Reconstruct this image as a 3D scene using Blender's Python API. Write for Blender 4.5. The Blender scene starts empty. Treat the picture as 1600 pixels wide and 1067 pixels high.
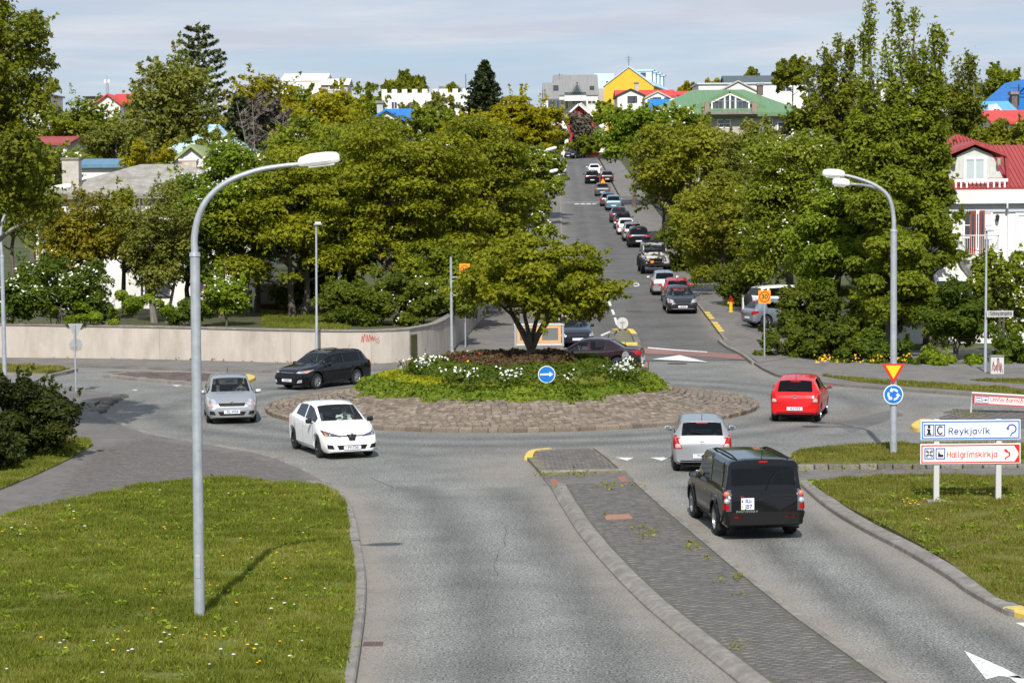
import bpy, bmesh, math, random
import numpy as np
from mathutils import Vector, Matrix
from mathutils.bvhtree import BVHTree

scene = bpy.context.scene
COL = scene.collection
R = math.radians

# ------------------------------------------------------------------ camera
F_PX, CAM_H, HORIZON, ROLL = 3600.0, 7.5, 290.0, R(0.5)
PITCH = math.atan((533.5 - HORIZON) / F_PX)
CAM = np.array([0.0, 0.0, CAM_H])
_f = np.array([0, math.cos(PITCH), -math.sin(PITCH)])
_r0 = np.array([1.0, 0, 0]); _u0 = np.array([0, math.sin(PITCH), math.cos(PITCH)])
_r = math.cos(ROLL) * _r0 - math.sin(ROLL) * _u0
_u = math.sin(ROLL) * _r0 + math.cos(ROLL) * _u0
cam_data = bpy.data.cameras.new('camera')
cam_data.sensor_width = 36.0
cam_data.lens = F_PX / 1600 * 36
cam_data.clip_start = 0.5; cam_data.clip_end = 6000
cam = bpy.data.objects.new('camera', cam_data); COL.objects.link(cam)
cam.matrix_world = Matrix(((_r[0], _u[0], -_f[0], 0), (_r[1], _u[1], -_f[1], 0), (_r[2], _u[2], -_f[2], CAM_H), (0, 0, 0, 1)))
scene.camera = cam

# ------------------------------------------------------------------ light
SUN_EL, SUN_AZ = R(42), R(183.5)          # sun low behind the camera, shadows run away from it
sun = bpy.data.lights.new('sun', 'SUN'); sun.energy = 4.8; sun.angle = R(0.53); sun.color = (1.0, 0.96, 0.90)
so = bpy.data.objects.new('sun', sun); COL.objects.link(so)
_sd = Vector((-math.sin(SUN_AZ) * math.cos(SUN_EL), -math.cos(SUN_AZ) * math.cos(SUN_EL), -math.sin(SUN_EL)))
so.rotation_euler = _sd.to_track_quat('-Z', 'Y').to_euler(); so.location = (-10, -40, 60)

world = bpy.data.worlds.new('World'); scene.world = world; world.use_nodes = True
nt = world.node_tree; nt.nodes.clear()
def N(nt, typ, **kw):
    n = nt.nodes.new(typ)
    for k, v in kw.items():
        if k == 'inp':
            for a, b in v.items(): n.inputs[a].default_value = b
        else: setattr(n, k, v)
    return n
def L(nt, a, b): nt.links.new(a, b)
SKY_STRENGTH = 0.085
sky = N(nt, 'ShaderNodeTexSky', sky_type='NISHITA', sun_disc=False, sun_elevation=SUN_EL, sun_rotation=SUN_AZ, altitude=30, air_density=1.0, dust_density=0.6, ozone_density=1.5)
tc = N(nt, 'ShaderNodeTexCoord'); sep = N(nt, 'ShaderNodeSeparateXYZ'); L(nt, tc.outputs['Generated'], sep.inputs[0])
mx = N(nt, 'ShaderNodeMath', operation='MAXIMUM', inp={1: 0.012}); L(nt, sep.outputs['Z'], mx.inputs[0])
ad = N(nt, 'ShaderNodeMath', operation='ADD', inp={1: 0.03}); L(nt, mx.outputs[0], ad.inputs[0])
dx = N(nt, 'ShaderNodeMath', operation='DIVIDE'); L(nt, sep.outputs['X'], dx.inputs[0]); L(nt, ad.outputs[0], dx.inputs[1])
dy = N(nt, 'ShaderNodeMath', operation='DIVIDE'); L(nt, sep.outputs['Y'], dy.inputs[0]); L(nt, ad.outputs[0], dy.inputs[1])
cb = N(nt, 'ShaderNodeCombineXYZ', inp={2: 3.7}); L(nt, dx.outputs[0], cb.inputs[0]); L(nt, dy.outputs[0], cb.inputs[1])
mp = N(nt, 'ShaderNodeMapping', inp={'Scale': (0.42, 0.36, 1.0), 'Location': (4.3, 1.15, 0)}); L(nt, cb.outputs[0], mp.inputs[0])
nz = N(nt, 'ShaderNodeTexNoise', inp={'Scale': 1.0, 'Detail': 7.0, 'Roughness': 0.52, 'Distortion': 0.25}); L(nt, mp.outputs[0], nz.inputs['Vector'])
rp = N(nt, 'ShaderNodeValToRGB'); rp.color_ramp.elements[0].position = 0.40; rp.color_ramp.elements[1].position = 0.63
rp.color_ramp.elements[0].color = (0.12, 0.12, 0.12, 1); rp.color_ramp.elements[1].color = (0.93, 0.93, 0.93, 1)
L(nt, nz.outputs['Fac'], rp.inputs[0])
nz2 = N(nt, 'ShaderNodeTexNoise', inp={'Scale': 2.1, 'Detail': 6.0, 'Roughness': 0.55}); L(nt, mp.outputs[0], nz2.inputs['Vector'])
cm = N(nt, 'ShaderNodeMix', data_type='RGBA'); rp2 = N(nt, 'ShaderNodeValToRGB')
rp2.color_ramp.elements[0].position = 0.38; rp2.color_ramp.elements[1].position = 0.66
k = 1 / SKY_STRENGTH
rp2.color_ramp.elements[0].color = (0.555 , 0.590 , 0.680 , 1); rp2.color_ramp.elements[1].color = (0.74 , 0.75 , 0.785 , 1)
L(nt, nz2.outputs['Fac'], rp2.inputs[0])
sc = N(nt, 'ShaderNodeVectorMath', operation='SCALE', inp={'Scale': k}); L(nt, rp2.outputs[0], sc.inputs[0])
clr = N(nt, 'ShaderNodeMix', data_type='RGBA', inp={'Factor': 0.72}); L(nt, sky.outputs[0], clr.inputs['A'])
clr.inputs['B'].default_value = (0.40 * k, 0.55 * k, 0.75 * k, 1)
L(nt, rp.outputs[0], cm.inputs['Factor']); L(nt, clr.outputs['Result'], cm.inputs['A']); L(nt, sc.outputs[0], cm.inputs['B'])
bg = N(nt, 'ShaderNodeBackground', inp={'Strength': SKY_STRENGTH}); L(nt, cm.outputs['Result'], bg.inputs['Color'])
ow = N(nt, 'ShaderNodeOutputWorld'); L(nt, bg.outputs[0], ow.inputs['Surface'])
scene.view_settings.view_transform = 'Standard'; scene.view_settings.look = 'None'
scene.view_settings.exposure = 0.12; scene.view_settings.gamma = 1.0; scene.view_settings.use_curve_mapping = False
scene.render.filter_size = 1.3 if hasattr(scene.render, 'filter_size') else 1.5
scene.cycles.max_bounces = 6; scene.cycles.transparent_max_bounces = 8; scene.cycles.diffuse_bounces = 3
scene.cycles.glossy_bounces = 3; scene.cycles.transmission_bounces = 4
scene.cycles.use_denoising = True
scene.cycles.caustics_reflective = False; scene.cycles.caustics_refractive = False

# ------------------------------------------------------------------ places: terrain height, rays from the camera's standpoint
_hy = np.array([-200, 100.5, 104, 120, 150, 180, 205, 230, 255, 280, 310, 335, 360, 420, 600, 1500, 6000.0])
_hz = np.array([0, 0, .09, .75, 1.6, 2.6, 3.65, 5.0, 6.4, 7.9, 9.7, 11.1, 12.3, 15.0, 18, 22, 22.0])
_yy = np.arange(-200, 1600, 1.0)
_zz = np.interp(_yy, _hy, _hz)
_zz = np.convolve(np.pad(_zz, 5, mode='edge'), np.ones(11) / 11, 'valid')
_zz[_yy < 96] = 0
def hill(y): return np.interp(y, _yy, _zz)
def ray(px, py): return _f + _r * ((px - 800) / F_PX) + _u * ((533.5 - py) / F_PX)
def g(px, py, z=0.0):
    d = ray(px, py); t = (z - CAM_H) / d[2]; p = CAM + d * t
    return Vector((p[0], p[1], z))
def at(px, py, Y):
    d = ray(px, py); p = CAM + d * (Y / d[1]); return Vector(p)
def hit(px, py, dz=0.0):
    d = ray(px, py); t = np.arange(30, 900, 0.05); P = CAM[None] + d[None] * t[:, None]
    i = np.argmax(P[:, 2] <= hill(P[:, 1]) + dz); return Vector(P[i])
def gp(pts, z=0.0): return [g(a, b, z) for a, b in pts]
def hp(pts, dz=0.0): return [hit(a, b, dz) for a, b in pts]
def size(npx, Y): return npx * Y / F_PX

# ------------------------------------------------------------------ materials
MATS = {}
def mat(name, c, rough=0.7, c2=None, scale=3.0, detail=4.0, metal=0.0, bump=0.0, bscale=30.0, spec=0.4, coat=0.0, ramp=(0.35, 0.65), stretch=None, c3=None, s3=0.4, coords='Object', tint=None, tr=(.72, 1.32)):
    if name in MATS: return MATS[name]
    m = bpy.data.materials.new(name); m.use_nodes = True; MATS[name] = m
    t = m.node_tree; b = t.nodes['Principled BSDF']
    b.inputs['Base Color'].default_value = (*c, 1); b.inputs['Roughness'].default_value = rough
    b.inputs['Metallic'].default_value = metal; b.inputs['Specular IOR Level'].default_value = spec
    b.inputs['Coat Weight'].default_value = coat; b.inputs['Coat Roughness'].default_value = 0.04
    co = N(t, 'ShaderNodeTexCoord').outputs[coords]
    if stretch:
        mp = N(t, 'ShaderNodeMapping', inp={'Scale': stretch}); L(t, co, mp.inputs[0]); co = mp.outputs[0]
    out = None
    if c2:
        n = N(t, 'ShaderNodeTexNoise', inp={'Scale': scale, 'Detail': detail, 'Roughness': 0.6}); L(t, co, n.inputs['Vector'])
        r = N(t, 'ShaderNodeValToRGB'); r.color_ramp.elements[0].position = ramp[0]; r.color_ramp.elements[1].position = ramp[1]
        r.color_ramp.elements[0].color = (*c, 1); r.color_ramp.elements[1].color = (*c2, 1)
        L(t, n.outputs['Fac'], r.inputs[0]); out = r.outputs[0]
    if c3:
        n = N(t, 'ShaderNodeTexNoise', inp={'Scale': s3, 'Detail': 5.0, 'Roughness': 0.65}); L(t, co, n.inputs['Vector'])
        r = N(t, 'ShaderNodeValToRGB'); r.color_ramp.elements[0].position = 0.45; r.color_ramp.elements[1].position = 0.68
        L(t, n.outputs['Fac'], r.inputs[0]); m3 = N(t, 'ShaderNodeMix', data_type='RGBA', inp={'B': (*c3, 1)})
        L(t, r.outputs[0], m3.inputs['Factor'])
        if out: L(t, out, m3.inputs['A'])
        else: m3.inputs['A'].default_value = (*c, 1)
        out = m3.outputs['Result']
    if tint:                       # per-piece variation carried by the object or by a mesh attribute
        if tint == 'object': src = N(t, 'ShaderNodeObjectInfo').outputs['Random']
        else: src = N(t, 'ShaderNodeAttribute', attribute_name='tint').outputs['Fac']
        h = N(t, 'ShaderNodeMapRange', inp={'To Min': tr[0], 'To Max': tr[1]}); L(t, src, h.inputs['Value'])
        vm = N(t, 'ShaderNodeVectorMath', operation='SCALE'); L(t, h.outputs[0], vm.inputs['Scale'])
        if out: L(t, out, vm.inputs[0])
        else: vm.inputs[0].default_value = c
        out = vm.outputs[0]
    if out: L(t, out, b.inputs['Base Color'])
    if bump:
        n = N(t, 'ShaderNodeTexNoise', inp={'Scale': bscale, 'Detail': 5.0, 'Roughness': 0.65}); L(t, co, n.inputs['Vector'])
        bp = N(t, 'ShaderNodeBump', inp={'Strength': bump, 'Distance': 0.02}); L(t, n.outputs['Fac'], bp.inputs['Height']); L(t, bp.outputs[0], b.inputs['Normal'])
    return m

def leaf_mat(name, ca, cbb, cc=None, transl=0.38):
    if name in MATS: return MATS[name]
    m = bpy.data.materials.new(name); m.use_nodes = True; MATS[name] = m
    t = m.node_tree; t.nodes.clear()
    a = N(t, 'ShaderNodeAttribute', attribute_name='tint')
    r = N(t, 'ShaderNodeValToRGB'); r.color_ramp.elements[0].color = (*ca, 1); r.color_ramp.elements[1].color = (*cbb, 1)
    if cc:
        e = r.color_ramp.elements.new(0.9); e.color = (*cbb, 1); r.color_ramp.elements[2].color = (*cc, 1)
    L(t, a.outputs['Fac'], r.inputs[0])
    p = N(t, 'ShaderNodeBsdfPrincipled', inp={'Roughness': 0.55, 'Specular IOR Level': 0.16}); L(t, r.outputs[0], p.inputs['Base Color'])
    tr = N(t, 'ShaderNodeBsdfTranslucent'); sc_ = N(t, 'ShaderNodeVectorMath', operation='MULTIPLY', inp={1: (1.25, 1.3, 0.6)})
    L(t, r.outputs[0], sc_.inputs[0]); L(t, sc_.outputs[0], tr.inputs['Color'])
    mi = N(t, 'ShaderNodeMixShader', inp={0: transl}); L(t, p.outputs[0], mi.inputs[1]); L(t, tr.outputs[0], mi.inputs[2])
    o = N(t, 'ShaderNodeOutputMaterial'); L(t, mi.outputs[0], o.inputs['Surface'])
    return m

def glass_mat(name, tintc, refl=0.0):
    if name in MATS: return MATS[name]
    m = bpy.data.materials.new(name); m.use_nodes = True; MATS[name] = m
    t = m.node_tree; t.nodes.clear()
    tr = N(t, 'ShaderNodeBsdfTransparent', inp={'Color': (*tintc, 1)})
    gl = N(t, 'ShaderNodeBsdfGlossy', inp={'Color': (0.95, 0.97, 1, 1), 'Roughness': 0.03})
    fr = N(t, 'ShaderNodeFresnel', inp={'IOR': 1.45})
    ma = N(t, 'ShaderNodeMath', operation='ADD', inp={1: refl}); L(t, fr.outputs[0], ma.inputs[0])
    mi = N(t, 'ShaderNodeMixShader'); L(t, ma.outputs[0], mi.inputs[0]); L(t, tr.outputs[0], mi.inputs[1]); L(t, gl.outputs[0], mi.inputs[2])
    o = N(t, 'ShaderNodeOutputMaterial'); L(t, mi.outputs[0], o.inputs['Surface'])
    return m

# ------------------------------------------------------------------ objects
def tag(o, label=None, cat=None, group=None, kind=None):
    if label: o['label'] = label
    if cat: o['category'] = cat
    if group: o['group'] = group
    if kind: o['kind'] = kind
    return o
def thing(name, label, cat, loc=(0, 0, 0), rz=0.0, group=None):
    o = bpy.data.objects.new(name, None); COL.objects.link(o); o.empty_display_size = 0.2
    o.location = loc; o.rotation_euler = (0, 0, rz); return tag(o, label, cat, group)
def link(name, me, parent=None, loc=None):
    o = bpy.data.objects.new(name, me); COL.objects.link(o)
    if parent is not None: o.parent = parent
    if loc is not None: o.location = loc
    return o
def setmats(me, m):
    for q in (m if isinstance(m, (list, tuple)) else [m]): me.materials.append(q)
def np_mesh(name, V, F, m, tint=None, smooth=False):
    me = bpy.data.meshes.new(name); V = np.ascontiguousarray(V, dtype=np.float32); F = np.ascontiguousarray(F, dtype=np.int32)
    k = F.shape[1]
    me.vertices.add(len(V)); me.vertices.foreach_set('co', V.ravel())
    me.loops.add(F.size); me.loops.foreach_set('vertex_index', F.ravel())
    me.polygons.add(len(F)); me.polygons.foreach_set('loop_start', np.arange(0, F.size, k, dtype=np.int32))
    if tint is not None:
        a = me.attributes.new('tint', 'FLOAT', 'POINT'); a.data.foreach_set('value', np.ascontiguousarray(tint, dtype=np.float32))
    me.update(calc_edges=True); setmats(me, m)
    if smooth: me.polygons.foreach_set('use_smooth', np.ones(len(F), dtype=bool))
    return me

class MB:
    """collects faces of one part"""
    def __init__(s): s.v = []; s.f = []; s.m = []; s.mi = 0
    def add(s, vs, fs):
        o = len(s.v); s.v += [tuple(v) for v in vs]; s.f += [tuple(i + o for i in f) for f in fs]; s.m += [s.mi] * len(fs); return s
    def box(s, x0, x1, y0, y1, z0, z1):
        return s.add([(x0, y0, z0), (x1, y0, z0), (x1, y1, z0), (x0, y1, z0), (x0, y0, z1), (x1, y0, z1), (x1, y1, z1), (x0, y1, z1)],
                     [(0, 3, 2, 1), (4, 5, 6, 7), (0, 1, 5, 4), (1, 2, 6, 5), (2, 3, 7, 6), (3, 0, 4, 7)])
    def bar(s, a, b, w, h, up=(0, 0, 1)):
        a = Vector(a); b = Vector(b); d = (b - a).normalized(); sd = d.cross(Vector(up))
        if sd.length < 1e-4: sd = d.cross(Vector((0, 1, 0)))
        sd.normalize(); u = sd.cross(d); sd *= w / 2; u *= h / 2
        return s.add([a - sd - u, a + sd - u, a + sd + u, a - sd + u, b - sd - u, b + sd - u, b + sd + u, b - sd + u],
                     [(0, 1, 2, 3), (7, 6, 5, 4), (0, 4, 5, 1), (1, 5, 6, 2), (2, 6, 7, 3), (3, 7, 4, 0)])
    def tube(s, pts, rad, n=8, cap=True):
        pts = [Vector(p) for p in pts]
        if not isinstance(rad, (list, tuple)): rad = [rad] * len(pts)
        vs = []; ref = None
        for i, p in enumerate(pts):
            d = (pts[min(i + 1, len(pts) - 1)] - pts[max(i - 1, 0)]).normalized()
            if ref is None or abs(ref.dot(d)) > 0.95: ref = Vector((1, 0, 0)) if abs(d.x) < 0.9 else Vector((0, 1, 0))
            a = (ref - d * ref.dot(d)).normalized(); b = d.cross(a); ref = a
            for k in range(n):
                t = 2 * math.pi * k / n; vs.append(p + (a * math.cos(t) + b * math.sin(t)) * rad[i])
        fs = []
        for i in range(len(pts) - 1):
            for k in range(n):
                q = (k + 1) % n; fs.append((i * n + k, i * n + q, (i + 1) * n + q, (i + 1) * n + k))
        if cap: fs.append(tuple(range(n))[::-1]); fs.append(tuple(range((len(pts) - 1) * n, len(pts) * n)))
        return s.add(vs, fs)
    def prism(s, poly, z0, z1, bottom=False):
        """poly in xy (counter-clockwise or not); z0/z1 numbers or functions of (x,y)"""
        A = sum(poly[i][0] * poly[(i + 1) % len(poly)][1] - poly[(i + 1) % len(poly)][0] * poly[i][1] for i in range(len(poly)))
        if A < 0: poly = poly[::-1]
        f0 = z0 if callable(z0) else (lambda x, y: z0); f1 = z1 if callable(z1) else (lambda x, y: z1)
        n = len(poly)
        vs = [(p[0], p[1], f0(p[0], p[1])) for p in poly] + [(p[0], p[1], f1(p[0], p[1])) for p in poly]
        fs = [tuple(range(n, 2 * n))] + [(i, (i + 1) % n, n + (i + 1) % n, n + i) for i in range(n)]
        if bottom: fs.append(tuple(range(n))[::-1])
        return s.add(vs, fs)
    def ngon_xz(s, poly, y0, y1):
        """extrude a polygon given in (x, z) from y0 (front) to y1"""
        A = sum(poly[i][0] * poly[(i + 1) % len(poly)][1] - poly[(i + 1) % len(poly)][0] * poly[i][1] for i in range(len(poly)))
        if A < 0: poly = poly[::-1]
        n = len(poly); vs = [(p[0], y0, p[1]) for p in poly] + [(p[0], y1, p[1]) for p in poly]
        fs = [tuple(range(n)), tuple(range(n, 2 * n))[::-1]] + [((i + 1) % n, i, n + i, n + (i + 1) % n) for i in range(n)]
        return s.add(vs, fs)
    def lathe(s, prof, n=16, axis='z', c=(0, 0, 0)):
        vs = []
        for r, h in prof:
            for k in range(n):
                t = 2 * math.pi * k / n; a, b = r * math.cos(t), r * math.sin(t)
                v = {'z': (a, b, h), 'y': (a, h, b), 'x': (h, a, b)}[axis]; vs.append((v[0] + c[0], v[1] + c[1], v[2] + c[2]))
        fs = []
        for i in range(len(prof) - 1):
            for k in range(n):
                q = (k + 1) % n; f = (i * n + k, i * n + q, (i + 1) * n + q, (i + 1) * n + k); fs.append(f if axis != 'y' else f[::-1])
        return s.add(vs, fs)
    def mesh(s, name, m, smooth=False, bevel=0.0, sharp=None):
        me = bpy.data.meshes.new(name); me.from_pydata(s.v, [], s.f); setmats(me, m)
        if len(me.materials) > 1: me.polygons.foreach_set('material_index', np.array(s.m, dtype=np.int32))
        if bevel:
            bm = bmesh.new(); bm.from_mesh(me)
            bmesh.ops.bevel(bm, geom=bm.edges[:], offset=bevel, segments=1, affect='EDGES', clamp_overlap=True)
            bm.to_mesh(me); bm.free()
        if smooth:
            me.polygons.foreach_set('use_smooth', np.ones(len(me.polygons), dtype=bool))
            me.set_sharp_from_angle(angle=sharp or R(38))
        me.update(); return me
    def build(s, name, m, parent=None, smooth=False, bevel=0.0, loc=None):
        return link(name, s.mesh(name, m, smooth, bevel), parent, loc)

_fonts = {}
def text_mesh(name, body, h, m, parent, mw=None, align='LEFT', bold=0.0, ext=0.004, spacing=1.0, wide=1.0):
    """flat lettering in the local xz plane facing -y; mw places it"""
    cu = bpy.data.curves.new(name, 'FONT'); cu.body = body; cu.size = h; cu.align_x = align; cu.align_y = 'CENTER'
    cu.extrude = ext; cu.offset = bold; cu.space_character = spacing; cu.resolution_u = 3
    to = bpy.data.objects.new(name, cu); COL.objects.link(to)
    dg = bpy.context.evaluated_depsgraph_get()
    me = bpy.data.meshes.new_from_object(to.evaluated_get(dg)); bpy.data.objects.remove(to); bpy.data.curves.remove(cu)
    me.materials.clear(); me.materials.append(m)
    M = Matrix.Rotation(R(90), 4, 'X') @ Matrix.Diagonal((wide, 1, 1, 1))
    me.transform((mw if mw is not None else Matrix()) @ M)
    o = link(name, me, parent); return o

def _arc(cx, cy, rx, ry, a0, a1, n=10): return [(cx + rx * math.cos(R(a0 + (a1 - a0) * k / n)), cy + ry * math.sin(R(a0 + (a1 - a0) * k / n))) for k in range(n + 1)]
_o = _arc(1.85, 2.5, 1.85, 2.5, 0, 360, 16)
GLY = {'R': (4.2, [[(0, 0), (0, 7), (2.3, 7)] + _arc(2.3, 5.3, 1.7, 1.7, 90, -90) + [(0, 3.6)], [(2, 3.6), (4.1, 0)]]), 'e': (3.7, [[(.1, 2.55), (3.7, 2.55)] + _arc(1.85, 2.5, 1.85, 2.5, 5, 315, 14)]), 'y': (3.8, [[(0, 5), (1.95, .1)], [(3.8, 5), (1.5, -1.5), (.5, -2)]]),
 'k': (3.6, [[(0, 0), (0, 7)], [(3.4, 5), (0, 2)], [(1.3, 3.1), (3.6, 0)]]), 'j': (1.2, [[(1, 5), (1, -1), (.6, -1.8), (-.4, -2)], [(1, 6.3), (1, 6.9)]]), 'a': (3.7, [_o, [(3.7, 5), (3.7, 0)]]), 'v': (3.7, [[(0, 5), (1.85, 0), (3.7, 5)]]), 'í': (1.2, [[(.3, 0), (.3, 5)], [(.2, 6), (1.2, 7.4)]]), 'i': (.7, [[(.3, 0), (.3, 5)], [(.3, 6.3), (.3, 6.9)]]),
 'H': (4.4, [[(0, 0), (0, 7)], [(4.4, 0), (4.4, 7)], [(0, 3.6), (4.4, 3.6)]]), 'l': (1.2, [[(0, 7), (0, .9), (.3, .2), (1.1, 0)]]), 'g': (3.7, [_o, [(3.7, 5), (3.7, -.8), (3.2, -1.7), (1.9, -2.1), (.5, -1.7)]]), 'r': (2.3, [[(0, 0), (0, 5)], [(0, 3.2), (.5, 4.5), (1.4, 5), (2.3, 4.9)]]),
 'm': (5.8, [[(0, 0), (0, 5)], [(0, 3.6)] + _arc(1.45, 3.6, 1.45, 1.4, 180, 0) + [(2.9, 0)], [(2.9, 3.6)] + _arc(4.35, 3.6, 1.45, 1.4, 180, 0) + [(5.8, 0)]]), 's': (3.2, [[(3.1, 4.3), (2.4, 4.95), (1.2, 5), (.3, 4.5), (.2, 3.6), (1, 2.8), (2.3, 2.4), (3.1, 1.6), (2.9, .6), (1.9, 0), (.8, .05), (0, .7)]]),
 'U': (4.4, [[(0, 7), (0, 2.2)] + _arc(2.2, 2.2, 2.2, 2.2, 180, 360) + [(4.4, 7)]]), 'f': (2.2, [[(.8, 0), (.8, 5.8), (1.2, 6.8), (2.3, 7)], [(0, 4.8), (2.1, 4.8)]]), 'ð': (3.8, [_arc(1.85, 2.2, 1.85, 2.2, 0, 360, 16), [(3.7, 2.3), (3.4, 4.6), (1.2, 7.3)], [(1.3, 5.4), (3.6, 6.9)]]), 'ó': (3.7, [_o, [(1.6, 6), (2.6, 7.4)]]), 'ö': (3.7, [_o, [(.8, 6.3), (.8, 6.9)], [(2.8, 6.3), (2.8, 6.9)]]),
 't': (2.2, [[(.8, 6.6), (.8, .9), (1.2, .2), (2.1, 0)], [(0, 4.8), (2.1, 4.8)]]), 'S': (4.2, [[(4.0, 6.0), (3.1, 6.9), (1.7, 7), (.5, 6.4), (.2, 5.2), (.9, 4.1), (3.1, 3.2), (4.1, 2.2), (3.9, .9), (2.7, 0), (1.2, .05), (0, .9)]]), 'C': (4.2, [_arc(2.2, 3.5, 2.2, 3.5, 48, 312, 14)])}
def road_text(nm, body, x0, x1, z0, cap, y, m, parent, weight=1.05, sp=1.25):
    """road sign lettering drawn stroke by stroke: baseline z0, capital height cap, stretched to span x0..x1"""
    adv = [0]; 
    for c in body: adv.append(adv[-1] + GLY[c][0] + sp + weight * .55)
    tot = adv[-1] - sp - weight * .55; kx = (x1 - x0) / tot; kz = cap / 7; mb = MB(); wd = weight * cap / 14
    for c, ax in zip(body, adv):
        for j, st in enumerate(GLY[c][1]):
            P = [(x0 + (ax + px_) * kx, z0 + pz_ * kz) for px_, pz_ in st]; n = len(P); vs = []
            for i in range(n):
                a = Vector(P[max(i - 1, 0)]); b = Vector(P[min(i + 1, n - 1)])
                if st[0] == st[-1]: a = Vector(P[i - 1] if i else P[-2]); b = Vector(P[i + 1] if i < n - 1 else P[1])
                d = (b - a).normalized(); q = Vector((-d.y, d.x)) * wd; e = Vector(P[i]) - (d * wd * .6 if i == 0 and st[0] != st[-1] else Vector((0, 0))) + (d * wd * .6 if i == n - 1 and st[0] != st[-1] else Vector((0, 0))); yy = y - .002 - .0004 * j
                vs += [(e.x + q.x, yy, e.y + q.y), (e.x - q.x, yy, e.y - q.y)]
            mb.add(vs, [(2 * i, 2 * i + 1, 2 * i + 3, 2 * i + 2) for i in range(n - 1)])
    return mb.build(nm, m, parent)

def inside(poly, X, Y):
    c = np.zeros(X.shape, dtype=bool); n = len(poly)
    for i in range(n):
        x0, y0 = poly[i][0], poly[i][1]; x1, y1 = poly[(i + 1) % n][0], poly[(i + 1) % n][1]
        if y0 == y1: continue
        c ^= ((y0 > Y) != (y1 > Y)) & (X < (x1 - x0) * (Y - y0) / (y1 - y0) + x0)
    return c
def polydist(pl, X, Y):
    d = np.full(X.shape, 1e9)
    for a, b in zip(pl[:-1], pl[1:]):
        ax, ay, bx, by = a[0], a[1], b[0], b[1]; l2 = (bx - ax) ** 2 + (by - ay) ** 2 + 1e-9
        t = np.clip(((X - ax) * (bx - ax) + (Y - ay) * (by - ay)) / l2, 0, 1)
        d = np.minimum(d, np.hypot(X - ax - t * (bx - ax), Y - ay - t * (by - ay)))
    return d
def smooth_line(pts, n=4):
    """Catmull-Rom through world points"""
    P = [Vector(p) for p in pts]; P = [P[0] * 2 - P[1]] + P + [P[-1] * 2 - P[-2]]; out = []
    for i in range(1, len(P) - 2):
        for k in range(n):
            t = k / n; a, b, c, d = P[i - 1:i + 3]
            out.append(0.5 * ((2 * b) + (c - a) * t + (2 * a - 5 * b + 4 * c - d) * t * t + (3 * b - a - 3 * c + d) * t ** 3))
    out.append(P[-2]); return out
def strip(mb, line, w, z0, z1, side=1, bev=0.03):
    """a kerb: band of width w on one side of the polyline, from z0 up to z1 (functions or numbers), with a chamfered road edge"""
    n = len(line); f0 = z0 if callable(z0) else (lambda x, y: z0); f1 = z1 if callable(z1) else (lambda x, y: z1)
    vs = []
    for i, p in enumerate(line):
        a = line[max(i - 1, 0)]; b = line[min(i + 1, n - 1)]; d = Vector((b[0] - a[0], b[1] - a[1])).normalized()
        nx, ny = -d.y * side, d.x * side
        x, y = p[0], p[1]; zb, zt = f0(x, y), f1(x, y)
        vs += [(x, y, zb), (x + nx * .01, y + ny * .01, zt - bev), (x + nx * bev * 1.4, y + ny * bev * 1.4, zt), (x + nx * w, y + ny * w, zt), (x + nx * w, y + ny * w, zb)]
    fs = []
    for i in range(n - 1):
        for k in range(4):
            q = (i * 5 + k, i * 5 + k + 1, i * 5 + k + 6, i * 5 + k + 5); fs.append(q if side > 0 else q[::-1])
    fs.append((0, 1, 2, 3, 4)); fs.append(tuple((n - 1) * 5 + k for k in (4, 3, 2, 1, 0)))
    return mb.add(vs, fs)
rng = np.random.default_rng(7); random.seed(7)
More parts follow.
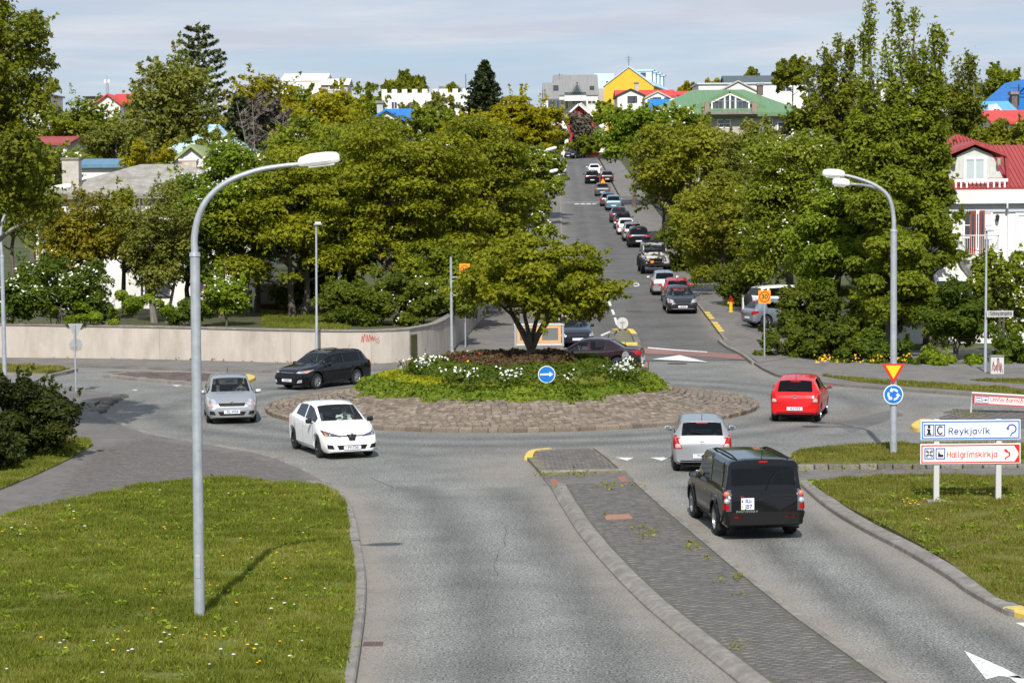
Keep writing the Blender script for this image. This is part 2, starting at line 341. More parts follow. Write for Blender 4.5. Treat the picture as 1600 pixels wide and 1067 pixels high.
# ================================================================== GROUND
def asphalt(name, dark, light, fine=55.0, cont=(0.34, 0.66)):
    m = bpy.data.materials.new(name); m.use_nodes = True; MATS[name] = m
    t = m.node_tree; b = t.nodes['Principled BSDF']; b.inputs['Roughness'].default_value = 0.86; b.inputs['Specular IOR Level'].default_value = 0.3
    co = N(t, 'ShaderNodeTexCoord').outputs['Object']
    n1 = N(t, 'ShaderNodeTexNoise', inp={'Scale': fine, 'Detail': 2.0, 'Roughness': 0.7}); L(t, co, n1.inputs['Vector'])
    n0 = N(t, 'ShaderNodeTexNoise', inp={'Scale': 11.0, 'Detail': 5.0, 'Roughness': 0.75}); L(t, co, n0.inputs['Vector'])
    ax = N(t, 'ShaderNodeMix', data_type='FLOAT', inp={'Factor': 0.33}); L(t, n1.outputs['Fac'], ax.inputs[2]); L(t, n0.outputs['Fac'], ax.inputs[3])
    r1 = N(t, 'ShaderNodeValToRGB'); r1.color_ramp.elements[0].position = cont[0]; r1.color_ramp.elements[1].position = cont[1]
    r1.color_ramp.elements[0].color = (*dark, 1); r1.color_ramp.elements[1].color = (*light, 1); L(t, ax.outputs[0], r1.inputs[0])
    n2 = N(t, 'ShaderNodeTexNoise', inp={'Scale': 0.55, 'Detail': 7.0, 'Roughness': 0.65}); L(t, co, n2.inputs['Vector'])
    mr = N(t, 'ShaderNodeMapRange', inp={'From Min': 0.3, 'From Max': 0.7, 'To Min': 0.78, 'To Max': 1.22}); L(t, n2.outputs['Fac'], mr.inputs['Value'])
    st = N(t, 'ShaderNodeAttribute', attribute_name='streak')
    ms = N(t, 'ShaderNodeMath', operation='ADD', inp={1: 1.0}); L(t, st.outputs['Fac'], ms.inputs[0])
    mm = N(t, 'ShaderNodeMath', operation='MULTIPLY'); L(t, mr.outputs[0], mm.inputs[0]); L(t, ms.outputs[0], mm.inputs[1])
    vm = N(t, 'ShaderNodeVectorMath', operation='SCALE'); L(t, r1.outputs[0], vm.inputs[0]); L(t, mm.outputs[0], vm.inputs['Scale'])
    du = N(t, 'ShaderNodeAttribute', attribute_name='dust')
    n3 = N(t, 'ShaderNodeTexNoise', inp={'Scale': 1.8, 'Detail': 6.0, 'Roughness': 0.7}); L(t, co, n3.inputs['Vector'])
    md = N(t, 'ShaderNodeMath', operation='MULTIPLY'); L(t, du.outputs['Fac'], md.inputs[0])
    m4 = N(t, 'ShaderNodeMapRange', inp={'From Min': 0.3, 'From Max': 0.65, 'To Min': 0.35, 'To Max': 1.0}); L(t, n3.outputs['Fac'], m4.inputs['Value']); L(t, m4.outputs[0], md.inputs[1])
    mix = N(t, 'ShaderNodeMix', data_type='RGBA', inp={'B': (0.27, 0.232, 0.19, 1)}); L(t, md.outputs[0], mix.inputs['Factor']); L(t, vm.outputs[0], mix.inputs['A'])
    L(t, mix.outputs['Result'], b.inputs['Base Color'])
    bp = N(t, 'ShaderNodeBump', inp={'Strength': 0.5, 'Distance': 0.008}); L(t, n1.outputs['Fac'], bp.inputs['Height']); L(t, bp.outputs[0], b.inputs['Normal'])
    return m
M_ROAD = asphalt('chip_asphalt', (0.048, 0.048, 0.045), (0.315, 0.313, 0.290), 25.0, (0.40, 0.60))
M_STREET = asphalt('smooth_asphalt', (0.062, 0.060, 0.058), (0.170, 0.163, 0.154), 24.0, (.38, .62))
M_PATH = mat('path_asphalt', (0.108, 0.098, 0.092), 0.85, (0.158, 0.143, 0.132), 4.0, 8.0, bump=0.25, bscale=60, c3=(0.17, 0.155, 0.14), s3=0.6)
M_CONC = mat('kerb_concrete', (0.18, 0.165, 0.147), 0.85, (0.28, 0.257, 0.226), 5.0, 8.0, bump=0.3, bscale=40, c3=(0.16, 0.148, 0.13), s3=1.3)
M_WALLC = mat('wall_concrete', (0.43, 0.382, 0.328), 0.88, (0.51, 0.46, 0.40), 1.6, 9.0, bump=0.4, bscale=25, c3=(0.37, 0.325, 0.278), s3=1.2, stretch=(1, 1, .35))
M_SOIL = mat('soil', (0.05, 0.04, 0.025), 0.95, (0.09, 0.07, 0.045), 3.0, 6.0)
M_TURF = mat('turf', (0.080, 0.105, 0.016), 0.95, (0.14, 0.155, 0.030), 6.0, 9.0, c3=(0.13, 0.105, 0.045), s3=0.5)
M_HILL = mat('hill_ground', (0.04, 0.055, 0.015), 0.95, (0.08, 0.085, 0.03), 0.6, 8.0)
M_PAVER = mat('grey_paver', (0.100, 0.092, 0.086), 0.85, (0.148, 0.136, 0.125), 7.0, 6.0, bump=0.3, bscale=50, tint='attr', tr=(.84, 1.18))
M_PAVER1 = mat('grey_paver_single', (0.100, 0.092, 0.086), 0.85, (0.148, 0.136, 0.125), 7.0, 6.0, bump=0.3, bscale=50, tint='object', tr=(.84, 1.18))
M_JOINT = mat('joint_sand', (0.15, 0.135, 0.10), 0.95, (0.21, 0.19, 0.13), 9.0, 6.0, c3=(0.10, 0.105, 0.045), s3=2.5)
M_ISL = mat('island_bed', (.085, .078, .072), .95, (.13, .12, .108), 9.0, 6.0, c3=(.09, .095, .04), s3=2.5)
M_REDP = mat('red_paver', (0.26, 0.10, 0.075), 0.85, (0.33, 0.14, 0.10), 8.0)
M_BROWNP = mat('brown_paver', (0.085, 0.062, 0.052), 0.85, (0.14, 0.105, 0.09), 8.0, tint='attr')
M_WHITE = mat('road_paint', (0.72, 0.71, 0.68), 0.7, (0.82, 0.81, 0.78), 12.0, 8.0, c3=(0.42, 0.41, 0.39), s3=9.0)
M_YEL = mat('yellow_kerb_paint', (0.62, 0.44, 0.07), 0.75, (0.72, 0.52, 0.11), 9.0, 8.0, c3=(0.40, 0.33, 0.2), s3=5.0)
M_REDROAD = asphalt('red_asphalt', (0.20, 0.105, 0.09), (0.29, 0.17, 0.148), 30.0)
M_COB = mat('cobble_stone', (0.140, 0.110, 0.084), 0.85, (0.228, 0.184, 0.142), 6.0, 6.0, bump=0.5, bscale=18, tint='object')
M_COBA = mat('cobble_stone_mass', (0.140, 0.110, 0.084), 0.85, (0.228, 0.184, 0.142), 6.0, 6.0, bump=0.5, bscale=18, tint='attr')
M_STONE = mat('kerb_stone_grey', (0.12, 0.106, 0.09), 0.85, (0.20, 0.18, 0.155), 9.0, 6.0, bump=0.4, bscale=22, tint='object')
M_SLAB = mat('pavement_slab', (0.15, 0.138, 0.125), 0.88, (0.20, 0.186, 0.168), 5.0, 6.0, bump=0.2, bscale=40, c3=(0.13, 0.12, 0.11), s3=0.7)

# terrain: one sheet to beyond the horizon
ys = np.concatenate([[-3000, -1200, -500, -200, -100], np.arange(-60, 90, 10.0), np.arange(90, 440, 4.0), np.array([440, 500, 560, 640, 800, 1100, 1600, 2600, 4200])])
xs = np.concatenate([[-2600, -900, -300, -120], np.arange(-80, 81, 10.0), [120, 300, 900, 2600]])
X, Y = np.meshgrid(xs, ys); Z = hill(Y) - 0.12 + np.where(Y < -150, 22.0 * np.clip((-Y - 150) / 300, 0, 1), 0)  # unseen rise behind the camera, added to darken reflections in the car paint
V = np.stack([X, Y, Z], -1).reshape(-1, 3); nx_ = len(xs)
i = np.arange(len(ys) - 1)[:, None] * nx_ + np.arange(nx_ - 1)[None]
Fq = np.stack([i, i + 1, i + 1 + nx_, i + nx_], -1).reshape(-1, 4)
tag(link('ground', np_mesh('ground', V, Fq, M_HILL)), kind='structure')

# outlines, measured on the ground plane
lawn_l = gp([(-90, 842), (0, 816), (60, 800), (140, 783), (220, 766), (290, 757), (360, 755), (440, 761), (500, 767), (528, 777), (541, 797), (547, 850), (554, 900), (555, 950), (549, 1000), (541, 1050), (532, 1110), (505, 1300), (-500, 1300), (-620, 1000)])
kerb_l = smooth_line(gp([(495, 757), (520, 766), (543, 784), (556, 812), (564, 850), (572, 900), (572, 950), (566, 1005), (557, 1067), (545, 1130), (515, 1300)]), 4)
pave_l = gp([(-260, 599), (-100, 602), (60, 606), (120, 609), (165, 617), (185, 622), (165, 632), (150, 643), (160, 655), (200, 672), (235, 683), (300, 695), (400, 712), (465, 735), (520, 766), (543, 784), (540, 800), (500, 800), (-260, 930)])
verge_l = gp([(-260, 880), (-60, 800), (0, 771), (60, 746), (110, 722), (145, 701), (140, 693), (105, 690), (60, 680), (0, 690), (-260, 690)])
isl_nose = gp([(820, 715), (832, 709.5), (870, 707), (930, 705), (942, 709), (960, 722), (979, 740), (912, 742), (846, 744), (833, 729)])
isl_l = gp([(861, 764), (875, 790), (900, 830), (930, 868), (970, 912), (1010, 951), (1060, 993), (1110, 1033), (1152, 1067), (1230, 1128), (1330, 1200)])
isl_r = gp([(999, 758), (1030, 786), (1060, 812), (1100, 846), (1150, 888), (1200, 929), (1260, 976), (1320, 1019), (1388, 1067), (1460, 1116), (1590, 1200)])
lawn_r = gp([(1262, 757), (1290, 778), (1325, 800), (1370, 822), (1440, 860), (1480, 885), (1520, 914), (1555, 941), (1575, 949), (1600, 953), (1760, 1000), (2050, 1080), (2050, 760), (1700, 754), (1600, 752), (1500, 750), (1400, 749)])
kerb_r = smooth_line(gp([(1247, 757), (1278, 785), (1310, 808), (1355, 834), (1400, 857), (1440, 880), (1480, 905), (1512, 928), (1568, 959), (1600, 968), (1760, 1020)]), 4)
path_r = gp([(1240, 741), (1250, 738), (1400, 736), (1600, 733.5), (2050, 736), (2050, 764), (1600, 758), (1400, 756), (1262, 762), (1250, 760)])
strip_r = gp([(1236, 727), (1238, 716), (1260, 709.5), (1300, 704), (1400, 700.5), (1500, 700), (1700, 702), (2050, 708), (2050, 730), (1700, 725), (1500, 724), (1250, 730)])
isl_e = gp([(1424, 668), (1436, 660), (1462, 648), (1482, 642.5), (1500, 641.5), (1600, 644.5), (1750, 650), (2050, 662), (2050, 690), (1750, 683), (1600, 679), (1450, 674), (1430, 672)])
far_r = gp([(1178, 570), (1192, 579), (1212, 588.5), (1250, 597), (1300, 603), (1400, 611), (1500, 618), (1600, 625), (1750, 634), (2100, 650), (2100, 580), (1700, 578), (1500, 577), (1300, 570), (1230, 560)])
verge_r = gp([(1284, 591.5), (1340, 601), (1420, 608.5), (1500, 614), (1600, 621), (1750, 630), (2100, 646), (2100, 636), (1750, 622), (1600, 614), (1500, 606.5), (1420, 602), (1340, 596)])
verge_r2 = gp([(1515, 598.5), (1600, 598), (1750, 600), (2100, 606), (2100, 613), (1750, 608), (1600, 604), (1560, 602)])
far_l = gp([(-420, 570), (-100, 571), (0, 572), (150, 575), (300, 580), (420, 583), (560, 582), (640, 578), (700, 570), (745, 561), (790, 553), (812, 546), (800, 536), (700, 540), (560, 558), (0, 550), (-420, 545)])
isl_w1 = gp([(160, 590), (178, 586.5), (200, 584.5), (300, 585.5), (370, 588), (392, 589.5), (399, 592.5), (392, 597), (370, 600), (300, 602), (230, 597)])
isl_w2 = gp([(-300, 571), (-100, 574), (0, 574), (100, 577), (122, 580), (104, 585), (80, 589.5), (0, 587), (-100, 584), (-300, 580)])
CEN = Vector((g(800, 635).x, g(800, 635).y, 0)); RAD = 8.46

# carriageway sheet with its dust and wear carried on the mesh
gx = np.arange(-46, 48, 0.45); gy = np.arange(24, 103.2, 0.45)
X, Y = np.meshgrid(gx, gy)
kerbs = [kerb_l, kerb_r, isl_l, isl_r, isl_nose + isl_nose[:1], pave_l[6:16], strip_r[:8], isl_e + isl_e[:1], far_r[:9], far_l[:12], isl_w1 + isl_w1[:1]]
dust = np.zeros_like(X)
for kl, w, a in [(kerb_l, .55, 1.0), (kerb_r, .75, .8), (isl_l, .55, .8), (isl_r, .6, .9), (isl_nose + isl_nose[:1], .8, .7), (pave_l[6:16], .7, .6), (strip_r[:8], .5, .5), (isl_e + isl_e[:1], .6, .5), (far_r[:9], .7, .8), (far_l[:12], .7, .7), (isl_w1 + isl_w1[:1], .5, .6)]:
    d = polydist(kl, X, Y); dust = np.maximum(dust, a * np.exp(-(d / w) ** 2))
dust = np.maximum(dust, 0.28 * np.exp(-((np.hypot(X - CEN.x, Y - CEN.y) - RAD) / .35) ** 2))
# the worn V between the exit lane and the island nose, and the bare patch by the east island
for px, py, rx_, ry_, a in [(800, 735, 1.1, 3.4, .75), (760, 722, 1.0, 2.0, .35), (960, 742, 1.0, 2.8, .6), (1400, 650, 2.4, 3.0, .5), (1010, 775, .6, 3.0, .5)]:
    c = g(px, py); dust = np.maximum(dust, a * np.exp(-((X - c.x) / rx_) ** 2 - ((Y - c.y) / ry_) ** 2))
streak = np.zeros_like(X)
dl = polydist(kerb_l, X, Y); dr = polydist(isl_r, X, Y); rr = np.hypot(X - CEN.x, Y - CEN.y)
def band(d, c, w): return np.exp(-((d - c) / w) ** 2)
app = (Y < 66)
streak += app * (X > g(900, 900).x * 0 + 0.5) * inside(isl_r + kerb_r[::-1], X, Y) * (-.38 * band(dr, 1.15, .38) - .38 * band(dr, 2.75, .4) + .2 * band(dr, .55, .3) + .14 * band(dr, 1.95, .3) + .14 * band(dr, 3.5, .3))
lane = inside(kerb_l[::-1] + isl_l, X, Y) & (Y < 70)
streak += lane * (-.30 * band(dl, 2.0, .5) - .30 * band(dl, 4.0, .55) + .14 * band(dl, 1.2, .4) + .12 * band(dl, 3.0, .4))
ring = (rr > RAD) & (rr < RAD + 9)
streak += ring * (-.34 * band(rr, RAD + 1.5, .5) - .32 * band(rr, RAD + 3.4, .55) - .12 * band(rr, RAD + 5.4, .6) + .1 * band(rr, RAD + 2.4, .4))
V = np.stack([X, Y, np.zeros_like(X)], -1).reshape(-1, 3); nx_ = len(gx)
i = np.arange(len(gy) - 1)[:, None] * nx_ + np.arange(nx_ - 1)[None]
me = np_mesh('road', V, np.stack([i, i + 1, i + 1 + nx_, i + nx_], -1).reshape(-1, 4), M_ROAD)
for nm, arr in (('dust', dust), ('streak', streak)):
    a = me.attributes.new(nm, 'FLOAT', 'POINT'); a.data.foreach_set('value', np.ascontiguousarray(arr.ravel(), dtype=np.float32))
tag(link('road', me), kind='structure')

# uphill street
def st_l(y): return 2.5 + .0205 * (y - 105)
def st_r(y): return 9.8 + .013 * (y - 104)
sy = np.concatenate([np.arange(97.6, 345, 2.0), [348, 352, 356, 360]])
def street_sheet(name, fl, fr, dz, m, n=14, y0=None, y1=None, dusty=True):
    yy = sy if y0 is None else sy[(sy >= y0) & (sy <= y1)]
    U = np.linspace(0, 1, n); XX = np.array([fl(y) + (fr(y) - fl(y)) * U for y in yy]); YY = np.repeat(yy[:, None], n, 1); ZZ = hill(YY) + dz
    i = np.arange(len(yy) - 1)[:, None] * n + np.arange(n - 1)[None]
    me = np_mesh(name, np.stack([XX, YY, ZZ], -1).reshape(-1, 3), np.stack([i, i + 1, i + 1 + n, i + n], -1).reshape(-1, 4), m)
    if dusty:
        du = np.maximum(.75 * np.exp(-((1 - U) * 7.3 / .45) ** 2), .6 * np.exp(-(U * 7.3 / .45) ** 2)); du = np.repeat(du[None], len(yy), 0)
        sk = -.10 * np.exp(-((U - .28) / .06) ** 2) - .10 * np.exp(-((U - .52) / .06) ** 2) + .10 * np.exp(-((U - .4) / .05) ** 2) + .18 * np.exp(-((U - .12) / .06) ** 2)
        sk = np.repeat(sk[None], len(yy), 0)
        for nm, arr in (('dust', du), ('streak', sk)):
            a = me.attributes.new(nm, 'FLOAT', 'POINT'); a.data.foreach_set('value', np.ascontiguousarray(arr.ravel(), dtype=np.float32))
    return link(name, me)
tag(street_sheet('uphill_street', lambda y: st_l(y) - max(0, (112 - max(y, 101))) * .45, lambda y: st_r(y) + max(0, 108 - max(y, 101)) * .3, 0.012, M_STREET), kind='structure')
# cross street at the top
mb = MB(); y0, y1 = 240, 250
mb.add([(st_r(y0) - 1, y0, hill(y0) + .016), (40, y0, hill(y0) + .016), (40, y1, hill(y1) + .016), (st_r(y1) - 1, y1, hill(y1) + .016)], [(0, 1, 2, 3)])
mb.add([(st_r(352) + 30, 352, hill(352) + .016), (st_r(352) + 30, 360, hill(360) + .016), (-30, 360, hill(360) + .016), (-30, 352, hill(352) + .016)], [(0, 1, 2, 3)])
tag(mb.build('side_street', M_STREET), kind='structure')

def slab(name, poly, z1, m, z0=-0.05, kind='structure'):
    o = MB().prism([(p[0], p[1]) for p in poly], z0, z1).build(name, m); return tag(o, kind=kind)
slab('lawn', lawn_l, 0.13, M_TURF)
slab('pavement', pave_l, 0.085, M_PATH)
slab('grass_verge', verge_l, 0.12, M_TURF)
slab('lawn', lawn_r, 0.12, M_TURF)
slab('footpath', path_r, 0.05, M_PATH)
slab('grass_verge', strip_r, 0.125, M_TURF)
o_isl_e = slab('traffic_island', isl_e, 0.10, M_CONC)
slab('pavement', far_r, 0.10, M_SLAB)
slab('grass_verge', verge_r, 0.13, M_TURF)
slab('grass_verge', verge_r2, 0.13, M_TURF)
slab('pavement', far_l, 0.10, M_SLAB)
o_isl_w = slab('traffic_island', isl_w1, 0.11, M_CONC)
o_isl_w2 = slab('traffic_island', isl_w2, 0.12, M_CONC)
def inset(poly, d):
    P = [Vector((p[0], p[1])) for p in poly]; c = sum(P, Vector((0, 0))) / len(P); out = []
    A = sum(P[i].x * P[(i + 1) % len(P)].y - P[(i + 1) % len(P)].x * P[i].y for i in range(len(P))); s = 1 if A > 0 else -1
    for i, p in enumerate(P):
        a = (p - P[i - 1]).normalized(); b = (P[(i + 1) % len(P)] - p).normalized(); n = Vector((-(a.y + b.y), a.x + b.x)) * s
        out.append(p + n.normalized() * d)
    return out
slab('island_grass', inset(isl_w2, .3), 0.15, M_TURF)

# kerbs
for line, w, side, z in ((kerb_l, .30, 1, .12), (kerb_r, .36, 1, .11)):
    c0 = Vector((line[len(line) // 2][0], line[len(line) // 2][1]))
    poly = lawn_l if line is kerb_l else lawn_r
    for sd in (1, -1):                          # the band lies on the lawn's side
        a, b = line[20], line[21]; d = Vector((b[0] - a[0], b[1] - a[1])).normalized(); q = (a[0] - d.y * sd * 1.2, a[1] + d.x * sd * 1.2)
        if inside(poly, np.array([q[0]]), np.array([q[1]]))[0]: side = sd
    tag(strip(MB(), line, w, -.05, z, side).build('kerb', M_CONC), kind='structure')

# ------------------------------------------------ pavers
def brick_np(c, ang, l, w, h, z):
    """top frustum with four sides: 5 quads per paver"""
    n = len(c); ca, sa = np.cos(ang), np.sin(ang); b = 0.008
    loc = np.array([(-l / 2, -w / 2, -h), (l / 2, -w / 2, -h), (l / 2, w / 2, -h), (-l / 2, w / 2, -h), (-l / 2 + b, -w / 2 + b, 0), (l / 2 - b, -w / 2 + b, 0), (l / 2 - b, w / 2 - b, 0), (-l / 2 + b, w / 2 - b, 0)])
    V = np.empty((n, 8, 3)); V[..., 0] = c[:, 0:1] + loc[:, 0] * ca - loc[:, 1] * sa; V[..., 1] = c[:, 1:2] + loc[:, 0] * sa + loc[:, 1] * ca; V[..., 2] = z[:, None] + loc[:, 2]
    F = np.array([(4, 5, 6, 7), (0, 1, 5, 4), (1, 2, 6, 5), (2, 3, 7, 6), (3, 0, 4, 7)])
    return V.reshape(-1, 3), (np.arange(n)[:, None, None] * 8 + F[None]).reshape(-1, 4)
def pavers(name, poly, parent, ztop, ang=0.0, l=.21, w=.14, gap=.012, m=None, m1=None, singles=300, margin=0.0):
    P = np.array([(p[0], p[1]) for p in poly]); ca, sa = math.cos(ang), math.sin(ang)
    Q = np.stack([P[:, 0] * ca + P[:, 1] * sa, -P[:, 0] * sa + P[:, 1] * ca], 1); lo, hi = Q.min(0), Q.max(0)
    rows = np.arange(lo[1], hi[1], w + gap); C = []
    for k, v in enumerate(rows):
        u = np.arange(lo[0] - (l / 2 if k % 2 else 0), hi[0], l + gap); C.append(np.stack([u, np.full_like(u, v)], 1))
    C = np.concatenate(C); XY = np.stack([C[:, 0] * ca - C[:, 1] * sa, C[:, 0] * sa + C[:, 1] * ca], 1)
    ok = inside(poly, XY[:, 0], XY[:, 1])
    for ox, oy in ((l / 2, w / 2), (l / 2, -w / 2), (-l / 2, w / 2), (-l / 2, -w / 2)):
        ok &= inside(poly, XY[:, 0] + ox * ca - oy * sa, XY[:, 1] + ox * sa + oy * ca)
    XY = XY[ok]; z = ztop + rng.uniform(-.006, .006, len(XY))
    vis = (np.abs(XY[:, 0] / XY[:, 1]) < .22) & (XY[:, 1] > 34.8); order = np.argsort(np.where(vis, XY[:, 1], 1e6))
    n1 = min(singles, len(XY)); a, b = order[:n1], order[n1:]
    if n1:
        V, F = brick_np(np.zeros((1, 2)), ang, l, w, .05, np.zeros(1)); me = np_mesh(name, V, F, m1)
        for j in a: link(name, me, parent, (XY[j, 0], XY[j, 1], z[j]))
    if len(b):
        V, F = brick_np(XY[b], ang, l, w, .05, z[b]); o = link(name + '_field', np_mesh(name, V, F, m, np.repeat(rng.random(len(b)), 8)), parent); tag(o, kind='stuff')
# middle splitter island
isl_main_out = isl_l + isl_r[::-1]
isl_core = [Vector((p.x + .12, p.y, 0)) for p in isl_l] + [Vector((p.x - .10, p.y, 0)) for p in isl_r[::-1]]
o = tag(MB().prism([(p[0], p[1]) for p in isl_core], -.05, .104).build('traffic_island', M_ISL), kind='structure')
tag(strip(MB(), isl_l, .34, -.05, .135, 1, .10).build('kerb', M_CONC, o))
tag(strip(MB(), isl_r, .17, -.05, .128, -1, .03).build('kerb', M_CONC, o))
# paver fields stop at the kerbs
def offset_line(line, d):
    out = []
    for i, p in enumerate(line):
        a = line[max(i - 1, 0)]; b = line[min(i + 1, len(line) - 1)]; t = Vector((b[0] - a[0], b[1] - a[1])).normalized(); out.append(Vector((p[0] - t.y * d, p[1] + t.x * d, 0)))
    return out
inner = offset_line(isl_l, -.35)
inner = [p if True else p for p in inner]
mid_l = isl_l; cenl = offset_line(isl_l, .35)
if (cenl[3].x > isl_l[3].x): inner = cenl
inr = offset_line(isl_r, .19); inr2 = offset_line(isl_r, -.19)
if inr2[3].x < isl_r[3].x: inr = inr2
field = inner + inr[::-1]
pavers('paver', field, o, .115, math.atan2(isl_r[5].y - isl_r[1].y, isl_r[5].x - isl_r[1].x) * 0 + 0.02, .22, .115, .012, M_PAVER, M_PAVER1)
o2 = tag(MB().prism([(p[0], p[1]) for p in isl_nose], -.05, .085).build('traffic_island', M_JOINT), kind='structure')
pavers('paver', inset(isl_nose, .22), o2, .118, 0.02, .22, .115, .012, M_PAVER, M_PAVER1, 120)
ring_ = [Vector((p[0], p[1], 0)) for p in isl_nose]; A_ = sum(ring_[i].x * ring_[(i + 1) % len(ring_)].y - ring_[(i + 1) % len(ring_)].x * ring_[i].y for i in range(len(ring_)))
tag(strip(MB(), ring_[:9] if True else ring_, .2, -.05, .13, 1 if A_ > 0 else -1, .03).build('kerb', M_CONC, o2))
yl = ring_[8:] + ring_[:2]
ylow = gp([(826, 728), (820, 716), (833, 710.5), (855, 709)])
tag(strip(MB(), smooth_line(gp([(819, 719), (822.5, 713), (833, 709.2), (856, 707.2)]), 3), .24, -.02, .142, -1, .03).build('painted_kerb', M_YEL, o2))
# flush crossing between nose and island, with two red tiles
cr = gp([(846, 744), (979, 740), (999, 758), (861, 764)])
o3 = tag(MB().prism([(p[0], p[1]) for p in cr], -.05, .022).build('crossing_slab', M_PATH), kind='structure')
for q in ([(858, 751), (868, 750.5), (879, 760.5), (866, 761)], [(964, 746.5), (975, 746), (984, 755.5), (972, 756)]):
    MB().prism([(p[0], p[1]) for p in gp(q)], 0, .032).build('tactile_tile', M_REDP, o3)
tag(MB().prism([(p[0], p[1]) for p in gp([(943, 806), (983, 804.5), (989, 811), (947, 813)], .1)], .07, .128).build('concrete_cover', mat('rust_cover', (.30, .15, .09), .85, (.36, .19, .12), 9.0), o))
# left block-paved apron on the pavement
lp = gp([(150, 700), (230, 684), (300, 698), (400, 715), (462, 738), (500, 758), (360, 752), (290, 754), (140, 778), (60, 790)], .09)
pavers('paver', lp, bpy.data.objects['pavement'], .097, .35, .21, .14, .007, mat('pavement_block', (.118, .106, .098), .88, (.145, .131, .121), 3.0, 7.0, tint='attr', tr=(.93, 1.07)), M_PAVER1, 0)
tag(strip(MB(), smooth_line(gp([(160, 655), (200, 672), (235, 683), (300, 695), (400, 712), (465, 735), (506, 760)], 0), 3), .2, -.05, .094, 1, .03).build('kerb', M_CONC), kind='structure')
# east and west islands
pavers('paver', inset(isl_e, .25), o_isl_e, .115, .0, .32, .32, .02, M_PAVER, M_PAVER1, 160)
pavers('paver', inset(isl_w1, .22), o_isl_w, .122, .05, .26, .2, .015, M_BROWNP, M_BROWNP, 0)
tag(strip(MB(), smooth_line(gp([(391, 588.8), (400, 592.5), (391, 597.5), (384, 598.6)], .02), 3), .45, -.02, .135, -1, .03).build('painted_kerb', M_YEL, o_isl_w))
tag(strip(MB(), smooth_line(gp([(1437, 659), (1423, 667), (1429, 672.6), (1445, 674.8)], .02), 3), .4, -.02, .125, 1, .03).build('painted_kerb', M_YEL, o_isl_e))
tag(strip(MB(), smooth_line(gp([(1566, 958), (1600, 968.5), (1760, 1020.5)], 0), 6), .37, -.03, .118, 1, .03).build('painted_kerb', M_YEL), kind='structure')

# stone kerb below the grass strip on the right: one stone at a time
ks = thing('stone_edging', 'low edging of rough grey kerb stones between grass strip and footpath', 'edging', g(1400, 734))
a, b = g(1246, 733), g(2050, 733)
kx = a.x
while kx < b.x:
    w = random.uniform(.34, .62); t_ = (kx - a.x) / (b.x - a.x)
    q = MB().box(-w / 2 + .012, w / 2 - .012, -.11, .11, -.05, random.uniform(.12, .155)).build('kerb_stone', M_STONE, ks, bevel=.02)
    q.location = (kx + w / 2 - ks.location.x, a.y + (b.y - a.y) * t_ - ks.location.y + random.uniform(-.015, .015), 0); kx += w
# broken kerb stones at the left corner
kc = thing('kerb_stones', 'row of rounded kerb stones along the bend of the shaded left pavement', 'kerb', g(160, 640))
for j, (px, py) in enumerate([(186, 622), (178, 626), (170, 630), (163, 634), (157, 639), (153, 645)]):
    p = g(px, py); q = MB().box(-.2, .2, -.34, .34, -.05, .14).build('kerb_stone', M_STONE, kc, bevel=.05); q.location = p - kc.location; q.rotation_euler = (0, 0, R(-35 + j * 4))

# ------------------------------------------------ road markings
def paint(name, polys, m=M_WHITE, dz=.005, zf=None, sheet=False):
    mb = MB()
    for pl in polys:
        n = len(pl); mb.add([(p[0], p[1], (zf(p[0], p[1]) if zf else 0) + dz) for p in pl], [tuple(range(n))])
    me = mb.mesh(name, m)
    bm = bmesh.new(); bm.from_mesh(me); bmesh.ops.recalc_face_normals(bm, faces=bm.faces[:])
    for f in bm.faces:
        if f.normal.z < 0: f.normal_flip()
    bm.to_mesh(me); bm.free(); return tag(link(name, me), kind='structure')
# give-way triangles
for q in ([(962, 714.5), (990, 715), (980, 719.8)], [(1016, 714.8), (1046, 714.3), (1034, 719.8)], [(205, 609), (216, 608.8), (212, 610.4)], [(268, 602), (285, 601.5), (276, 603.6)]):
    paint('give_way_marking', [gp(q)])
paint('arrow_marking', [gp([(1506, 1016), (1568, 1043), (1600, 1060), (1560, 1056), (1541, 1061), (1524, 1040)]), gp([(1575, 1057), (1592, 1055), (1700, 1120), (1668, 1120)])])
paint('lane_marking', [gp([(1587, 973), (1602, 972), (1640, 985), (1620, 988)])])
hz_ = lambda x, y: float(hill(y)) + .012
paint('ramp_marking', [[hit(*q) for q in ((1019, 562.5), (1062, 556), (1106, 567))]], zf=lambda x, y: float(hill(y)), dz=.034)
up_l = [(905, 541), (984, 543), (1052, 547.2), (1105, 550.6), (1153, 553.6), (1180, 560.5)]; lo_l = [(905, 551), (984, 552.5), (1040, 554.8), (1085, 557), (1140, 561), (1183, 565)]
mb = MB(); m_ = 6; vs = []
for j in range(len(up_l)):
    a_, b_ = hit(*up_l[j]), hit(*lo_l[j])
    for k_ in range(m_ + 1): q_ = a_.lerp(b_, k_ / m_); vs.append((q_.x, q_.y, float(hill(q_.y)) + .022))
mb.add(vs, [(j * (m_ + 1) + k_, j * (m_ + 1) + k_ + 1, (j + 1) * (m_ + 1) + k_ + 1, (j + 1) * (m_ + 1) + k_) for j in range(len(up_l) - 1) for k_ in range(m_)])
me = mb.mesh('red_crossing', M_REDROAD); tag(link('red_crossing', me), kind='structure')
bm = bmesh.new(); bm.from_mesh(me); [f.normal_flip() for f in bm.faces if f.normal.z < 0]; bm.to_mesh(me); bm.free()
paint('edge_line', [hp([(1012, 543.2), (1052, 546.6), (1105, 550.2), (1105, 551.4), (1052, 548), (1012, 544.8)])], zf=hz_, dz=.012)
